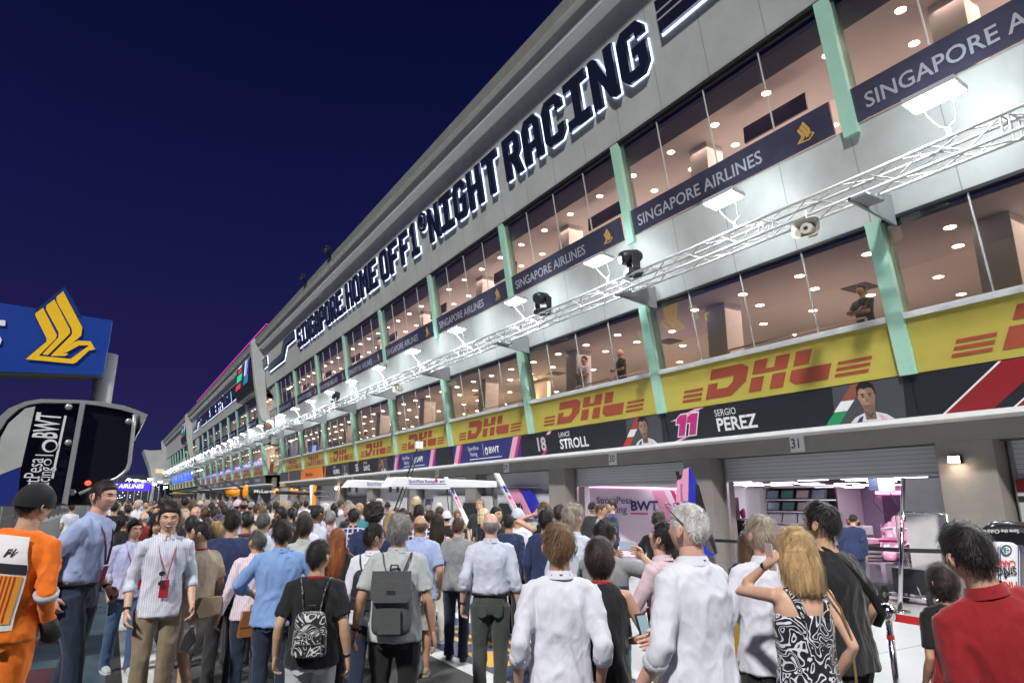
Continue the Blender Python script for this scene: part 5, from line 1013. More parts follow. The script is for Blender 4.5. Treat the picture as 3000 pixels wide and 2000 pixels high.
def cloth(n, c, kind=None, c2=(1,1,1), per=.016, rough=.85):
    key = 'cloth_'+n
    if key in MATS: return MATS[key]
    m = mat(key, c, rough, var=.07, vscale=5, sheen=.2, spec=.25); N = m.node_tree.nodes; L = m.node_tree.links; b = N['Principled BSDF']
    t = N.new('ShaderNodeTexCoord'); mp = N.new('ShaderNodeMapping'); mp.inputs['Scale'].default_value = (1, 1, .5); mp.inputs['Rotation'].default_value = (.3, .35, 0); L.new(t.outputs['Object'], mp.inputs[0]); prev = None
    for sc_, di, st_ in ((5.0, .013, .55), (13, .0045, .5), (420, .0008, .3)):
        nz = N.new('ShaderNodeTexNoise'); nz.inputs['Scale'].default_value = sc_; nz.inputs['Detail'].default_value = 3; nz.inputs['Distortion'].default_value = 1.1; L.new(mp.outputs[0], nz.inputs['Vector'])
        pp = N.new('ShaderNodeMath'); pp.operation = 'PINGPONG'; pp.inputs[1].default_value = .5; ad = N.new('ShaderNodeMath'); ad.operation = 'MULTIPLY'; ad.inputs[1].default_value = 2.0 if sc_ < 100 else 1.; L.new(nz.outputs['Fac'], ad.inputs[0]); L.new(ad.outputs[0], pp.inputs[0])
        bp = N.new('ShaderNodeBump'); bp.inputs['Strength'].default_value = st_; bp.inputs['Distance'].default_value = di; L.new(pp.outputs[0], bp.inputs['Height'])
        if prev: L.new(prev.outputs[0], bp.inputs['Normal'])
        prev = bp
    L.new(prev.outputs[0], b.inputs['Normal'])
    if kind:
        N = m.node_tree.nodes; L = m.node_tree.links; b = N['Principled BSDF']; src = b.inputs['Base Color'].links[0].from_socket
        t = N.new('ShaderNodeTexCoord'); s = N.new('ShaderNodeSeparateXYZ'); L.new(t.outputs['Object'], s.inputs[0])
        def stripe(ax, p, w):
            a = N.new('ShaderNodeMath'); a.operation = 'ADD'; a.inputs[1].default_value = 50*p; L.new(s.outputs[ax], a.inputs[0])
            d = N.new('ShaderNodeMath'); d.operation = 'MODULO'; d.inputs[1].default_value = p; L.new(a.outputs[0], d.inputs[0])
            q = N.new('ShaderNodeMath'); q.operation = 'LESS_THAN'; q.inputs[1].default_value = w; L.new(d.outputs[0], q.inputs[0]); return q.outputs[0]
        if kind == 'stripe': f = stripe('X', per, per*.4)
        elif kind == 'plaid':
            a1, a2 = stripe('X', per, per*.3), stripe('Z', per, per*.3); mx = N.new('ShaderNodeMath'); mx.operation = 'MAXIMUM'; L.new(a1, mx.inputs[0]); L.new(a2, mx.inputs[1]); f = mx.outputs[0]
        elif kind == 'scrawl':
            nz = N.new('ShaderNodeTexNoise'); nz.inputs['Scale'].default_value = 9; nz.inputs['Detail'].default_value = .6; nz.inputs['Distortion'].default_value = 1.6; L.new(t.outputs['Object'], nz.inputs['Vector'])
            sb_ = N.new('ShaderNodeMath'); sb_.operation = 'PINGPONG'; sb_.inputs[1].default_value = .075; L.new(nz.outputs['Fac'], sb_.inputs[0])
            q = N.new('ShaderNodeMath'); q.operation = 'GREATER_THAN'; q.inputs[1].default_value = .052; L.new(sb_.outputs[0], q.inputs[0]); f = q.outputs[0]
        elif kind == 'top':
            q = N.new('ShaderNodeMath'); q.operation = 'GREATER_THAN'; q.inputs[1].default_value = per; L.new(s.outputs['Z'], q.inputs[0]); f = q.outputs[0]
        mx = N.new('ShaderNodeMix'); mx.data_type = 'RGBA'; L.new(f, mx.inputs['Factor']); L.new(src, mx.inputs['A']); mx.inputs['B'].default_value = (*c2, 1); L.new(mx.outputs['Result'], b.inputs['Base Color'])
    return m
CL = dict(white=(.66,.68,.77), pale=(.52,.56,.68), ltblue=(.34,.42,.66), blue=(.20,.33,.62), lilac=(.46,.48,.72), pink=(.62,.48,.54), cream=(.55,.46,.36), navy=(.022,.035,.095), black=(.012,.013,.015), grey=(.24,.25,.26), ltgrey=(.42,.45,.46), dgrey=(.06,.065,.07), red=(.27,.014,.018), orange=(.80,.17,.012), teal=(.05,.22,.26), khaki=(.24,.19,.13), beige=(.52,.42,.31), dgreen=(.022,.045,.035), jean=(.055,.10,.19), dkjean=(.018,.028,.055), slate=(.055,.065,.06), charcoal=(.03,.032,.036), offwhite=(.60,.58,.52), mauve=(.40,.31,.36), green=(.06,.11,.085), skirt=(.055,.085,.065))
def remesh(mb, vox, smooth=4):
    me = mb.mesh('tmp'); o = bpy.data.objects.new('tmp', me); COL.objects.link(o)
    r = o.modifiers.new('r', 'REMESH'); r.mode = 'VOXEL'; r.voxel_size = vox
    s = o.modifiers.new('s', 'SMOOTH'); s.iterations = smooth; s.factor = .5
    dg = bpy.context.evaluated_depsgraph_get(); m2 = bpy.data.meshes.new_from_object(o.evaluated_get(dg))
    n = len(m2.vertices); co = np.empty(n*3, 'f'); m2.vertices.foreach_get('co', co); co = co.reshape(-1, 3).astype('d')
    no = np.empty(n*3, 'f'); m2.vertices.foreach_get('normal', no); no = no.reshape(-1, 3)
    fs = [tuple(p.vertices) for p in m2.polygons]
    bpy.data.objects.remove(o); bpy.data.meshes.remove(me); bpy.data.meshes.remove(m2); return co, no, fs
def append(mb, co, fs, m=None):
    k = len(mb.v); mb.v += [tuple(c) for c in co]; i = mb.mi(m)
    for f in fs: mb.f.append(tuple(k+j for j in f)); mb.m.append(i)
def folds(co, no, seed, amp, fz=.38, fr=9.):
    out = co.copy(); nn = noise.noise
    for i in range(len(co)):
        x, y, z = co[i]
        w = x+y*.6
        a = nn((x*fr+seed, y*fr+z*2.2, z*fr*fz+seed*.7)); b = nn((x*fr*2.1+seed+7, y*fr*2.1, z*fr*1.1+w*5))
        r = (1-min(1, abs(a)*3.2))*.9+(1-min(1, abs(b)*3.5))*.35-.35
        out[i] = co[i]+no[i]*(amp*r+.002)
    return out
HX, HY, HZ = .079, .101, .120
def head_vert(d, fine=1.):
    dx, dy, dz = d; x, y, z = HX*dx, HY*dy, HZ*dz
    if dz < 0:
        t = -dz; x *= 1-.26*t**1.6
        if dy < 0: y *= 1-.42*t
    if dy < 0 and dz > -.3: y *= 1.05
    if dy > 0:
        f = sm(.15, .5, dy); g = lambda cx, cz, sx_, sz: math.exp(-((abs(x)-cx)/sx_)**2-((z-cz)/sz)**2)
        y *= 1-.05*f
        y += f*(.026*math.exp(-(x/.0105)**2)*(math.exp(-((z+.018)/.012)**2) if z < -.018 else math.exp(-((z+.018)/.032)**2))
             -.010*g(.032, .012, .016, .012)+.005*math.exp(-((z-.034)/.009)**2-(x/.05)**2)+.006*math.exp(-(x/.024)**2-((z+.048)/.012)**2)
             -.004*math.exp(-(x/.022)**2-((z+.048)/.0028)**2)+.009*math.exp(-(x/.022)**2-((z+.09)/.016)**2)+.004*g(.048, -.012, .018, .02))
    return x, y, z
HCZ = 1.630
def sphere_dirs(nu, nv):
    out = []
    for a in range(nv+1):
        th = math.pi*a/nv
        for b in range(nu): ph = 2*math.pi*b/nu; out.append((math.sin(th)*math.sin(ph), math.sin(th)*math.cos(ph), math.cos(th)))
    fs = [(a*nu+b, a*nu+(b+1) % nu, (a+1)*nu+(b+1) % nu, (a+1)*nu+b) for a in range(nv) for b in range(nu)]
    return out, fs
SD = {0: sphere_dirs(56, 42), 1: sphere_dirs(32, 24), 2: sphere_dirs(16, 12)}
def hairline(phi, st):
    P_ = [(0,.064),(35,.060),(60,.045),(72,.005),(84,-.012),(92,.028),(108,.0),(135,-.045),(180,-.062)]
    if st.get('recede'): P_ = [(0,.088),(35,.075),(60,.05),(72,.01),(84,-.01),(92,.028),(108,.0),(135,-.045),(180,-.060)]
    if st.get('low'): P_ = [(0,.055),(40,.045),(58,.02),(70,-.07),(90,-.09),(130,-.10),(180,-.105)]
    for (a, b), (c, d) in zip(P_[:-1], P_[1:]):
        if phi <= c: return b+(d-b)*(phi-a)/(c-a)
    return P_[-1][1]
STY = {
 'short': dict(t=.008, top=.015, n=.3), 'crop': dict(t=.005, top=.010, n=.25), 'buzz': dict(t=.002, top=.004, n=.2), 'mop': dict(t=.012, top=.022, n=.35), 'messy': dict(t=.012, top=.022, n=.7), 'quiff': dict(t=.007, top=.026, n=.5),
 'curly': dict(t=.040, top=.045, n=.9, curly=1), 'bald': dict(t=.003, top=.003, n=.2, bald=1), 'thin': dict(t=.010, top=.006, n=.4, recede=1), 'greyrec': dict(t=.013, top=.016, n=.5, recede=1),
 'bob': dict(t=.022, top=.022, n=.25, low=1, hang=.0), 'bobwave': dict(t=.026, top=.022, n=.5, low=1, hang=.12), 'long': dict(t=.018, top=.018, n=.25, low=1, hang=.34), 'pony': dict(t=.010, top=.012, n=.25, pony=1), 'wavy': dict(t=.026, top=.026, n=.7, low=1, hang=.10)}
def build_hair(style, lod, seed, hm, nrib):
    st = STY[style]; mb = MB(); dirs, fs = SD[lod]; rn = random.Random(seed); co = []; nn = noise.noise
    def thick(d):
        x, y, z = head_vert(d); phi = math.degrees(math.atan2(abs(x)/HX, y/HY)); mk = sm(-.006, .010, z-hairline(phi, st))
        if st.get('bald'): mk *= 1-sm(.030, .055, z+max(0,y)*.35)
        t = st['t']+(st['top']-st['t'])*sm(.02, .09, z)
        fq = 42 if st.get('curly') else 22
        t *= 1+st['n']*(nn((x*fq+seed, y*fq, z*fq))+.5*nn((x*fq*2.2, y*fq*2.2+seed, z*fq*2.2)))
        return (x, y, z), t*mk-.007*(1-mk), mk
    for d in dirs:
        p, t, mk = thick(d); n_ = Vector(d).normalized(); co.append((p[0]+n_.x*t, p[1]+n_.y*t, HCZ+p[2]+n_.z*t))
    append(mb, co, fs, hm)
    L = st.get('hang', 0)
    if L:
        rings = 8; wv = .012 if style in ('bobwave','wavy') else .005
        pts = []; rad = []
        for i in range(rings):
            q = i/(rings-1); z = HCZ+.02-(L+.10)*q; pts.append((0, -.040-.035*sm(0,.35,q)-.01*q, z)); rad.append((.098-.012*q+rn.uniform(-wv,wv), (.058 if q < .5 else .058-.03*(q-.5))))
        k0 = len(mb.v); mb.tube(pts, rad, 40 if lod < 2 else 10, hm, up=(0,1,0))
        for i in range(k0, len(mb.v)):
            x, y, z = mb.v[i]; a = math.atan2(y+.06, x); r_ = 1+.11*nn((a*7, z*3, seed))+.05*nn((a*19, z*4, seed+3)); mb.v[i] = (x*r_, (y+.06)*r_-.06, z+.02*nn((a*9, 3, seed))*(1 if z < HCZ-.1 else 0))
    if st.get('pony'):
        mb.ell((0,-.115,HCZ+.045), (.024,.03,.024), hm, 10, 8); mb.tube([(0,-.12,HCZ+.05),(0,-.155,HCZ+.02),(0,-.15,HCZ-.08),(0,-.135,HCZ-.17)], [.014,.026,.024,.006], 10, hm)
    # locks: thin tapered ribbons following the growth from the crown
    cw_ = Vector((.01,-.055,.10))
    for i in range(nrib):
        th = math.acos(rn.uniform(-.75,1)); ph = rn.uniform(0, 2*math.pi); d = Vector((math.sin(th)*math.sin(ph), math.sin(th)*math.cos(ph), math.cos(th)))
        p, t, mk = thick(d)
        if mk < .5: continue
        p = Vector(p); g = (p-cw_); g -= d*g.dot(d); g = g.normalized() if g.length > .001 else Vector((0,1,0))
        if p.y > .035 and p.z > .03 and not st.get('low'): g = (Vector((p.x*2,-.7,.75))-d*.2).normalized()
        if p.z < .05: g = (g+Vector((0,0,-1.2))).normalized()
        if st.get('curly'): g = Vector((rn.uniform(-1,1), rn.uniform(-1,1), rn.uniform(-1,1))).normalized()
        g = (g+Vector((rn.uniform(-1,1), rn.uniform(-1,1), rn.uniform(-1,1)))*(.06+.20*st['n'])).normalized()
        ln = rn.uniform(.028,.050)*(1+.7*st['n'])*(.45 if style in ('buzz','bald','crop') else 1)
        sd = g.cross(d).normalized()*rn.uniform(.0006,.0015); o = p+d*(t-.002)+Vector((0,0,HCZ)); up = d*rn.uniform(.001,.006)*(1+st['n'])
        if L and p.z < .03 and p.y < .03:
            k = rn.uniform(.3,1)*L+.06; q0 = o; q1 = o+Vector((p.x*.15,-.012,-k*.5)); q2 = o+Vector((p.x*.12+rn.uniform(-.02,.02),-.012+rn.uniform(-.01,.01),-k)); sd = Vector((-(p.y), p.x, 0)).normalized()*.0028
        else: q0 = o; q1 = o+g*ln*.55+up; q2 = o+g*ln+up*.6-d*.004
        mb.poly([q0-sd, q0+sd, q1+sd*.8, q1-sd*.8], hm); mb.poly([q1-sd*.8, q1+sd*.8, q2], hm)
    if L and nrib > 300:
        for i in range(nrib//2):
            a = rn.uniform(math.pi*.92, math.pi*2.08); r_ = 1.0+rn.uniform(0,.06); x0, y0 = .098*math.cos(a)*r_, .062*math.sin(a)*r_-.045
            z0 = HCZ+rn.uniform(-.06,.03); z1 = HCZ+.02-(L+.10)*rn.uniform(.75,1.12); q0 = Vector((x0,y0,z0)); q1 = Vector((x0*rn.uniform(.95,1.1),y0-.03,(z0+z1)/2)); q2 = Vector((x0*rn.uniform(.75,1.08),y0-.03+rn.uniform(-.015,.015),z1)); sd = Vector((math.sin(a),-math.cos(a),0))*.003
            mb.poly([q0-sd,q0+sd,q1+sd,q1-sd], hm); mb.poly([q1-sd,q1+sd,q2], hm)
    return mb
def ik(S_, T_, a, b, pole):
    S_, T_ = Vector(S_), Vector(T_); d = T_-S_; L = min(d.length, (a+b)*.995); dn = d.normalized(); T_ = S_+dn*L
    x = (a*a-b*b+L*L)/(2*L); h = math.sqrt(max(0, a*a-x*x)); p = Vector(pole); p -= dn*p.dot(dn); p = p.normalized() if p.length > 1e-6 else Vector((0,-1,0)); return S_+dn*x+p*h, T_
def hand(mb, w, d, side, curl, m, flat=None):
    """w wrist, d forearm direction, side: thumb direction"""
    d = Vector(d).normalized(); th = Vector(side); th = (th-d*th.dot(d)).normalized(); pn = d.cross(th)
    if flat is not None and pn.dot(Vector(flat)) < 0: pn = -pn
    w = Vector(w); kn = w+d*.088
    mb.tube([w-d*.03, w, w+d*.03, w+d*.065, kn, kn+d*.012], [(.026,.022),(.029,.020),(.038,.019),(.043,.016),(.041,.013),(.030,.008)], 10, m, up=pn)
    for i, (off, ln) in enumerate(((.030,.072),(.010,.080),(-.010,.075),(-.029,.060))):
        p = kn+th*off-d*.004; dr = d.copy(); pts = [p]; c = curl*(1+.12*i)
        for sgl, fr in ((.42,.55),(.32,.75),(.26,.6)):
            ang = c*fr; dr = (dr*math.cos(ang)+pn*math.sin(ang)).normalized(); p = p+dr*ln*sgl; pts.append(p)
        mb.tube(pts+[pts[-1]+dr*.004], [.0092,.0088,.0080,.0070,.004], 7, m)
    p = w+d*.022+th*.026; t1 = (d*.62+th*.62+pn*.25).normalized(); t2 = (d*.88+th*.15+pn*(.30+.3*curl)).normalized()
    mb.tube([p-t1*.012, p+t1*.034, p+t1*.034+t2*.028, p+t1*.034+t2*.048], [.014,.0125,.0100,.006], 8, m)
ALL = []
def person(label, u, v, d, face=0, H=None, skin_='asian', hair='short', hc='black', top='shirt', tc='white', pat=None, c2=None, per=.016, sleeve='long', bottom='trousers', bc='black', tuck=False, fat=0., wide=1., fem=0, hy=0, hp=0, lean=(0,0), armL=None, armR=None, curl=.9, step=.0, lod=0, lan='red', shoe='black', foot=None, glasses=None, cap=None, seed=None, extra=None, group=None, loc=None, belt=None, facefeat=0, smile=0, smooth_top=False, watch=0, collar=None, phoneL=None, tone=None):
    seed = seed if seed is not None else len(ALL)*3.7+1; rn = random.Random(int(seed*10))
    if loc is None:
        p = atD(u, v, d); az = math.atan2(p.x, p.y); H_ = (p.z-(foot or 0))/1.775; base = Vector((p.x, p.y, foot or 0))
    else: base = Vector(loc); az = math.atan2(base.x, base.y); H_ = H/1.775
    rz = -(az+R(face)); X_ = Matrix.Rotation(rz, 3, 'Z')
    headoff = Vector((math.sin(R(lean[0]))*.75, math.sin(R(lean[1]))*.75, 0)); base = base-(X_ @ headoff)*H_
    RY, RX = Matrix.Rotation(R(lean[0]), 3, 'Y'), Matrix.Rotation(-R(lean[1]), 3, 'X'); piv = Vector((0,0,.98)); HM = Matrix.Rotation(-R(hy), 3, 'Z') @ Matrix.Rotation(-R(hp), 3, 'X'); hpv = Vector((0,-.01,1.545))
    def dform(vs):
        if lean == (0,0): return vs
        out = []
        for v_ in vs:
            v_ = Vector(v_); t = sm(.88, 1.10, v_.z)
            if t > 0: q = piv+(RY @ (RX @ (v_-piv))); v_ = v_.lerp(q, t)
            out.append(tuple(v_))
        return out
    def hd(vs): return [tuple(hpv+HM @ (Vector(q)-hpv)) for q in vs]
    skm = skin(skin_); vox = (.0115, .019, .034)[lod]; nn_ = (12, 10, 7)[lod]; W_ = wide*(.90 if fem else 1.)
    SX = .166*W_; SZ = 1.408
    # ---- arms
    arms = []
    for sx_, spec in ((-1, armL), (1, armR)):
        S_ = Vector((sx_*SX, -.005, SZ)); 
        if spec is None: spec = (sx_*(.214+.14*fat)*W_, .03+rn.uniform(-.05,.07), .905+rn.uniform(-.01,.02))
        E_, Wr = ik(S_, spec[:3], .285, .262, spec[3:6] if len(spec) > 3 else (sx_*.28, -1, -.1)); arms.append((sx_, S_, E_, Wr))
    # ---- legs
    legs = []
    for sx_ in (-1, 1):
        fy = step*sx_; an = Vector((sx_*(.095+.03*fat), fy, .085+(.06 if fy < -.15 else 0))); hp_ = Vector((sx_*.092*(1+fat*.4), 0, .90)); kn_ = (hp_+an)/2+Vector((sx_*.004, .02+abs(fy)*.18, .03)); legs.append((sx_, hp_, kn_, an))
    # ---- body: one continuous surface
    mb = MB(); f = 1+fat
    tor = [(.84,.135,.10),(.92,.152,.105),(1.02,.142,.098),(1.12,.148,.100),(1.24,.160,.108),(1.34,.170,.105),(1.41,.155,.085),(1.45,.10,.065),(1.485,.058,.056)]
    mb.tube([(0,-.004,z) for z, _, _ in tor], [(x*W_*(1+fat*.8), y*(1+fat)) for _, x, y in tor], nn_+6, up=(0,1,0))
    mb.tube([(0,-.006,1.40),(0,-.010,1.50),(0,-.004,1.60)], [.066*(.85 if fem else 1),.060*(.83 if fem else 1)*(1+.25*fat),.057*(.85 if fem else 1)], nn_)
    for sx_ in (-1, 1): mb.tube([(0,-.018,1.440),(sx_*.06,-.016,1.428),(sx_*SX*.93,-.010,1.395)], [.044,.038,.034], nn_)
    ar = (.78 if fem else 1)*(1+.3*fat)
    for sx_, S_, E_, Wr in arms:
        mb.tube([S_-Vector((sx_*.05,0,.0)), S_, S_.lerp(E_,.45), E_, E_.lerp(Wr,.3), E_.lerp(Wr,.75), Wr], [.052*ar,.056*ar,.047*ar,.039*ar,.042*ar,.031*ar,.026*ar], nn_)
    for sx_, h_, k_, a_ in legs:
        mb.tube([h_, h_.lerp(k_,.5), k_, k_.lerp(a_,.3), k_.lerp(a_,.75), a_], [.080*f,.070*f,.052,.056,.038,.034], nn_)
    co, no, fs = remesh(mb, vox, 5); body = MB(); append(body, dform(co), fs, skm)
    dirs, hfs = SD[lod]; hv = []
    for q in dirs: x, y, z = head_vert(q); hv.append((x*(.95 if fem else 1)*(1+.12*fat), y, z+HCZ))
    append(body, dform(hd(hv)), hfs, skm)
    e_ = MB()
    for sx_ in (-1, 1):
        M = Matrix.Rotation(sx_*R(-22), 3, 'Z') @ Matrix.Rotation(R(8), 3, 'X'); e_.ell((sx_*.087*(1+.1*fat),-.008,HCZ-.002), (.008,.019,.032), skm, 10, 8, M)
        e_.tube([(sx_*.096,-.020,HCZ+.018),(sx_*.100,-.028,HCZ+.008),(sx_*.098,-.026,HCZ-.012),(sx_*.091,-.012,HCZ-.030)], .004, 5, skm)
    if lod == 0 or facefeat:
        def yy(x, z):
            b = None
            dz = z/HZ; dx = x/HX; dy = math.sqrt(max(.01, 1-dz*dz-dx*dx)); return head_vert((dx, dy, dz))[1]
        hmf = hairmat(hc, HC[hc]) if hc not in ('white','paleblond','blond') else mat('brow_light', (.25,.17,.10), .6)
        for sx_ in (-1, 1):
            y0 = yy(.032, .012); e_.ell((sx_*.032, y0-.0045, HCZ+.012), (.0135,.008,.0072), eyew, 10, 8); e_.ell((sx_*.032, y0+.0005, HCZ+.012), (.0058,.0042,.0060), iris, 8, 6)
            e_.tube([(sx_*.046, y0-.001, HCZ+.015),(sx_*.032, y0+.0035, HCZ+.0205),(sx_*.019, y0+.001, HCZ+.016)], .0026, 6, skm)
            e_.tube([(sx_*.018, yy(.018,.034)+.003, HCZ+.030),(sx_*.034, yy(.034,.036)+.003, HCZ+.0355),(sx_*.050, yy(.05,.032)+.002, HCZ+.030)], [(.003,.003),(.0042,.0035),(.002,.002)], 6, hmf)
        y0 = yy(0,-.048)
        if smile:
            e_.ell((0,y0-.003,HCZ-.052), (.025,.006,.010), mat('mouth_dark', (.10,.02,.02), .5), 12, 8); e_.ell((0,y0-.0005,HCZ-.0495), (.021,.006,.0042), toothm, 12, 8)
            e_.tube([(-.027,y0-.010,HCZ-.045),(0,y0+.004,HCZ-.0425),(.027,y0-.010,HCZ-.045)], .0032, 6, lipm); e_.tube([(-.024,y0-.009,HCZ-.052),(0,y0+.003,HCZ-.0625),(.024,y0-.009,HCZ-.052)], .0036, 6, lipm)
        else:
            e_.tube([(-.024,y0-.008,HCZ-.048),(0,y0+.001,HCZ-.0445),(.024,y0-.008,HCZ-.048)], .0034, 6, lipm); e_.tube([(-.020,y0-.007,HCZ-.050),(0,y0+.001,HCZ-.0545),(.020,y0-.007,HCZ-.050)], .0042, 6, lipm)
    for (vs, f_, mi_) in [(e_.v, e_.f, e_.m)]:
        k = len(body.v); body.v += dform(hd(vs)); idx = [body.mi(m) for m in e_.mats]; body.f += [tuple(k+j for j in q) for q in f_]; body.m += [idx[i] for i in mi_]
    if lod < 2:
        h_ = MB()
        for sx_, S_, E_, Wr in arms:
            dr = (Wr-E_).normalized(); sd = Vector((0,1,0)) if abs(dr.z) > .6 else Vector((0,0,1)); fl = Vector((-sx_,0,0)) if abs(dr.z) > .6 else Vector((-sx_*.6,-.2,-.2)); hand(h_, Wr, dr, sd, curl, skm, fl)
        k = len(body.v); body.v += dform(h_.v); body.f += [tuple(k+j for j in q) for q in h_.f]; body.m += [0]*len(h_.f)
    if body.mats[0] is not skm: pass
    o = body.build('person', None, smooth=True); ALL.append(o)
    o.location = base; o.rotation_euler = (0, 0, rz); o.scale = (H_,)*3; tag(o, label, 'person', group)
    def kid(mb, name, m=None, f=None, smooth=True, parent=None, df=True):
        vs = mb.v
        if f: vs = f(vs)
        mb.v = dform(vs) if df else vs; return mb.build(name, m, parent or o, smooth=smooth)
    # ---- hair, cap, glasses
    if hair: kid(build_hair(hair, lod, int(seed*7), hairmat(hc, HC[hc]), (2600, 200, 0)[lod]), 'hair', f=hd)
    if cap:
        mb = MB(); cm = cap if not isinstance(cap, str) else cloth(cap, CL[cap]); rows = []
        for a in range(7):
            th = a/6*R(98); rows.append((math.sin(th), math.cos(th)))
        k = 0; n = 20
        for s_, c_ in rows:
            for b in range(n): ph = 2*math.pi*b/n; mb.v.append((.101*s_*math.sin(ph), .124*s_*math.cos(ph)-.006, HCZ+.016+.132*c_))
        for a in range(6):
            for b in range(n): mb.f.append((a*n+b, a*n+(b+1) % n, (a+1)*n+(b+1) % n, (a+1)*n+b)); mb.m.append(0)
        mb.prism([(-.078,.085,HCZ+.030),(-.066,.165,HCZ+.018),(0,.195,HCZ+.022),(.066,.165,HCZ+.018),(.078,.085,HCZ+.030)], (0,0,.007)); kid(mb, 'cap', cm, f=hd)
    if glasses:
        gm = mat('glasses_'+glasses, {'dark': (.02,.02,.02), 'pale': (.6,.58,.5), 'tortoise': (.05,.03,.02)}[glasses], .3); mb = MB()
        for sx_ in (-1, 1):
            c = Vector((sx_*.033,.106,HCZ+.010)); pts = [c+Vector((.022*math.cos(t*math.pi/6),-.006*abs(math.cos(t*math.pi/6)),.016*math.sin(t*math.pi/6))) for t in range(13)]; mb.tube(pts, .0018, 5)
            mb.tube([(sx_*.055,.100,HCZ+.014),(sx_*.090,.03,HCZ+.012),(sx_*.095,-.012,HCZ+.010)], .0024, 5)
        mb.tube([(-.011,.108,HCZ+.012),(.011,.108,HCZ+.012)], .002, 5); kid(mb, 'glasses', gm, f=hd)
    # ---- top garment
    tm = tc if not isinstance(tc, str) else cloth(tc+(pat or '')+(str(c2) if c2 else '')+('' if per == .016 else str(per)), CL[tc], pat, CL[c2] if c2 else (1,1,1), per)
    g = .014; mb = MB()
    zs = [(1.0 if tuck else .845, .150 if tuck else .186,.112 if tuck else .142),(1.03 if tuck else .93,.172 if tuck else .178,.122 if tuck else .134),(1.08,.160,.114),(1.16,.160,.112),(1.25,.168,.115),(1.33,.176,.113),(1.395,.166,.096),(1.44,.118,.078),(1.478,.066,.062)]
    if top in ('shirt','tee','polo','suit','jacket','vest'):
        if top == 'jacket': g = .024; zs[0] = (.80,.165,.125)
        mb.tube([(0,-.006-(.0 if z < 1.2 else .004),z) for z, _, _ in zs], [((x*W_*(1+fat*.8)+g*.6), (y*(1+fat)+g*.6)) for _, x, y in zs], nn_+8, up=(0,1,0))
        for sx_ in (-1, 1): mb.tube([(0,-.018,1.436),(sx_*.065,-.016,1.432),(sx_*(SX if top != 'vest' else .11),-.008,1.410)], [.057,.055,.054 if top != 'vest' else .044], nn_)
        if top != 'vest':
            for sx_, S_, E_, Wr in arms:
                r0 = .056*ar+.003
                if sleeve == 'long': pts = [S_-Vector((sx_*.055,0,.005)), S_, S_.lerp(E_,.5), E_, E_.lerp(Wr,.5), E_.lerp(Wr,.93)]; rr_ = [r0,r0,.055*ar,.050*ar,.044*ar,.037*ar]
                elif sleeve == 'roll': pts = [S_-Vector((sx_*.055,0,.005)), S_, S_.lerp(E_,.5), E_, E_.lerp(Wr,.16), E_.lerp(Wr,.30)]; rr_ = [r0,r0,.056*ar,.052*ar,.051*ar,.052*ar]
                else: pts = [S_-Vector((sx_*.055,0,.005)), S_, S_.lerp(E_,.45), S_.lerp(E_,.78)]; rr_ = [r0,r0,.064*ar,.064*ar]
                mb.tube(pts, rr_, nn_)
        co, no, fs = remesh(mb, vox, 3)
        if lod == 0: co = folds(co, no, seed, .011 *1.1 if top in ('shirt','suit') else .010)
        elif lod == 1: co = folds(co, no, seed, .009)
        gb = MB(); append(gb, co, fs)
        if lod < 2:
            if sleeve == 'roll' and top == 'shirt':
                for sx_, S_, E_, Wr in arms: gb.tube([E_.lerp(Wr,.20), E_.lerp(Wr,.22), E_.lerp(Wr,.40), E_.lerp(Wr,.42)], [.047*ar,.055*ar,.053*ar,.044*ar], nn_)
            cw2 = .071*(.88 if fem else 1)*(1+.2*fat)
            if top in ('shirt','polo'):
                n = 20
                for (r0, z0, r1, z1) in ((cw2+.002, 1.462, cw2-.004, 1.516), (cw2-.003, 1.517, cw2+.014, 1.474)):
                    k = len(gb.v)
                    for b in range(n+1):
                        a = math.pi/2+R(14)+(2*math.pi-R(28))*b/n; dz = -.018*max(0, math.sin(a)); gb.v.append((r0*math.cos(a), r0*1.02*math.sin(a)-.008, z0+dz)); gb.v.append((r1*math.cos(a), r1*1.02*math.sin(a)-.008, z1+dz))
                    for b in range(n): gb.f.append((k+2*b, k+2*b+2, k+2*b+3, k+2*b+1)); gb.m.append(0)
            elif top in ('tee','jacket','suit','vest'):
                ring = [(cw2*math.cos(a*math.pi/9), cw2*1.02*math.sin(a*math.pi/9)-.008, 1.472-.022*max(0, math.sin(a*math.pi/9))) for a in range(19)]; gb.tube(ring, .007, 6)
        tg = kid(gb, {'shirt': 'shirt', 'tee': 't_shirt', 'polo': 'polo_shirt', 'suit': 'overall', 'jacket': 'jacket', 'vest': 'top'}[top], tm)
        if facefeat and top == 'shirt':
            bt = MB()
            for z in (1.36,1.28,1.20,1.12,1.04,.96): bt.ell((0,.125+.012*(z < 1.3),z), (.005,.003,.005), None, 8, 6)
    elif top == 'dress':
        zz = [(.62,.20,.15),(.80,.19,.145),(.95,.168,.125),(1.06,.145,.11),(1.17,.150,.112),(1.27,.158,.112),(1.315,.150,.100)]
        mb.tube([(0,-.004,z) for z, _, _ in zz], [(x*W_*1.08*(1+fat), y*1.08*(1+fat)) for _, x, y in zz], nn_+8, up=(0,1,0)); co, no, fs = remesh(mb, vox, 2); co = folds(co, no, seed, .008, .2); gb = MB(); append(gb, co, fs)
        for sx_ in (-1, 1): gb.tube([(sx_*.06,-.122,1.29),(sx_*.085,-.105,1.38),(sx_*.10,-.04,1.452),(sx_*.10,.04,1.43),(sx_*.08,.10,1.34),(sx_*.07,.125,1.29)], [(.020,.004)]*6, 6)
        kid(gb, 'dress', tm)
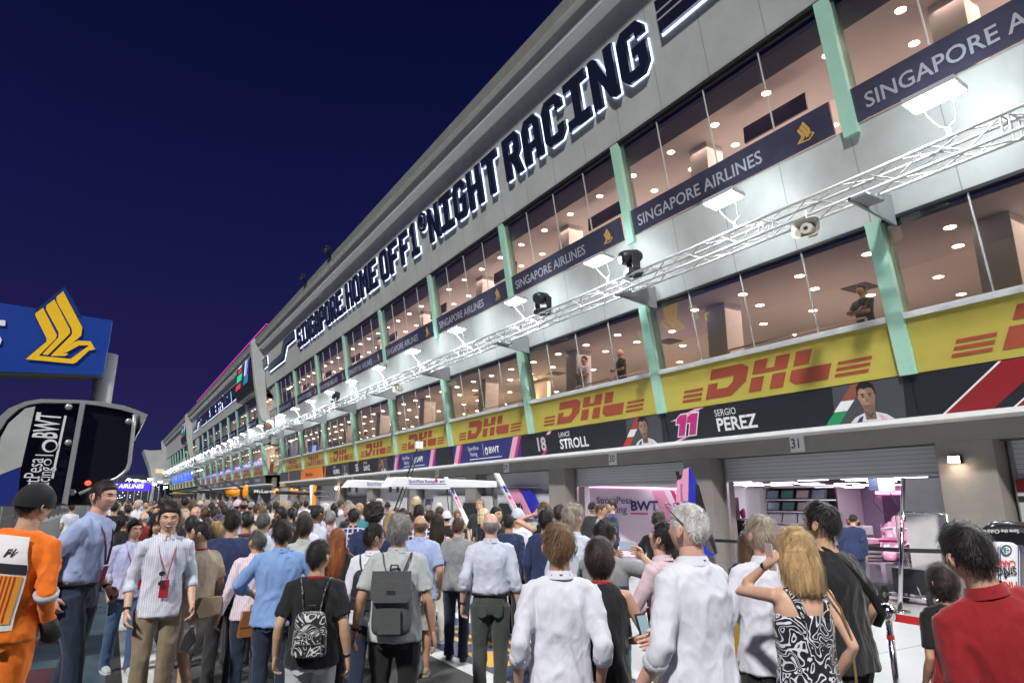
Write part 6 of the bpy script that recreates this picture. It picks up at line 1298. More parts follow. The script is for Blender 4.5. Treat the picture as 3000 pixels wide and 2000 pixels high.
    # ---- trousers, shorts, skirt
    if bottom != 'none':
        bm = bc if not isinstance(bc, str) else cloth(bc, CL[bc]); mb = MB(); wz = 1.0
        hipz = [(wz,.148,.108),(.95,.160,.118),(.88,.168,.122),(.82,.160,.112)]
        if bottom in ('trousers','shorts'):
            mb.tube([(0,-.006,z) for z, _, _ in hipz], [(x*(1+fat*.8), y*(1+fat)) for _, x, y in hipz], nn_+6, up=(0,1,0))
            for sx_, h_, k_, a_ in legs:
                if bottom == 'trousers': mb.tube([h_, h_.lerp(k_,.4), k_, k_.lerp(a_,.4), k_.lerp(a_,.85), a_+Vector((0,-.005,-.035))], [.098*f,.088*f,.071,.066,.062,.066], nn_)
                else: mb.tube([h_, h_.lerp(k_,.4), h_.lerp(k_,.75), h_.lerp(k_,.97)], [.102*f,.100*f,.098,.098], nn_)
        else:
            zb = .45; sk = [(1.0,.135,.10),(.93,.16,.12),(.8,.185,.15),(.6,.215,.18),(zb,.235,.20)]; mb.tube([(0,-.004,z) for z, _, _ in sk], [(x, y) for _, x, y in sk], nn_+6, up=(0,1,0))
        co, no, fs = remesh(mb, vox, 3)
        if lod < 2: co = folds(co, no, seed+3, .009 if bottom != 'skirt' else .014, .45 if bottom != 'skirt' else .12, 8 if bottom != 'skirt' else 14)
        gb = MB(); append(gb, co, fs); tr = kid(gb, {'trousers': 'trousers', 'shorts': 'shorts', 'skirt': 'skirt'}[bottom], bm)
        if bottom == 'trousers' and lod == 0 and face in range(-60, 61):
            for sx_ in (-1, 1):
                pk = MB(); y = -.130*(1+fat)-.004; q = [(sx_*.035,y,.90),(sx_*.125,y+.030,.905),(sx_*.120,y+.032,.815),(sx_*.08,y+.012,.795),(sx_*.035,y,.815)]; pk.prism(q, (0,.008,0)); kid(pk, 'pocket', bm, smooth=False, parent=tr)
    if belt or (tuck and lod == 0):
        n = 24; mb = MB(); rx, ry = .158*W_*(1+fat*.8)+.010, (.118)*(1+fat)+.006; pts = [(rx*math.cos(2*math.pi*i/n), ry*math.sin(2*math.pi*i/n)-.006, 1.0) for i in range(n+1)]; mb.tube(pts, [(.004,.017)]*(n+1), 6, up=(0,0,1)); kid(mb, 'belt', mat('belt_leather', (.02,.017,.015), .4), df=True)
    if lod < 2:
        sm_ = cloth('shoe_'+shoe, CL.get(shoe, (.03,.03,.03)), rough=.5)
        for sx_, h_, k_, a_ in legs:
            mb = MB(); z0 = a_.z-.085; mb.tube([(a_.x,a_.y-.065,z0+.045),(a_.x,a_.y-.02,z0+.055),(a_.x,a_.y+.06,z0+.05),(a_.x,a_.y+.13,z0+.038),(a_.x,a_.y+.185,z0+.028)], [(.030,.036),(.038,.050),(.044,.040),(.046,.030),(.030,.020)], 12, up=(0,0,1))
            mb2 = [(a_.x+x*1.05, a_.y+y, z0+.002) for x, y in ((-.03,-.085),(.03,-.085),(.042,0),(.046,.12),(.03,.195),(-.03,.195),(-.046,.12),(-.042,0))]; mb.prism(mb2, (0,0,.022)); kid(mb, 'shoe', sm_, df=False)
    if lan and lod < 2:
        lm = mat('lanyard_'+lan, {'red': (.38,.02,.035), 'maroon': (.16,.02,.05), 'navy': (.03,.03,.10)}[lan], .5); cw2 = .074*(1+.15*fat); yb = .128*(1+fat)
        L_ = [(0,-cw2-.012,1.492),(.05,-cw2*.75-.01,1.488),(cw2+.004,-.012,1.478),(cw2*.95,.045,1.455),(.062,yb-.030,1.38),(.04,yb+.004,1.28),(.012,yb+.022,1.15)]
        mb = MB(); mb.tube(L_+[], [(.0025,.010)]*7, 6, up=(0,0,1)); mb.tube([(-x, y, z) for x, y, z in L_], [(.0025,.010)]*7, 6, up=(0,0,1)); mb.prism([(-.035,yb+.022,1.0),(.035,yb+.022,1.0),(.035,yb+.026,1.14),(-.035,yb+.026,1.14)], (0,.004,0)); kid(mb, 'lanyard', lm, smooth=False)
    if watch:
        sx_, S_, E_, Wr = arms[0 if watch < 0 else 1]; dr = (Wr-E_).normalized(); mb = MB().tube([Wr-dr*.035, Wr-dr*.015], [.031*ar,.030*ar], 14); kid(mb, 'wristwatch' if abs(watch) == 1 else 'wristband', mat('watch_black', (.015,.015,.017), .35) if abs(watch) == 1 else redb)
    o['_a'] = 1; del o['_a']
    info = dict(o=o, dform=dform, arms=arms, H=H_, legs=legs, hd=hd, fat=fat, W=W_)
    return info
def acc(info, name, label, cat, parts, group=None):
    """a thing carried by a person: stays top-level, placed in the person's own frame. parts: list of (name, MB, material)"""
    T = thing(name, label, cat, group=group); o = info['o']; T.location = o.location; T.rotation_euler = o.rotation_euler; T.scale = o.scale
    for (n, mb, m) in parts: mb.v = info['dform'](mb.v); mb.build(n, m, T, smooth=False, bevel=.004 if 'bag' in n or 'body' in n else 0)
    return T
# ---------------------------------------------------------------- foreground people, left to right
flat_c = lambda n, c, r=.6, **k: mat(n, c, r, **k)
# track marshal in orange overalls with white tabard
I = person('marshal in orange overalls, white tabard and black cap at the far left', 92, 1106, 4.6, face=22, hy=30, lean=(7,0), skin_='asian', hair='crop', hc='black', top='suit', tc='orange', bc='orange', cap='black', wide=1.0, fat=.10, lan=None, armR=(.25,.05,.92), armL=(-.36,.10,1.0), curl=1.2, glasses='dark', seed=1.3)
refl = flat_c('reflective_tape', (.45,.45,.47), .35)
for (sx_, S_, E_, Wr) in I['arms']:
    mb = MB().tube([E_.lerp(Wr,-.02), E_.lerp(Wr,.12)], [.068,.064], 14); mb.v = I['dform'](mb.v); mb.build('reflective_band', refl, I['o'], smooth=True)
    mb = MB().tube([E_.lerp(Wr,.80), Wr+(Wr-E_).normalized()*.10], [.048,.055], 12); mb.v = I['dform'](mb.v); mb.build('glove', flat_c('glove_black', (.015,.015,.015), .7, bump=.5), I['o'], smooth=True)
for sx_, h_, k_, a_ in I['legs']:
    MB().tube([k_.lerp(a_,.25), k_.lerp(a_,.42)], [.079,.078], 16).build('reflective_band', refl, I['o'], smooth=True)
def back_sheet(mb, x0, x1, z0, z1, off, m, I=I, fat=.10, W_=1.0):
    """cloth panel following the back of the torso"""
    n = 10; k = len(mb.v); i = mb.mi(m)
    for a in range(n+1):
        for b in range(7):
            z = z0+(z1-z0)*b/6; x = (x0+(x1-x0)*a/n)*(1-.42*sm(1.24,1.46,z)); rx = (.178 if z < 1.36 else .165)*W_*(1+fat*.8)+.012; ry = (.124 if z > 1.0 else .128)*(1+fat)+.02-(max(0, z-1.33)*.38)
            y = -ry*math.sqrt(max(.02, 1-min(.97, abs(x)/rx)**2.4))-.006-off; mb.v.append((x, y, z))
    for a in range(n):
        for b in range(6): p = k+a*7+b; mb.f.append((p, p+7, p+8, p+1)); mb.m.append(i)
    return mb
tab = flat_c('tabard_white', (.72,.70,.72), .7, bump=.4, bscale=12)
mb = back_sheet(MB(), -.15, .13, .92, 1.455, .004, tab); mb.v = I['dform'](mb.v); tb = mb.build('tabard', tab, I['o'], smooth=True)
def tpart(x0, x1, z0, z1, off, m, nm='print'): q = back_sheet(MB(), x0, x1, z0, z1, off, m); q.v = I['dform'](q.v); return q.build(nm, m, tb, smooth=True)
tpart(-.148,.128,1.245,1.30,.008,flat_c('print_black', (.02,.02,.025), .5)); tpart(-.14,.115,.96,1.235,.008,flat_c('print_amber', (.75,.30,.03), .5)); 
for q in range(9): tpart(-.10+.022*q,-.092+.022*q,.97,1.23,.010,flat_c('print_red', (.45,.02,.02), .5))
tpart(-.16,-.02,1.09,1.16,.012,flat_c('print_maroon', (.25,.01,.03), .5)); tpart(-.16,.02,.985,1.04,.012,white_b); tpart(-.16,.02,1.04,1.075,.013,flat_c('print_black', (.02,.02,.025), .5))
text('050', (-.135,-.170,1.258), (1,0,0), (0,0,1), .05, white_b, tb, lift=0); text('2019', (.015,-.166,1.262), (1,0,0), (0,0,1), .032, white_b, tb, lift=0, bold=.02); text('F1', (.025,-.160,1.335), (1,0,0), (0,0,1), .06, flat_c('print_black', (.02,.02,.025), .5), tb, lift=0, shear=.5, bold=.04)
# tall man in light blue shirt
I = person('tall dark-haired man in a light blue shirt leaning right beside the marshal', 250, 1096, 5.9, face=118, hy=14, hp=-4, H=None, skin_='pink', hair='short', hc='dark', top='shirt', tc='ltblue', sleeve='roll', bc='dkjean', tuck=1, wide=1.02, fat=.10, lean=(0,9), lan='maroon', armL=(-.22,.12,.93), armR=(.24,-.04,.92), facefeat=1, step=.12, seed=2.1, watch=-1, curl=1.1)
mb = MB().box((-.035,-.004,-.075),(.035,.004,.075)); mb.v = [tuple(Vector(q)+I['arms'][0][3]+Vector((0,.04,-.13))) for q in mb.v]; acc(I, 'phone', 'black phone in the lowered hand of the tall light blue shirt man', 'phone', [('case', mb, blk)])
I = person('short bespectacled man in a lilac shirt with a wide red lanyard', 312, 1190, 7.6, face=165, hy=-12, skin_='asian', hair='short', hc='black', top='shirt', tc='lilac', sleeve='roll', bc='jean', lan='red', facefeat=1, glasses='dark', shoe='ltgrey', seed=3.3, step=-.14)
mb = MB().prism([(-.12,.16,.93),(-.06,.17,.95),(-.075,.17,1.07),(-.135,.16,1.05)], (0,.004,0)); acc(I, 'accreditation_card', 'dark red pass card hanging from the wide red lanyard', 'card', [('card', mb, MATS['lanyard_red'])])
I = person('smiling young man in a pale striped shirt and beige chinos', 394, 1150, 5.9, face=172, hy=6, hp=7, skin_='light', hair='quiff', hc='dark', top='shirt', tc='pale', pat='stripe', c2='white', sleeve='roll', bc='khaki', lan='red', facefeat=1, smile=1, seed=4.9, watch=1, armL=(-.24,.08,.92), armR=(.24,.06,.90), fat=-.05, wide=.95)
mb = MB()
for s_ in (-1, 1):
    c = Vector((.03,.165,1.155+.038*s_)); mb.prism([c+Vector((.024*math.cos(t*math.pi/5),0,.020*math.sin(t*math.pi/5))) for t in range(10)], (0,.004,0))
mb.tube([(.03,.167,1.10),(.03,.17,1.21)], .003, 5); acc(I, 'sunglasses', 'dark sunglasses hanging on the red lanyard of the smiling man', 'sunglasses', [('lens', mb, MATS['dark_lens'])])
mb = MB().prism([(-.26,.14,.76),(-.22,.12,.70),(-.20,.12,.60),(-.25,.14,.58),(-.29,.15,.64)], (.04,.10,0)); acc(I, 'camera', 'black camera held low in the right hand of the smiling man', 'camera', [('camera_body', mb, blk)])
I = person('man in a beige t-shirt with glasses, profile turned left, white shorts', 466, 1193, 6.3, face=-32, hy=-42, skin_='asian', hair='crop', hc='black', top='tee', tc='beige', sleeve='short', bottom='shorts', bc='offwhite', fat=.14, lan='red', glasses='dark', shoe='white', seed=5.2, step=.26)
bagm = flat_c('metallic_beige_leather', (.36,.28,.19), .35, bump=.3, metal=.2)
mb = MB().prism([(-.06,-.22,.86),(.15,-.22,.88),(.17,-.22,1.04),(-.05,-.22,1.05),(-.10,-.22,.93)], (0,.10,0)); m2 = MB().tube([(.15,-.16,1.03),(.21,-.02,1.05),(.20,.10,1.2),(.0,.13,1.43),(-.10,-.02,1.50),(-.16,-.13,1.3),(-.09,-.17,1.03)], [(.003,.010)]*7, 6)
acc(I, 'shoulder_bag', 'metallic beige bag slung behind the man in the beige t-shirt', 'bag', [('bag_body', mb, bagm), ('strap', m2, bagm)])
person('broad black-haired man in a plain navy t-shirt behind the smiling man', 538, 1167, 6.9, face=10, skin_='asian', hair='short', hc='black', top='tee', tc='navy', sleeve='short', bc='charcoal', wide=1.1, fat=.12, lan=None, seed=6.1, collar=1)
I = person('grey-haired man in a pink pinstriped shirt carrying a tan briefcase', 594, 1213, 6.5, face=-12, hy=-30, skin_='asian', hair='thin', hc='dgrey', top='shirt', tc='pink', pat='stripe', c2='white', sleeve='long', bc='dkjean', fat=.12, lan='red', seed=7.7, armL=(-.33,.02,.86))
lea = flat_c('tan_leather', (.27,.11,.035), .3, coat=.3, var=.25); 
mb = MB().prism([(-.16,-.24,.70),(.16,-.24,.70),(.15,-.24,.95),(-.13,-.24,.95)], (0,.10,0)); m2 = MB().prism([(-.155,-.247,.80),(.155,-.247,.80),(.15,-.247,.955),(-.13,-.247,.955)], (0,.006,0)); m3 = MB().tube([(-.05,-.19,.95),(-.045,-.19,1.0),(0,-.19,1.02),(.045,-.19,1.0),(.05,-.19,.95)], .009, 8); m4 = MB().tube([(.14,-.19,.93),(.16,-.14,1.2),(.10,-.12,1.42),(.02,.0,1.50)], [(.003,.009)]*4, 6)
acc(I, 'briefcase', 'tan leather briefcase slung behind the pink pinstriped shirt', 'bag', [('bag_body', mb, lea), ('flap', m2, lea), ('handle', m3, lea), ('strap', m4, lea)])
person('man in a bright blue shirt with elbows bent, seen from behind', 651, 1190, 5.9, face=-3, skin_='asian', hair='mop', hc='black', top='shirt', tc='blue', sleeve='roll', bc='dkjean', tuck=0, wide=1.08, fat=.06, lan='maroon', armL=(-.20,.22,1.08,-.9,-.5,-.3), armR=(.22,.22,1.08,.9,-.5,-.3), seed=8.8)
# black tee with patterned backpack
I = person('man in a black t-shirt wearing a monochrome patterned backpack, glasses raised', 733, 1236, 4.75, face=6, hy=26, skin_='asian', hair='short', hc='black', top='tee', tc='black', sleeve='short', bc='ltgrey', wide=1.02, fat=.05, glasses='pale', lan='red', armL=(-.27,.02,.90), armR=(.27,.02,.88), seed=9.4, watch=1)
def backpack(I, label, m, ms, w, z0, z1, dep, kind, yb=-.135):
    pr = []
    n = 14
    for i in range(n): 
        a = 2*math.pi*i/n; pr.append((math.copysign(abs(math.cos(a))**.55, math.cos(a))*w, math.copysign(abs(math.sin(a))**.6, math.sin(a))))
    mb = MB(); K = 7; k = 0; rows = []
    for j in range(K+1):
        q = j/K; z = z0+(z1-z0)*q; s = 1-.16*q if kind != 'roll' else 1-.05*q; s *= (.90 if j == 0 else 1)*(.78 if j == K else 1); dd = dep*(1-.25*q)*(.8 if j in (0, K) else 1)
        rows.append([(x*s, yb-dd/2*(1.0)+y*dd/2, z) for x, y in pr])
    for a, b in zip(rows[:-1], rows[1:]):
        for i in range(n): j = (i+1) % n; mb.poly([a[i], a[j], b[j], b[i]])
    mb.poly(rows[0][::-1]); mb.poly(rows[-1])
    # merge duplicate corners for smooth shading
    parts = [('bag_body', mb, m)]
    fp_ = MB(); h = z1-z0
    if kind == 'dome':
        q = [(w*.66*math.cos(a*math.pi/10), yb-dep*.98-.0, z0+h*.42+h*.34*math.sin(a*math.pi/10)) for a in range(11)]; q = [(w*.70,yb-dep*.98,z0+.03)]+q+[(-w*.70,yb-dep*.98,z0+.03)]; fp_.prism(q, (0,-.03,0)); parts.append(('pocket', fp_, m))
        zp = MB().tube([(w*.72*math.cos(a*math.pi/10), yb-dep*.98-.032, z0+h*.42+h*.36*math.sin(a*math.pi/10)) for a in range(11)], .004, 5); parts.append(('zip', zp, blk)); zp = MB().tube([(-w*.66,yb-dep-.034,z0+h*.34),(w*.66,yb-dep-.034,z0+h*.34)], .004, 5); parts.append(('zip', zp, blk))
    else:
        q = [(-w*.96,yb-dep*.86,z1+.004),(w*.96,yb-dep*.86,z1+.004),(w*.99,yb-dep*1.0,z1-h*.38),(w*.80,yb-dep*1.02,z1-h*.46),(-w*.80,yb-dep*1.02,z1-h*.46),(-w*.99,yb-dep*1.0,z1-h*.38)]; fp_.prism(q, (0,-.014,0)); parts.append(('flap', fp_, ms))
        p_ = MB().prism([(-w*.55,yb-dep*1.0,z0+h*.08),(w*.55,yb-dep*1.0,z0+h*.08),(w*.5,yb-dep*1.0,z0+h*.44),(-w*.5,yb-dep*1.0,z0+h*.44)], (0,-.02,0)); parts.append(('pocket', p_, m)); l_ = MB().box((-.03,yb-dep*1.04,z1-h*.36),(.035,yb-dep*1.035-.006,z1-h*.28)); parts.append(('label_patch', l_, blk))
        zp = MB().tube([(-w*.7,yb-dep*.99,z1-h*.14),(w*.7,yb-dep*.99,z1-h*.14)], .004, 5); parts.append(('zip', zp, blk))
    for s_ in (-1, 1):
        st_ = MB().tube([(s_*.055,yb-.01,z1-.04),(s_*.085,yb+.012,1.40),(s_*.105,-.065,1.462),(s_*.115,.03,1.455),(s_*.13,.115,1.33),(s_*.15,.10,1.15),(s_*.14,-.05,1.05)], [(.005,.026)]*7, 8); parts.append(('strap', st_, ms))
    hd_ = MB().tube([(-.03,yb-.02,z1-.005),(-.025,yb-.03,z1+.035),(.025,yb-.03,z1+.035),(.03,yb-.02,z1-.005)], .008, 8); parts.append(('handle', hd_, blk))
    T = acc(I, 'backpack', label, 'backpack', parts)
    for c in T.children:
        if c.name.startswith('bag_body'):
            for p in c.data.polygons: p.use_smooth = False
            c.modifiers.clear(); wd = c.modifiers.new('weld', 'WELD'); wd.merge_threshold = .002; sb_ = c.modifiers.new('sub', 'SUBSURF'); sb_.levels = sb_.render_levels = 2
            for p in c.data.polygons: p.use_smooth = True
    return T
printm = cloth('print_bag', (.02,.02,.022), 'scrawl', (.55,.55,.55), rough=.45)
backpack(I, 'black and silver printed backpack on the man in the black t-shirt', printm, printm, .135, .93, 1.26, .13, 'dome', yb=-.14)
I = person('young man with glasses facing right, white shirt and black rucksack', 860, 1201, 6.1, face=16, hy=52, skin_='light', hair='messy', hc='black', top='shirt', tc='white', sleeve='long', bc='dkjean', glasses='dark', lan='red', seed=10.3, step=.1)
backpack(I, 'black rucksack worn by the young man in the white shirt with glasses', flat_c('black_nylon', (.012,.012,.014), .7, bump=.5, bscale=12), flat_c('black_nylon', (.012,.012,.014), .7), .14, .98, 1.36, .16, 'dome')
person('woman with long straight auburn hair', 777, 1210, 6.9, face=5, fem=1, skin_='light', hair='long', hc='red', top='tee', tc='black', sleeve='short', bc='black', lan=None, seed=11.1, armR=(.12,.25,1.45,.7,-.3,-.4))
I = person('man with thick grey hair and a grey polo shirt wearing a dark rucksack', 918, 1177, 5.15, face=8, skin_='tan', hair='messy', hc='grey', top='polo', tc='ltgrey', sleeve='short', bc='black', wide=1.03, fat=.08, lan='red', armL=(-.31,.02,.90), armR=(.29,.03,.88), seed=12.6, curl=.5, watch=-1)
gl = flat_c('grey_coated_canvas', (.075,.08,.082), .35, bump=.35, bscale=10); backpack(I, 'dark grey roll-top rucksack on the grey-haired man in the polo shirt', gl, gl, .15, .90, 1.36, .16, 'roll')
person('bald man in a light blue polo shirt', 966, 1178, 7.3, face=4, hy=-12, skin_='tan', hair='bald', hc='lightbrown', top='polo', tc='ltblue', sleeve='short', bottom='shorts', bc='offwhite', lan='maroon', fat=.10, wide=1.05, shoe='khaki', step=.2, seed=13.2)
person('woman with long dark hair, striped top and cream trousers', 1006, 1178, 9.1, face=8, fem=1, skin_='tan', hair='long', hc='dark', top='vest', tc='offwhite', pat='stripe', c2='charcoal', per=.03, sleeve='short', bc='offwhite', lan=None, shoe='white', seed=14.5, armR=(.2,.25,1.2,.9,-.4,-.3))
person('man in a grey polo shirt and dark trousers with maroon trainers', 1053, 1185, 8.2, face=6, hy=8, skin_='pink', hair='crop', hc='brown', top='polo', tc='grey', sleeve='short', bc='dkjean', lan='red', shoe='charcoal', seed=15.5, watch=-1, step=-.05)
person('tall balding man in a pale shirt tucked into worn grey jeans, seen from behind', 1128, 1173, 6.45, face=2, skin_='pink', hair='bald', hc='grey', top='shirt', tc='pale', sleeve='roll', bc='slate', tuck=1, wide=1.06, fat=.04, lan='navy', seed=16.1, watch=-1, armL=(-.27,-.02,.90), armR=(.28,-.02,.88), shoe='black')
person('man in a dark navy blazer with pinkish loafers', 1169, 1178, 9.3, face=5, hy=10, skin_='tan', hair='crop', hc='black', top='jacket', tc='navy', sleeve='long', bc='charcoal', lan=None, shoe='mauve', seed=17.2, step=.15)
person('man in a white t-shirt and white cap', 1190, 1166, 9.7, face=24, skin_='tan', hair='crop', hc='dark', top='tee', tc='white', sleeve='short', bc='black', lan=None, cap='pale', seed=18.3)
person('tall blond mechanic in black and pink team shirt facing the camera', 1103, 1147, 14.5, face=175, hy=18, skin_='light', hair='quiff', hc='blond', top='tee', tc='charcoal', sleeve='short', bc='black', lan=None, facefeat=1, lod=0, seed=19.2)
person('short blonde woman in black beside the blond mechanic', 1111, 1166, 13, face=40, fem=1, skin_='light', hair='wavy', hc='paleblond', top='tee', tc='black', sleeve='short', bc='black', lan=None, lod=1, seed=20.2)
person('dark-haired man in black facing the camera behind the balding man', 1140, 1160, 9.6, face=150, hy=-10, skin_='asian', hair='short', hc='black', top='tee', tc='black', sleeve='short', bc='black', lan=None, facefeat=1, lod=1, seed=21.2)
person('woman with a fair ponytail holding a phone to her ear', 1250, 1149, 8.9, face=-25, hy=-20, fem=1, skin_='light', hair='pony', hc='lightbrown', top='vest', tc='black', sleeve='short', bc='black', lan=None, seed=22.2, armL=(-.11,.06,1.60,-.8,.4,-.5), curl=1.3)
person('man in a navy jacket with neat black hair, arm at his side', 1254, 1166, 7.7, face=14, skin_='light', hair='mop', hc='black', top='jacket', tc='navy', sleeve='long', bc='khaki', lan=None, seed=23.2, watch=-1)
person('dark-haired man partly hidden left of the curly brown-haired man', 1287, 1154, 8.6, face=30, skin_='tan', hair='mop', hc='dark', top='tee', tc='dgrey', sleeve='short', bc='black', lan=None, lod=1, seed=24.2)
person('man with wavy brown-grey hair in a pale shirt', 1316, 1154, 6.3, face=26, hy=10, skin_='light', hair='messy', hc='sandgrey', top='shirt', tc='pale', sleeve='roll', bc='khaki', lan='maroon', wide=1.05, seed=25.2)
person('young man with golden brown hair in a creased white shirt, in front', 1283, 1197, 3.65, face=-6, hy=-4, skin_='light', hair='mop', hc='lightbrown', top='shirt', tc='white', sleeve='roll', bc='black', lan='maroon', wide=.97, fat=-.05, seed=26.2, armL=(-.23,.02,.92), armR=(.22,.05,.92))
person('woman with a short dark bob, black sleeveless top and green pleated skirt', 1376, 1229, 4.05, face=8, fem=1, skin_='tan', hair='bob', hc='dark', top='vest', tc='black', bottom='skirt', bc='skirt', lan='red', seed=27.2, armR=(.12,.24,1.08,.8,-.6,-.2), armL=(-.12,.26,1.1,-.8,-.6,-.2), wide=1.06)
I = person('man in a grey and navy colour-block t-shirt raising a phone', 1388, 1191, 5.2, face=22, skin_='asian', hair='messy', hc='black', top='tee', tc='navy', pat='top', c2='grey', per=1.27, sleeve='short', bc='teal', lan=None, seed=28.2, armR=(.20,.34,1.46,.8,-.6,-.5), armL=(-.10,.34,1.42,-.8,-.4,-.6), curl=1.1, wide=1.05)
mb = MB().box((-.03,.40,1.50),(.12,.408,1.58)); acc(I, 'phone', 'phone held up sideways by the man in the colour-block t-shirt', 'phone', [('case', mb, mat('pale_phone', (.5,.48,.5), .3)), ('display', MB().box((-.024,.396,1.506),(.114,.399,1.574)), mat('phone_glow', (.1,.1,.1), emit=(.30,.38,.5), es=.8))])
I = person('dark-haired man in a pale pink shirt bowed over his phone', 1508, 1192, 4.9, face=-62, hy=-2, hp=-24, skin_='light', hair='mop', hc='black', top='shirt', tc='pink', sleeve='long', bc='khaki', tuck=1, lan='maroon', seed=29.2, armL=(-.10,.36,1.10,-.7,-.5,-.5), armR=(.06,.38,1.08,.8,-.5,-.5), curl=1.0, lean=(0,5))
mb = MB().prism([(-.07,.44,1.10),(.01,.44,1.10),(.01,.54,1.20),(-.07,.54,1.20)], (0,-.006,.006)); acc(I, 'phone', 'phone held low by the man in the pale pink shirt', 'phone', [('case', mb, blk)])
person('person with dark curly hair behind the man in the pink shirt', 1512, 1170, 8.2, face=15, skin_='tan', hair='messy', hc='dark', top='tee', tc='black', sleeve='short', bc='black', lan=None, lod=1, seed=30.2, armL=(-.2,.3,1.15,-.8,-.5,-.5))
I = person('tall man with cropped white hair and a white collarless shirt, right of centre', 1578, 1147, 3.35, face=-48, hy=-8, skin_='pink', hair='crop', hc='white', top='shirt', tc='white', sleeve='roll', bc='black', lan='navy', wide=1.02, fat=.12, seed=31.2, armR=(.10,.29,1.08,.5,-.8,-.4), armL=(-.27,.12,.93), curl=1.0)
c = Vector((.07,.385,1.12)); mb = MB().prism([c+Vector((-.036,0,-.07)), c+Vector((.036,0,-.07)), c+Vector((.036,.05,.07)), c+Vector((-.036,.05,.07))], (0,.008,-.003)); m2 = MB().prism([c+Vector((-.032,-.002,-.06)), c+Vector((.032,-.002,-.06)), c+Vector((.032,.042,.06)), c+Vector((-.032,.042,.06))], (0,-.002,.001))
acc(I, 'phone', 'lit phone held out by the tall white-haired man', 'phone', [('case', mb, blk), ('display', m2, mat('phone_glow2', (.1,.1,.1), emit=(.16,.28,.36), es=.9))])
mb = MB()
for s_ in (-1, 1):
    mb.tube([(s_*.086,-.03,HCZ+.03),(s_*.088,.04,HCZ+.09),(s_*.07,.075,HCZ+.108)], .0024, 5); cc = Vector((s_*.034,.085,HCZ+.116)); mb.tube([cc+Vector((.024*math.cos(t*math.pi/6),.012*math.sin(t*math.pi/6),.012*math.sin(t*math.pi/6))) for t in range(13)], .002, 5)
mb.v = I['dform'](I['hd'](mb.v)); acc(dict(I, dform=lambda v: v), 'glasses', 'glasses pushed up on the white-haired man\'s head', 'glasses', [('frame', mb, MATS['glasses_dark'])])
person('man with brushed-back grey-brown hair in a loose white shirt', 1745, 1177, 4.2, face=-24, hy=-14, skin_='pink', hair='greyrec', hc='sandgrey', top='shirt', tc='white', sleeve='roll', bc='black', fat=.12, lan='red', seed=32.2, armL=(-.34,.05,.90))
# woman in patterned dress, phone at her ear
I = person('blonde woman in a black and white scroll-patterned dress, phone at her ear', 1822, 1206, 3.6, face=-34, hy=0, fem=1, skin_='light', hair='bobwave', hc='blond', top='dress', tc='black', pat='scrawl', c2='white', bottom='none', lan=None, wide=1.0, fat=.06, seed=33.2, armL=(-.125,.09,1.565,-.5,.4,-1.4), armR=(.18,.04,.95), curl=1.2, watch=-1)
c = Vector((-.112,.055,1.60)); mb = MB().prism([c+Vector((0,-.035,-.07)), c+Vector((0,.035,-.07)), c+Vector((-.01,.05,.075)), c+Vector((-.01,-.02,.075))], (-.008,0,0)); acc(I, 'phone', 'pale pink phone pressed to the blonde woman\'s ear', 'phone', [('case', mb, mat('pinkish_phone', (.62,.45,.42), .3))])
mb = MB().tube([(.10,-.09,1.455),(.15,-.125,1.35),(.19,-.13,1.2),(.20,-.12,1.0),(.195,-.11,.86)], .007, 6); m2 = MB().prism([(.12,-.05,.70),(.26,-.05,.70),(.25,-.05,.86),(.13,-.05,.86)], (0,-.07,0)); acc(I, 'chain_bag', 'small bag on a gold chain at the back of the patterned dress', 'bag', [('bag_body', m2, gloss_blk), ('chain', mb, mat('gold_chain', (.55,.38,.16), .3, .8))])
I = person('heavy-set man in a black t-shirt with a strap across his back', 1880, 1149, 4.15, face=-50, hy=-14, skin_='asian', hair='messy', hc='black', top='tee', tc='black', sleeve='short', bc='black', wide=1.06, fat=.36, lan=None, seed=34.2, armL=(-.30,.22,1.0), armR=(.27,.10,.95))
mb = MB().tube([(-.06,.02,1.508),(-.05,-.08,1.475),(.02,-.155,1.38),(.12,-.19,1.25),(.20,-.185,1.14),(.255,-.10,1.06)], [(.006,.024)]*6, 8, up=(0,0,1)); m2 = MB().tube([(-.045,-.088,1.475),(.03,-.167,1.38),(.13,-.20,1.25)], .004, 5); acc(I, 'crossbody_strap', 'black zipped crossbody strap over the heavy man in black', 'bag', [('strap', mb, flat_c('black_leather', (.02,.02,.022), .35)), ('zip', m2, steel)])
I = person('woman with long brown hair and a black top carrying a mustard tote', 1716, 1216, 5.6, face=-10, fem=1, skin_='asian', hair='long', hc='brown', top='tee', tc='black', sleeve='long', bc='black', lan=None, seed=37.2, lod=0)
mb = MB().prism([(-.30,-.10,.70),(-.02,-.10,.70),(-.05,-.10,.98),(-.27,-.10,.98)], (0,-.10,0)); m2 = MB().tube([(-.26,-.15,.98),(-.24,-.15,1.12),(-.12,-.15,1.13),(-.08,-.15,.98)], .010, 8); acc(I, 'tote_bag', 'mustard leather tote beside the long brown hair', 'bag', [('bag_body', mb, flat_c('mustard_leather', (.33,.20,.03), .4)), ('handle', m2, flat_c('mustard_leather', (.33,.20,.03), .4))])
# right edge
person('dark-haired man in a red polo shirt in the right foreground', 2196, 1178, 2.75, face=-22, hy=-14, lean=(-14,0), skin_='light', hair='short', hc='black', top='polo', tc='red', sleeve='short', bc='charcoal', lan='maroon', wide=1.06, fat=.03, seed=35.2)
person('small dark-haired woman in red and white behind the red polo shirt', 2158, 1290, 4.1, face=-30, hy=-10, fem=1, skin_='tan', hair='bob', hc='dark', top='tee', tc='red', pat='top', c2='black', per=1.2, sleeve='short', bc='black', lan=None, seed=36.2)
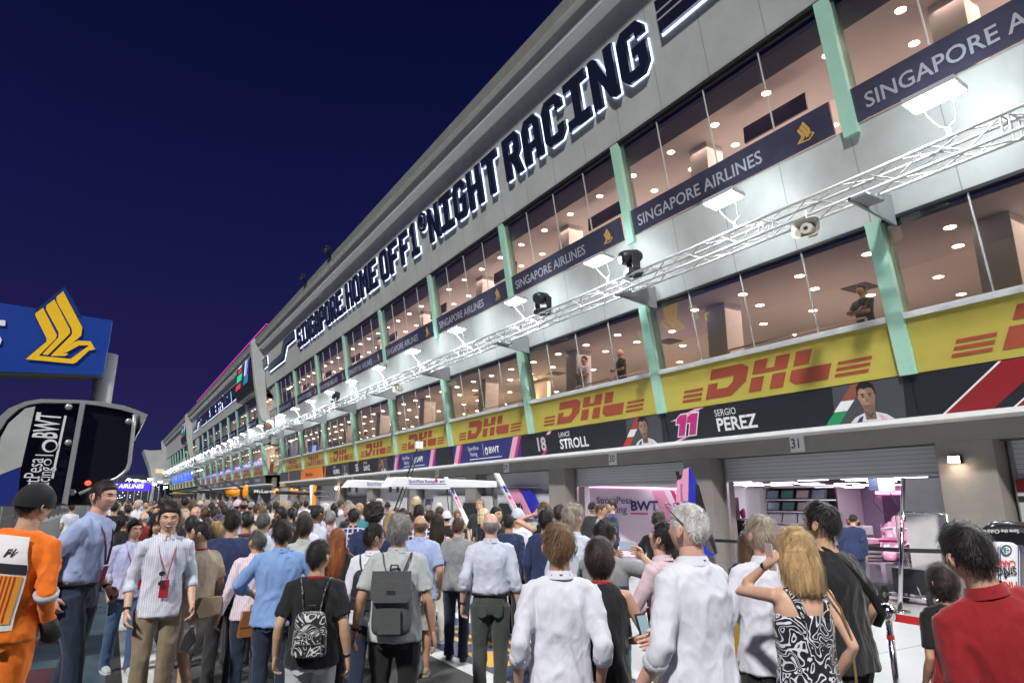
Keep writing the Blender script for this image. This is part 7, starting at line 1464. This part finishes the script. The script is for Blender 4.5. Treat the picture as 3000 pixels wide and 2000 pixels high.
# people behind the glass
def winp(label, u, v, x, fh, H, **k):
    p = onX(u, v, x); return person(label, 0, 0, 0, loc=(x, p.y, fh), H=H, face=0, **k)
def faceout(I, deg):
    I['o'].rotation_euler = (0, 0, R(deg)); return I
faceout(person('man with folded arms in white and black vest behind the lower window', 0, 0, 0, loc=(12.75, onX(1342,820,12.75).y, 4.25), H=onX(1342,816,12.75).z-4.25, skin_='tan', hair='short', hc='black', top='tee', tc='white', sleeve='short', bc='jean', lan=None, seed=41, armL=(.06,.20,1.20,-1,.0,-.8), armR=(-.06,.22,1.22,1,.0,-.8), lod=1), 100)
faceout(person('bald man in black team shirt behind the lower window', 0, 0, 0, loc=(12.75, onX(1424,800,12.75).y, 4.25), H=onX(1424,801,12.75).z-4.25, skin_='pink', hair='bald', hc='grey', top='polo', tc='black', sleeve='short', bc='black', lan=None, seed=42, armL=(-.05,.24,1.15,-1,-.2,-.5), lod=1), 80)
faceout(person('young man in a dark t-shirt looking down from the lower window', 0, 0, 0, loc=(12.8, onX(1977,655,12.8).y, 4.25), H=onX(1977,652,12.8).z-4.25, skin_='asian', hair='mop', hc='black', top='tee', tc='dgrey', sleeve='short', bc='black', lan=None, seed=43, armL=(.08,.22,1.18,-1,.0,-.8), armR=(-.05,.22,1.2,1,.0,-.8), lod=1), 85)
faceout(person('man in a blue vest behind a far lower window', 0, 0, 0, loc=(12.8, onX(800,975,12.8).y, 4.25), H=1.78, skin_='tan', hair='short', hc='grey', top='tee', tc='ltblue', sleeve='long', bc='dgrey', lan=None, seed=44, lod=1), 120)
# mechanics before the lit partition
person('mechanic in black cap and racing overalls before the white team partition', 1360, 1151, 14.2, face=175, skin_='light', hair='crop', hc='dark', top='suit', tc='charcoal', bc='charcoal', cap='black', lan=None, lod=1, facefeat=1, seed=51)
person('dark-haired mechanic in white and pink overalls before the team partition', 1380, 1154, 12.2, face=95, skin_='tan', hair='short', hc='brown', top='suit', tc='white', pat='stripe', c2='pink', per=.12, bc='white', lan=None, lod=1, seed=52)
person('dark-haired mechanic in dark polo looking left before the team partition', 1405, 1147, 14.6, face=-95, hy=-5, skin_='light', hair='quiff', hc='dark', top='tee', tc='navy', sleeve='short', bc='black', lan=None, lod=1, seed=53)
person('mechanic in navy and pink bending beside the car in the garage', 1958, 1168, 12.4, face=10, skin_='light', hair='short', hc='dark', top='tee', tc='navy', sleeve='long', bc='navy', lan=None, lod=1, lean=(0,30), seed=54)
# ---------------------------------------------------------------- middle rows: (label, u, top v, distance, face, options)
MID = [
 ('woman with a pale face and long black hair beside the smiling man', 361, 1190, 10.2, 175, dict(fem=1, hair='long', hc='black', top='tee', tc='black', skin_='light', facefeat=1, lod=0)),
 ('dark-clothed woman in profile, hair tied back, left of the bespectacled man', 288, 1182, 11.5, 60, dict(fem=1, hair='pony', hc='black', top='jacket', tc='black', bc='black', skin_='tan', lod=0)),
 ('grey-haired man in a white shirt and dark tie facing the camera', 318, 1146, 18, 178, dict(hair='greyrec', hc='white', top='shirt', tc='white', skin_='light', facefeat=1)),
 ('black-haired man in black facing the camera beside the raised phone', 337, 1147, 19, 180, dict(hair='short', hc='black', top='tee', tc='black', facefeat=1)),
 ('man with a grey t-shirt back beside the tall man', 297, 1156, 15, 5, dict(hair='short', hc='dark', top='tee', tc='dgrey')),
 ('black-haired person in black right behind the tall man', 266, 1150, 14, 8, dict(hair='short', hc='black', top='tee', tc='black')),
 ('person in a white t-shirt raising a phone with both hands', 362, 1158, 14.5, 178, dict(hair='short', hc='black', top='tee', tc='white', sleeve='short', armL=(-.1,.25,1.72,-1,0,-.5), armR=(.1,.25,1.72,1,0,-.5))),
 ('tall person with big black hair behind the smiling man', 381, 1139, 13.5, 10, dict(hair='curly', hc='black', top='tee', tc='black', fem=0)),
 ('tall bald dark-skinned man in beige above the crowd', 427, 1136, 14, 0, dict(hair='buzz', hc='black', top='shirt', tc='beige', skin_='brown')),
 ('brown-haired man bowing his head, white collar over black', 453, 1155, 11, 165, dict(hair='messy', hc='brown', top='jacket', tc='charcoal', skin_='pink', hp=-30, facefeat=1)),
 ('black-haired man in black directly right of the smiling man', 444, 1182, 7.8, 5, dict(hair='mop', hc='black', top='tee', tc='black')),
 ('blonde woman in a navy baker boy cap and pale blue shirt', 506, 1180, 9.3, 22, dict(fem=1, hair='bobwave', hc='blond', top='shirt', tc='ltblue', cap='navy', lod=0)),
 ('black-haired man in a dark green top with red lanyard', 569, 1170, 7.9, 0, dict(hair='short', hc='black', top='tee', tc='dgreen', lan='red')),
 ('greying man in a pale teal shirt', 607, 1174, 8.0, 14, dict(hair='short', hc='dgrey', top='shirt', tc='pale')),
 ('dark brown-skinned man in profile to the left in a mauve shirt', 646, 1159, 9.6, -55, dict(hair='crop', hc='black', top='shirt', tc='mauve', skin_='brown')),
 ('wavy fair-haired person left of the dark hair bun', 655, 1151, 13, 0, dict(hair='messy', hc='blond', top='tee', tc='black')),
 ('woman with a dark ponytail behind the blue shirt', 672, 1162, 11.5, -15, dict(fem=1, hair='pony', hc='black', top='tee', tc='black')),
 ('smiling dark-haired man looking right', 731, 1157, 9.2, 55, dict(hair='short', hc='black', top='shirt', tc='pale', skin_='brown')),
 ('man with cropped grey hair in a mauve shirt', 760, 1169, 9.3, 8, dict(hair='crop', hc='grey', top='shirt', tc='mauve', skin_='pink', lan='red')),
 ('dark-haired man in a pale collared shirt behind the black t-shirt', 702, 1182, 7.0, 12, dict(hair='mop', hc='dark', top='shirt', tc='ltgrey', lan='navy', lod=0)),
 ('grey-haired man half hidden behind the pale collared shirt', 700, 1171, 8.6, 5, dict(hair='mop', hc='dgrey', top='shirt', tc='white')),
 ('woman with straight brown hair behind the blue shirt', 680, 1194, 8.0, 8, dict(fem=1, hair='long', hc='dark', top='tee', tc='offwhite')),
 ('white-haired man right of the smiling dark-haired man', 748, 1154, 13, 5, dict(hair='messy', hc='white', top='shirt', tc='pale', skin_='pink')),
 ('dark-haired man in a pale shirt turned right near the blue garage', 784, 1146, 17, 60, dict(hair='short', hc='brown', top='shirt', tc='white', skin_='light')),
 ('greying person in the gap before the blue garage', 801, 1149, 15, 0, dict(hair='wavy', hc='grey', top='tee', tc='grey')),
 ('balding man in a black team shirt looking left', 805, 1152, 11, -60, dict(hair='thin', hc='sandgrey', top='polo', tc='black', skin_='pink')),
 ('fair-haired man beside the balding man in black', 826, 1153, 12, 10, dict(hair='short', hc='blond', top='tee', tc='teal', skin_='light')),
 ('man with clipped black hair in a dark checked shirt', 814, 1164, 9.4, 10, dict(hair='crop', hc='black', top='shirt', tc='charcoal', pat='plaid', c2='lilac', per=.07, lan='red', lod=0)),
 ('broad man with big curly dark hair and a navy shirt', 860, 1156, 7.7, 4, dict(hair='curly', hc='dark', top='shirt', tc='navy', wide=1.15, fat=.1, lod=0)),
 ('white-haired man above the curly-haired man', 871, 1143, 13, 5, dict(hair='mop', hc='white', top='shirt', tc='white', skin_='pink')),
 ('fair straight-haired woman right of the curly-haired man', 899, 1171, 9, 5, dict(fem=1, hair='long', hc='blond', top='tee', tc='black', lod=0)),
 ('dark crew-cut man above the grey-haired rucksack man', 926, 1162, 10, 5, dict(hair='buzz', hc='black', top='shirt', tc='grey', skin_='tan')),
 ('tall fair curly-haired woman above the crowd', 956, 1139, 14, 10, dict(fem=1, hair='messy', hc='paleblond', top='tee', tc='black', skin_='light')),
 ('man with clipped black hair in a checked navy and white shirt', 963, 1154, 9.4, 10, dict(hair='buzz', hc='black', top='shirt', tc='navy', pat='plaid', c2='white', per=.06, skin_='tan', sleeve='short', lod=0)),
 ('woman with dark reddish hair turned right', 990, 1168, 10.8, 50, dict(fem=1, hair='pony', hc='dark', top='tee', tc='dgrey')),
 ('brown-haired person in the gap under the white gantry', 1010, 1160, 13, 5, dict(hair='short', hc='brown', top='tee', tc='white')),
 ('person wearing a white helmet-like cap under the gantry', 1026, 1172, 12.5, 0, dict(hair='short', hc='black', top='tee', tc='black', cap='white')),
 ('man in a pink cap and white t-shirt', 547, 1146, 15.5, 0, dict(hair='short', hc='dark', top='tee', tc='white', cap='pink')),
 ('bald brown man in a white shirt above the crowd', 561, 1146, 14.5, 0, dict(hair='bald', hc='black', top='shirt', tc='lilac', skin_='brown', wide=1.15)),
 ('man in a grey cap beside the bald brown man', 578, 1151, 17, 10, dict(hair='short', hc='black', top='tee', tc='dgrey', cap='grey')),
 ('brown-haired man in a white shirt, third right of the pink cap', 592, 1154, 13.5, 0, dict(hair='short', hc='brown', top='shirt', tc='white', skin_='light')),
 ('fair man beside the brown-haired man in white', 604, 1158, 13, -10, dict(hair='crop', hc='lightbrown', top='tee', tc='beige', skin_='light')),
 ('bald sunburnt man in the middle rows', 461, 1146, 16, 0, dict(hair='bald', hc='grey', top='shirt', tc='white', skin_='pink')),
 ('grey cropped man in white with lanyard in the middle rows', 476, 1145, 16.5, 0, dict(hair='crop', hc='sandgrey', top='shirt', tc='white', skin_='pink', lan='red')),
 ('man with clipped dark hair and dusky neck in the middle rows', 488, 1151, 15, 5, dict(hair='crop', hc='black', top='tee', tc='white', skin_='brown')),
 ('brown-haired man left of the pink cap', 510, 1147, 16, 0, dict(hair='short', hc='brown', top='shirt', tc='offwhite')),
 ('thin-haired grey man right beside the pink cap', 528, 1147, 15, 5, dict(hair='thin', hc='grey', top='shirt', tc='white', skin_='pink')),
 ('dark-haired man in beige in the middle rows', 519, 1158, 13, 5, dict(hair='short', hc='dark', top='tee', tc='beige', skin_='tan', wide=1.1)),
 ('dark-haired woman above the navy cap', 497, 1162, 12.5, 5, dict(fem=1, hair='bob', hc='dark', top='tee', tc='offwhite')),
 ('reddish-haired woman above the navy cap', 474, 1163, 12.5, -5, dict(fem=1, hair='bob', hc='brown', top='tee', tc='mauve')),
 ('small dark head just above the navy cap', 477, 1185, 11, 0, dict(hair='short', hc='dark', top='tee', tc='grey')),
 ('brown wavy head left of the pink cap group', 440, 1149, 15, 0, dict(hair='messy', hc='brown', top='tee', tc='dgrey')),
 ('bare-headed man in grey near the orange gantry panel', 681, 1149, 15, -5, dict(hair='buzz', hc='dark', top='tee', tc='grey', skin_='brown')),
 ('man with a white shirt in front of the orange gantry panel', 704, 1147, 20, 5, dict(hair='short', hc='black', top='shirt', tc='white')),
 ('dark-haired person turned left beneath the orange gantry', 690, 1146, 21, -40, dict(hair='short', hc='brown', top='tee', tc='grey')),
 ('long dark-haired woman right of the smiling dark-haired man', 769, 1153, 16, 10, dict(fem=1, hair='long', hc='black', top='tee', tc='black')),
]
for k, (lb, u, v, d, fa, op) in enumerate(MID):
    op = dict(op); op.setdefault('lod', 1); op.setdefault('lan', None); op.setdefault('bc', 'charcoal'); op.setdefault('seed', 60+k*1.9); op.setdefault('skin_', 'asian'); person(lb, u, v, d, face=fa, **op)
# ---------------------------------------------------------------- far crowd: copies of a few low-detail people with their own clothes
protos = []
for k, (st, fem, fa) in enumerate((('short',0,0), ('mop',0,0), ('buzz',0,0), ('long',1,0), ('bald',0,0), ('messy',0,180), ('bob',1,180))):
    I = person('x', 0, 0, 0, loc=(0,0,0), H=1.72, skin_='asian', hair=st, hc='dark', fem=fem, top='tee', tc='white', sleeve='short', bc='black', lan=None, lod=2, seed=300+k); protos.append(I['o'])
rn = random.Random(21); cols = ['white','white','pale','ltblue','black','black','navy','grey','beige','mauve','red','offwhite','dgrey','lilac']; hcs = ['black','black','dark','dark','brown','brown','lightbrown','grey','blond','white']; sks = ['asian','light','tan','pink','brown']
used_p = set(); placed = [(o.location.x, o.location.y) for o in ALL[:-len(protos)]]; nfar = 0
wordc = dict(white='white', pale='pale blue', ltblue='light blue', black='black', navy='navy', grey='grey', beige='beige', mauve='mauve', red='red', offwhite='cream', dgrey='dark grey', lilac='lilac')
tries = 0
while nfar < 165 and tries < 6000:
    tries += 1
    y = 13+85*rn.random()**1.5; x = rn.uniform(-.9, 7.5 if y < 40 else 9.5)
    if y < 22 and x < .6: x = rn.uniform(.8, 7)
    if any((x-a)**2+(y-b)**2 < .32 for a, b in placed): continue
    d_ = math.hypot(x, y); az = math.degrees(math.atan2(x, y)); 
    placed.append((x, y)); pi = rn.choices(range(7), [4,4,3,3,1,1.5,1])[0]; src = protos[pi]; hh_ = rn.uniform(1.56, 1.80)*(.95 if pi in (3,6) else 1)
    if pi not in used_p: o = src; used_p.add(pi)
    else: o = copy_tree(src)
    tc_, hc_, sk_ = rn.choice(cols), rn.choice(hcs), rn.choice(sks)
    def setm(ob, m): ob.material_slots[0].link = 'OBJECT'; ob.material_slots[0].material = m
    setm(o, skin(sk_))
    for c in o.children:
        b = c.name.split('.')[0]
        if b == 'hair': setm(c, hairmat(hc_, HC[hc_]))
        elif b == 't_shirt': setm(c, cloth(tc_, CL[tc_]))
        elif b == 'trousers': q = rn.choice(['black','dkjean','charcoal','khaki','jean']); setm(c, cloth(q, CL[q]))
    o.location = (x, y, 0); o.rotation_euler = (0, 0, -math.radians(az)*.6+rn.uniform(-.6, .6)+(0 if pi not in (5, 6) else 0)+(math.pi if pi in (5, 6) else 0)); o.scale = (hh_/1.775,)*3
    o['label'] = 'tiny person in %s standing in the dense far crowd' % wordc[tc_]; o['category'] = 'person'; o['group'] = 'far crowd in %s' % wordc[tc_]; nfar += 1
for k, o in enumerate(protos):
    if k not in used_p:
        for c in list(o.children): bpy.data.objects.remove(c)
        bpy.data.objects.remove(o)
print('PEOPLE', len(ALL), 'far', nfar)
# guests inside the glazed floors: copies of the low-detail people
for i, (x, y, z, tc_) in enumerate(((13.6,2.3,4.25,'white'),(13.9,27.3,4.25,'navy'),(13.5,33.2,4.25,'white'),(14.2,38.4,4.25,'black'),(13.4,40.2,4.25,'ltblue'),(13.8,44.6,4.25,'white'),(13.5,50.4,4.25,'black'),(13.9,52.0,4.25,'beige'),(13.2,54.0,4.25,'white'))):
    src = protos[i % 3] if (i % 3) in used_p else None
    if not src: continue
    o = copy_tree(src); setm(o, skin('tan'))
    for c in o.children:
        if c.name.startswith('t_shirt'): setm(c, cloth(tc_, CL[tc_]))
    o.location = (x, y, z); o.rotation_euler = (0, 0, 1.5+i*.7); o['group'] = 'guests behind the lower windows'; o['label'] = 'guest in %s inside behind the lower windows, %s from the right' % (wordc[tc_], ordn[i])
